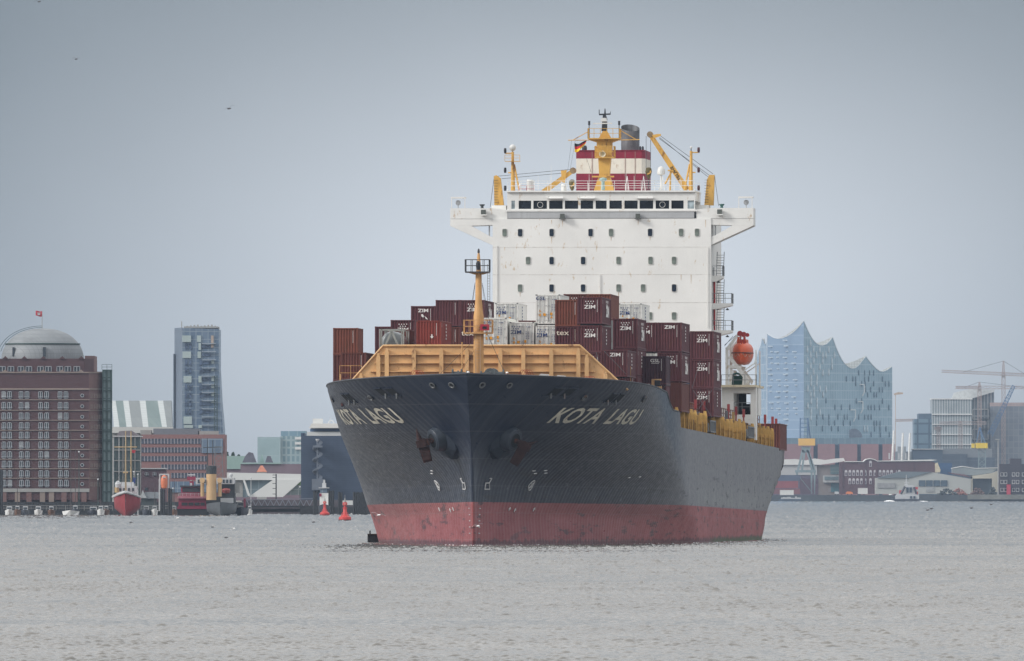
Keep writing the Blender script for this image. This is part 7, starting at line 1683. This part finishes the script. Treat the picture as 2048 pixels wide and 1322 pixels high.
box_thing('freight_box', 'purple brown container stack behind the crane legs', 'container', 1600, 1636, 957, 988, 8965, paint('row_purple', (.13, .08, .11), .6, .2, .1), 6)
b = mkr('work_vehicle', 'orange work vehicle on the quay before the brick warehouse', 'vehicle', 1699, 8915); D = 8915.
MB().prism(pol([(1692, 988), (1706, 988), (1705, 984.5), (1700, 983), (1695, 983), (1692, 985.5)], D), D, D+2.5).build('vehicle_body', paint('vehicle_orange', (.70, .20, .06), .5), b); MB().lathe((X(1695, D), D-.1, 3.9), [(.5, 0), (.5, .3)], 10, (0, 1, 0)).lathe((X(1703, D), D-.1, 3.9), [(.5, 0), (.5, .3)], 10, (0, 1, 0)).build('wheel', darkc, b)
b = mkr('work_vehicle', 'small white van on the quay left of the orange vehicle', 'vehicle', 1673, 8915)
MB().prism(pol([(1669, 988), (1678, 988), (1678, 985), (1676, 983), (1670, 983)], D), D, D+2.5).build('vehicle_body', wfr, b); MB().lathe((X(1671, D), D-.1, 3.9), [(.45, 0), (.45, .3)], 10, (0, 1, 0)).lathe((X(1676, D), D-.1, 3.9), [(.45, 0), (.45, .3)], 10, (0, 1, 0)).build('wheel', darkc, b)
# small barges by the quay
for px, w_, lb in ((1580, 44, 'low grey pontoon with white gear at the quay behind the stern'),):
    D = 8870.; b = thing('pontoon', lb, 'pontoon', loc=(X(px, D), D, 0)); MB().bx(X(px-w_/2, D), X(px+w_/2, D), D, D+6, -.5, Z(998, D)).build('pontoon_hull', paint('pontoon_blue', (.05, .07, .10), .6), b)
    mb = MB(); r_ = random.Random(3)
    for k in range(10): xx = X(px-16+k*4, D); mb.bx(xx-.5, xx+.5, D+1, D+2, Z(998, D), Z(998, D)+r_.uniform(.6, 1.6))
    mb.build('deck_gear', wfr, b)
# tug boat under way
D = 8600.
b = thing('harbour_tug', 'white and red tug under way in front of the grey sheds', 'tug', loc=(X(1814, D), D, 0))
MB().prism(pol([(1786, 1003), (1838, 1003), (1840, 998), (1788, 998), (1784, 996)], D), D, D+9).build('tug_hull', dkh, b)
MB().prism(pol([(1791, 998), (1838, 998), (1838, 989), (1806, 988.5), (1796, 987), (1791, 992)], D), D+1, D+8).build('deckhouse', wfr, b)
MB().prism(pol([(1809, 988.4), (1831, 988.4), (1829, 972), (1825, 970), (1812, 972)], D), D+2, D+7).build('wheelhouse', wfr, b)
for p0, p1 in ((1813, 1817.5), (1819, 1824)): MB().bx(X(p0, D), X(p1, D), D+1.6, D+1.98, Z(985, D), Z(974.5, D)).build('wheelhouse_window', paint('tug_glass', (.05, .07, .10), .3), b)
for p0 in (1820, 1827): MB().bx(X(p0, D), X(p0+4, D), D+.6, D+.98, Z(997, D), Z(992, D)).build('deck_window', paint('tug_glass', (.05, .07, .10), .3), b)
trd = paint('tug_red', (.50, .04, .05), .5)
MB().bx(X(1799, D), X(1805, D), D+1.5, D+7, Z(989, D), Z(980.5, D)).bx(X(1831, D), X(1836, D), D+1.5, D+7, Z(989, D), Z(974, D)).build('red_funnel', trd, b); MB().bx(X(1831, D), X(1836, D), D+1.4, D+1.48, Z(983, D), Z(979, D)).build('funnel_band', wfr, b)
MB().tube((X(1802, D), D+1.3, Z(988, D)), (X(1810, D), D+1.3, Z(973, D)), .7, n=5).tube((X(1833, D), D+1.3, Z(988, D)), (X(1828, D), D+1.3, Z(974, D)), .6, n=5).build('dark_stay', dkh, b)
MB().tube((X(1813, D), D+4, Z(971, D)), (X(1813, D), D+4, Z(950, D)), .3, .15, 5).bx(X(1808, D), X(1819, D), D+3.8, D+4.1, Z(966, D), Z(965, D)).bx(X(1809, D), X(1816, D), D+3.6, D+4.3, Z(971, D), Z(968, D)).build('tug_mast', wfr, b)
fo = paint('foam', (.80, .80, .79), .8, .05, .5)
def foam(cx0, cx1, D, h_, label, sd, dep=4, n=90):
    r_ = random.Random(sd); b = thing('wake_foam', None, None, loc=(X((cx0+cx1)/2, D), D, 0)); mb = MB()
    for k in range(n):
        u = r_.random(); s = h_*(.25+.75*r_.random())*math.sin(pi*(u*.9+.05)); mb.ball((X(cx0+(cx1-cx0)*u, D), D+r_.uniform(0, dep), -.05), max(.08, s), 7, .8)
    o = mb.build('foam_patch', fo, None, smooth=60, loc=(X((cx0+cx1)/2, D), D, 0)); bpy.data.objects.remove(b); tag(o, label, 'foam', kind='stuff'); return o
foam(1766, 1792, 8590, 1.3, 'white bow wave in front of the small tug', 1); foam(1832, 1862, 8590, .8, 'white wash behind the small tug', 2)
# far right buildings
D = 9350.
def tower_b(nm, lab, l):
    b = mkr(nm, lab, 'building', l[0][0], D)
    for (p0, p1, py, d0, m_, part) in l: MB().bx(X(p0, D), X(p1, D), D+d0, D+d0+40, 3.4, Z(py, D)).build(part, m_, b)
    return b
wg1 = facade('white_fin_facade', (.17, .215, .24), (.22, .26, .28), (.50, .52, .52), 1.55, 24.5, .38, .4, .3, .04); wg3 = facade('white_fin_facade2', (.14, .18, .22), (.19, .23, .26), (.50, .52, .52), 2.0, 16, .42, .4, .3, .04)
b = tower_b('white_fin_office', 'pale office block with closely set white vertical fins', [(1864, 1944, 799, 0, wg1, 'fin_wall')]); MB().bx(X(1863, D), X(1945, D), D-.5, D+40, Z(799, D), Z(797, D)).build('parapet', wr_, b)
for py in (829, 849, 869, 889): MB().bx(X(1864, D), X(1944, D), D-.8, D-.05, Z(py, D)-.25, Z(py, D)+.25).build('floor_line', wr_, b)
b = tower_b('stepped_white_office', 'taller pale office with a white curved top behind the finned block', [(1935, 1991, 779, 25, wg3, 'fin_wall')])
MB().prism(pol([(1905, 797), (1910, 785), (1940, 778), (1991, 779), (1991, 783), (1945, 797)], D), D+20, D+24.9).build('roof_step', paint('pale_top2', (.46, .48, .48), .6), b)
for pts in (((1948, 818), (1979, 818), (1979, 838), (1948, 838)), ((1960, 838), (1980, 838), (1980, 858), (1960, 858)), ((1948, 858), (1979, 858), (1979, 878), (1948, 878))):
    MB().path([(X(px, D), D+24, Z(py, D)) for px, py in list(pts)+[pts[0]]], .35, 4).build('frame_outline', wr_, b)
tower_b('blue_stack_office', 'blue grey office of stacked rounded floors right of the concert hall', [(1829, 1865, 838, 5, facade('stack_glass', (.12, .19, .26), (.17, .25, .31), (.05, .08, .12), 7, 6.2, .55, .3), 'stack_wall'), (1838, 1864, 827, 8, paint('stack_top', (.09, .13, .18), .5), 'roof_storey')])
b = tower_b('scaffold_block', 'grey building wrapped in scaffold at the right edge', [(1982, 2130, 812, 10, facade('scaffold_wall', (.12, .14, .175), (.17, .19, .215), (.20, .215, .235), 3.0, 3.6, .25, .7, .3, .05), 'scaffold_wall')]); MB().bx(X(1982, D), X(2130, D), D+11, D+45, Z(812, D), Z(805, D)).build('top_frame', facade('rebar', (.30, .24, .24), (.34, .28, .28), (.40, .30, .28), 2, 1.5, .3, .8), b)
b = mkr('low_grey_blocks', 'low dark blue grey buildings below the finned office', 'building', 1900, 9200)
D = 9250.
MB().bx(X(1825, D), X(1885, D), D, D+20, 3.4, Z(899, D)).build('wall', paint('low_blue', (.09, .13, .18), .6, .15, .04), b); MB().bx(X(1885, D), X(1935, D), D+2, D+20, 3.4, Z(908, D)).bx(X(1935, D), X(1990, D), D+4, D+20, 3.4, Z(915, D)).build('lower_wall', facade('low_band', (.07, .10, .14), (.10, .13, .17), (.12, .15, .19), 20, 3.5, .3, .5), b); MB().bx(X(1885, D), X(1985, D), D+6, D+18, 3.4, Z(897, D)).build('pale_block', paint('low_pale', (.24, .26, .28), .6, .1, .04), b); MB().bx(X(1824, D), X(1886, D), D-1, D+20, Z(899, D), Z(897.5, D)).build('roof_line', wr_, b)
b = mkr('low_brick_quarter', 'dim hazy low buildings between the concert hall and the offices', 'building', 1805, 9400); D = 9400.
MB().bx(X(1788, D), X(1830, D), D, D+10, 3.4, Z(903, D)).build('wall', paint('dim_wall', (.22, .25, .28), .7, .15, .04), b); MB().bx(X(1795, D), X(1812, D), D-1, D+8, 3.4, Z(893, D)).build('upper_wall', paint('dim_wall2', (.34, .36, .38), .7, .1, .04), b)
# tower cranes
def tcrane(px, D, pyt, pyj, pl, pr, tilt, label, colr, back_weight=True, apex=None, base=3.4):
    b = mkr('tower_crane', label, 'crane', px, D, 'tower cranes'); w_ = 2.0
    MB().lattice((X(px, D), D, base), (X(px, D), D, Z(pyj, D)), w_, w_, 26, .20).build('tower', colr, b)
    n = max(6, int((pr-pl)/9)); MB().lattice((X(pl, D), D, Z(pyj-tilt*(px-pl), D)), (X(px, D), D, Z(pyj, D)), 1.4, 1.8, n, .18).build('jib', colr, b); MB().lattice((X(px, D), D, Z(pyj, D)), (X(pr, D), D, Z(pyj+tilt*(pr-px), D)), 1.8, 1.5, max(3, n//2), .18).build('counter_jib', colr, b)
    MB().lattice((X(px, D), D, Z(pyj, D)), (X(px, D), D, Z(pyt, D)), 1.6, .6, 6, .18).build('apex', colr, b)
    MB().tube((X(px, D), D, Z(pyt, D)), (X(pl+(px-pl)*.35, D), D, Z(pyj-tilt*(px-pl)*.65, D)), .12, n=4).tube((X(px, D), D, Z(pyt, D)), (X(px+(pr-px)*.8, D), D, Z(pyj, D)), .12, n=4).build('tie_bar', darkc, b)
    MB().bx(X(px-2.5, D), X(px+2.5, D), D-1, D+1, Z(pyj+7, D), Z(pyj+2, D)).build('cab', concrete, b)
    if back_weight: MB().bx(X(pr-8, D), X(pr-2, D), D-1, D+1, Z(pyj+5, D), Z(pyj-1, D)).build('counterweight', colr, b)
cro = paint('crane_orange', (.36, .28, .26), .6, .1, .1); crp = paint('crane_pale', (.42, .34, .32), .6, .1, .1)
tcrane(2007, 9300, 722, 748, 1883, 2060, .045, 'tallest orange tower crane at the right, its jib reaching left over the offices', cro)
tcrane(1959, 9290, 764, 775, 1911, 2070, 0.0, 'orange tower crane with a level jib in front of the finned office', cro, False)
tcrane(1921, 9280, 842, 846, 1878, 1972, 0.0, 'small pale orange crane before the lower storeys of the finned office', crp, False)
tcrane(1877, 9285, 852, 857, 1868, 1884, 0.0, 'smallest pale crane before the left side of the finned office', crp, False)
b = mkr('crane_jib_end', 'orange crane counterweight arm poking out right of the concert hall', 'crane', 1795, 9420); D = 9420.
MB().prism(pol([(1788, 790), (1806, 788), (1806, 785), (1796, 784.5), (1788, 787)], D), D, D+2).tube((X(1791, D), D+1, 3.4), (X(1791, D), D+1, Z(788, D)), .18, n=6).build('arm', paint('arm_orange', (.48, .36, .27), .6), b)
b = mkr('crane_jib_end', 'thin level pink crane jib low between the concert hall and the stacked office', 'crane', 1810, 9420)
MB().lattice((X(1790, D), D, Z(841, D)), (X(1830, D), D, Z(840, D)), 1.3, 1.3, 14, .2).lattice((X(1833, D), D+2, 3.4), (X(1833, D), D+2, Z(841, D)), 1.6, 1.6, 14, .25).build('jib', crp, b)
# ------------------------------------------------------------------ gulls
gw = paint('gull_white', (.72, .72, .72), .7, .05, 3); gd = paint('gull_dark', (.10, .10, .11), .8, .1, 3)
def gull(px, py, D, sp, bank, dark, label):
    c = P(px, py, D); b = thing('gull', label, 'gull', loc=c, group='gulls in flight'); m_ = gd if dark else gw
    MB().lathe(c, [(.01, -.24), (.05, -.16), (.075, 0), (.06, .1), (.045, .17), (.05, .21), (.02, .27), (.004, .31)], 8, (.6, -.7, .05)).build('gull_body', m_, b, smooth=60)
    for s in (-1, 1):
        k = s*sp/2; p0 = c+Vector((0, .05, .03)); p1 = c+Vector((k*.45, .02, .16+bank*s*.1)); p2 = c+Vector((k, .12, .06+bank*s*.25))
        ch = Vector((0, .11, 0)); t = Vector((0, 0, .012))
        MB().add([p0-ch, p0+ch, p1+ch, p1-ch, p2+ch*.1, p2-ch*.1]+[v+t for v in (p0-ch, p0+ch, p1+ch, p1-ch, p2+ch*.1, p2-ch*.1)], [(0, 1, 2, 3), (3, 2, 4, 5), (9, 8, 7, 6), (11, 10, 8, 9), (0, 3, 9, 6), (3, 5, 11, 9), (1, 7, 8, 2), (2, 8, 10, 4)]).build('wing', m_, b)
gull(757, 1030, 1380, 1.3, -.6, False, 'white gull gliding across the red boot topping at the left side of the bow'); gull(955, 1052, 1380, 1.0, .5, False, 'white gull in front of the red stem')
gull(1020, 1003, 1420, .8, .4, False, 'tiny white gull just above the red paint line right of the stem') if False else None
gull(1855, 1020, 1500, .9, -.3, True, 'dark gull low over the water at the right, left one of a close pair'); gull(1863, 1017, 1600, .7, .6, True, 'dark gull low over the water at the right, right one of a close pair')
gull(1943, 1016, 1700, .8, .5, True, 'dark gull low over the water below the finned offices'); gull(1982, 1009, 1900, 1.1, -.2, True, 'dark gull low over the water nearest the right edge')
gull(627, 1044, 1500, 1.2, -.5, True, 'dark gull skimming the water left of the nearer buoy'); gull(262, 1045, 1500, .7, .4, True, 'dark gull skimming the water below the red lightship')
gull(355, 1036, 1700, .8, .1, False, 'white gull on the wing below the red ferry'); gull(467, 1057, 1500, .7, .7, False, 'white gull low over the water left of centre'); gull(452, 1075, 1400, .8, .2, True, 'dark gull low over the water, lowest one on the left')
gull(458, 217, 1300, .9, .9, True, 'single dark gull high in the sky left of centre'); gull(152, 118, 1600, .9, 0, True, 'tiny dark gull high in the left sky'); gull(78, 3, 1500, .9, .2, True, 'dark gull at the top edge of the sky')
gull(425, 1054, 1600, .7, .3, True, 'dark gull low over the water below the icebreaker')
# crewless foam at the bow
mb = MB(); r_ = random.Random(4)
for k in range(260):
    a_ = -6.5+r_.random()**1.6*60; sg = 1 if r_.random() < .7 else -1; p_ = SM @ Vector((sg*(hb(a_, 0)+r_.uniform(.0, .9)), a_-.3, 0)); mb.ball((p_.x, p_.y, r_.uniform(-.03, .05)), r_.uniform(.03, .11)*(1.3 if a_ < 12 else .8), 6, .7)
tag(mb.build('bow_foam', fo, None, smooth=60, loc=(SX0, 1495, 0)), 'thin broken white foam where the bow cuts the water', 'foam', kind='stuff')
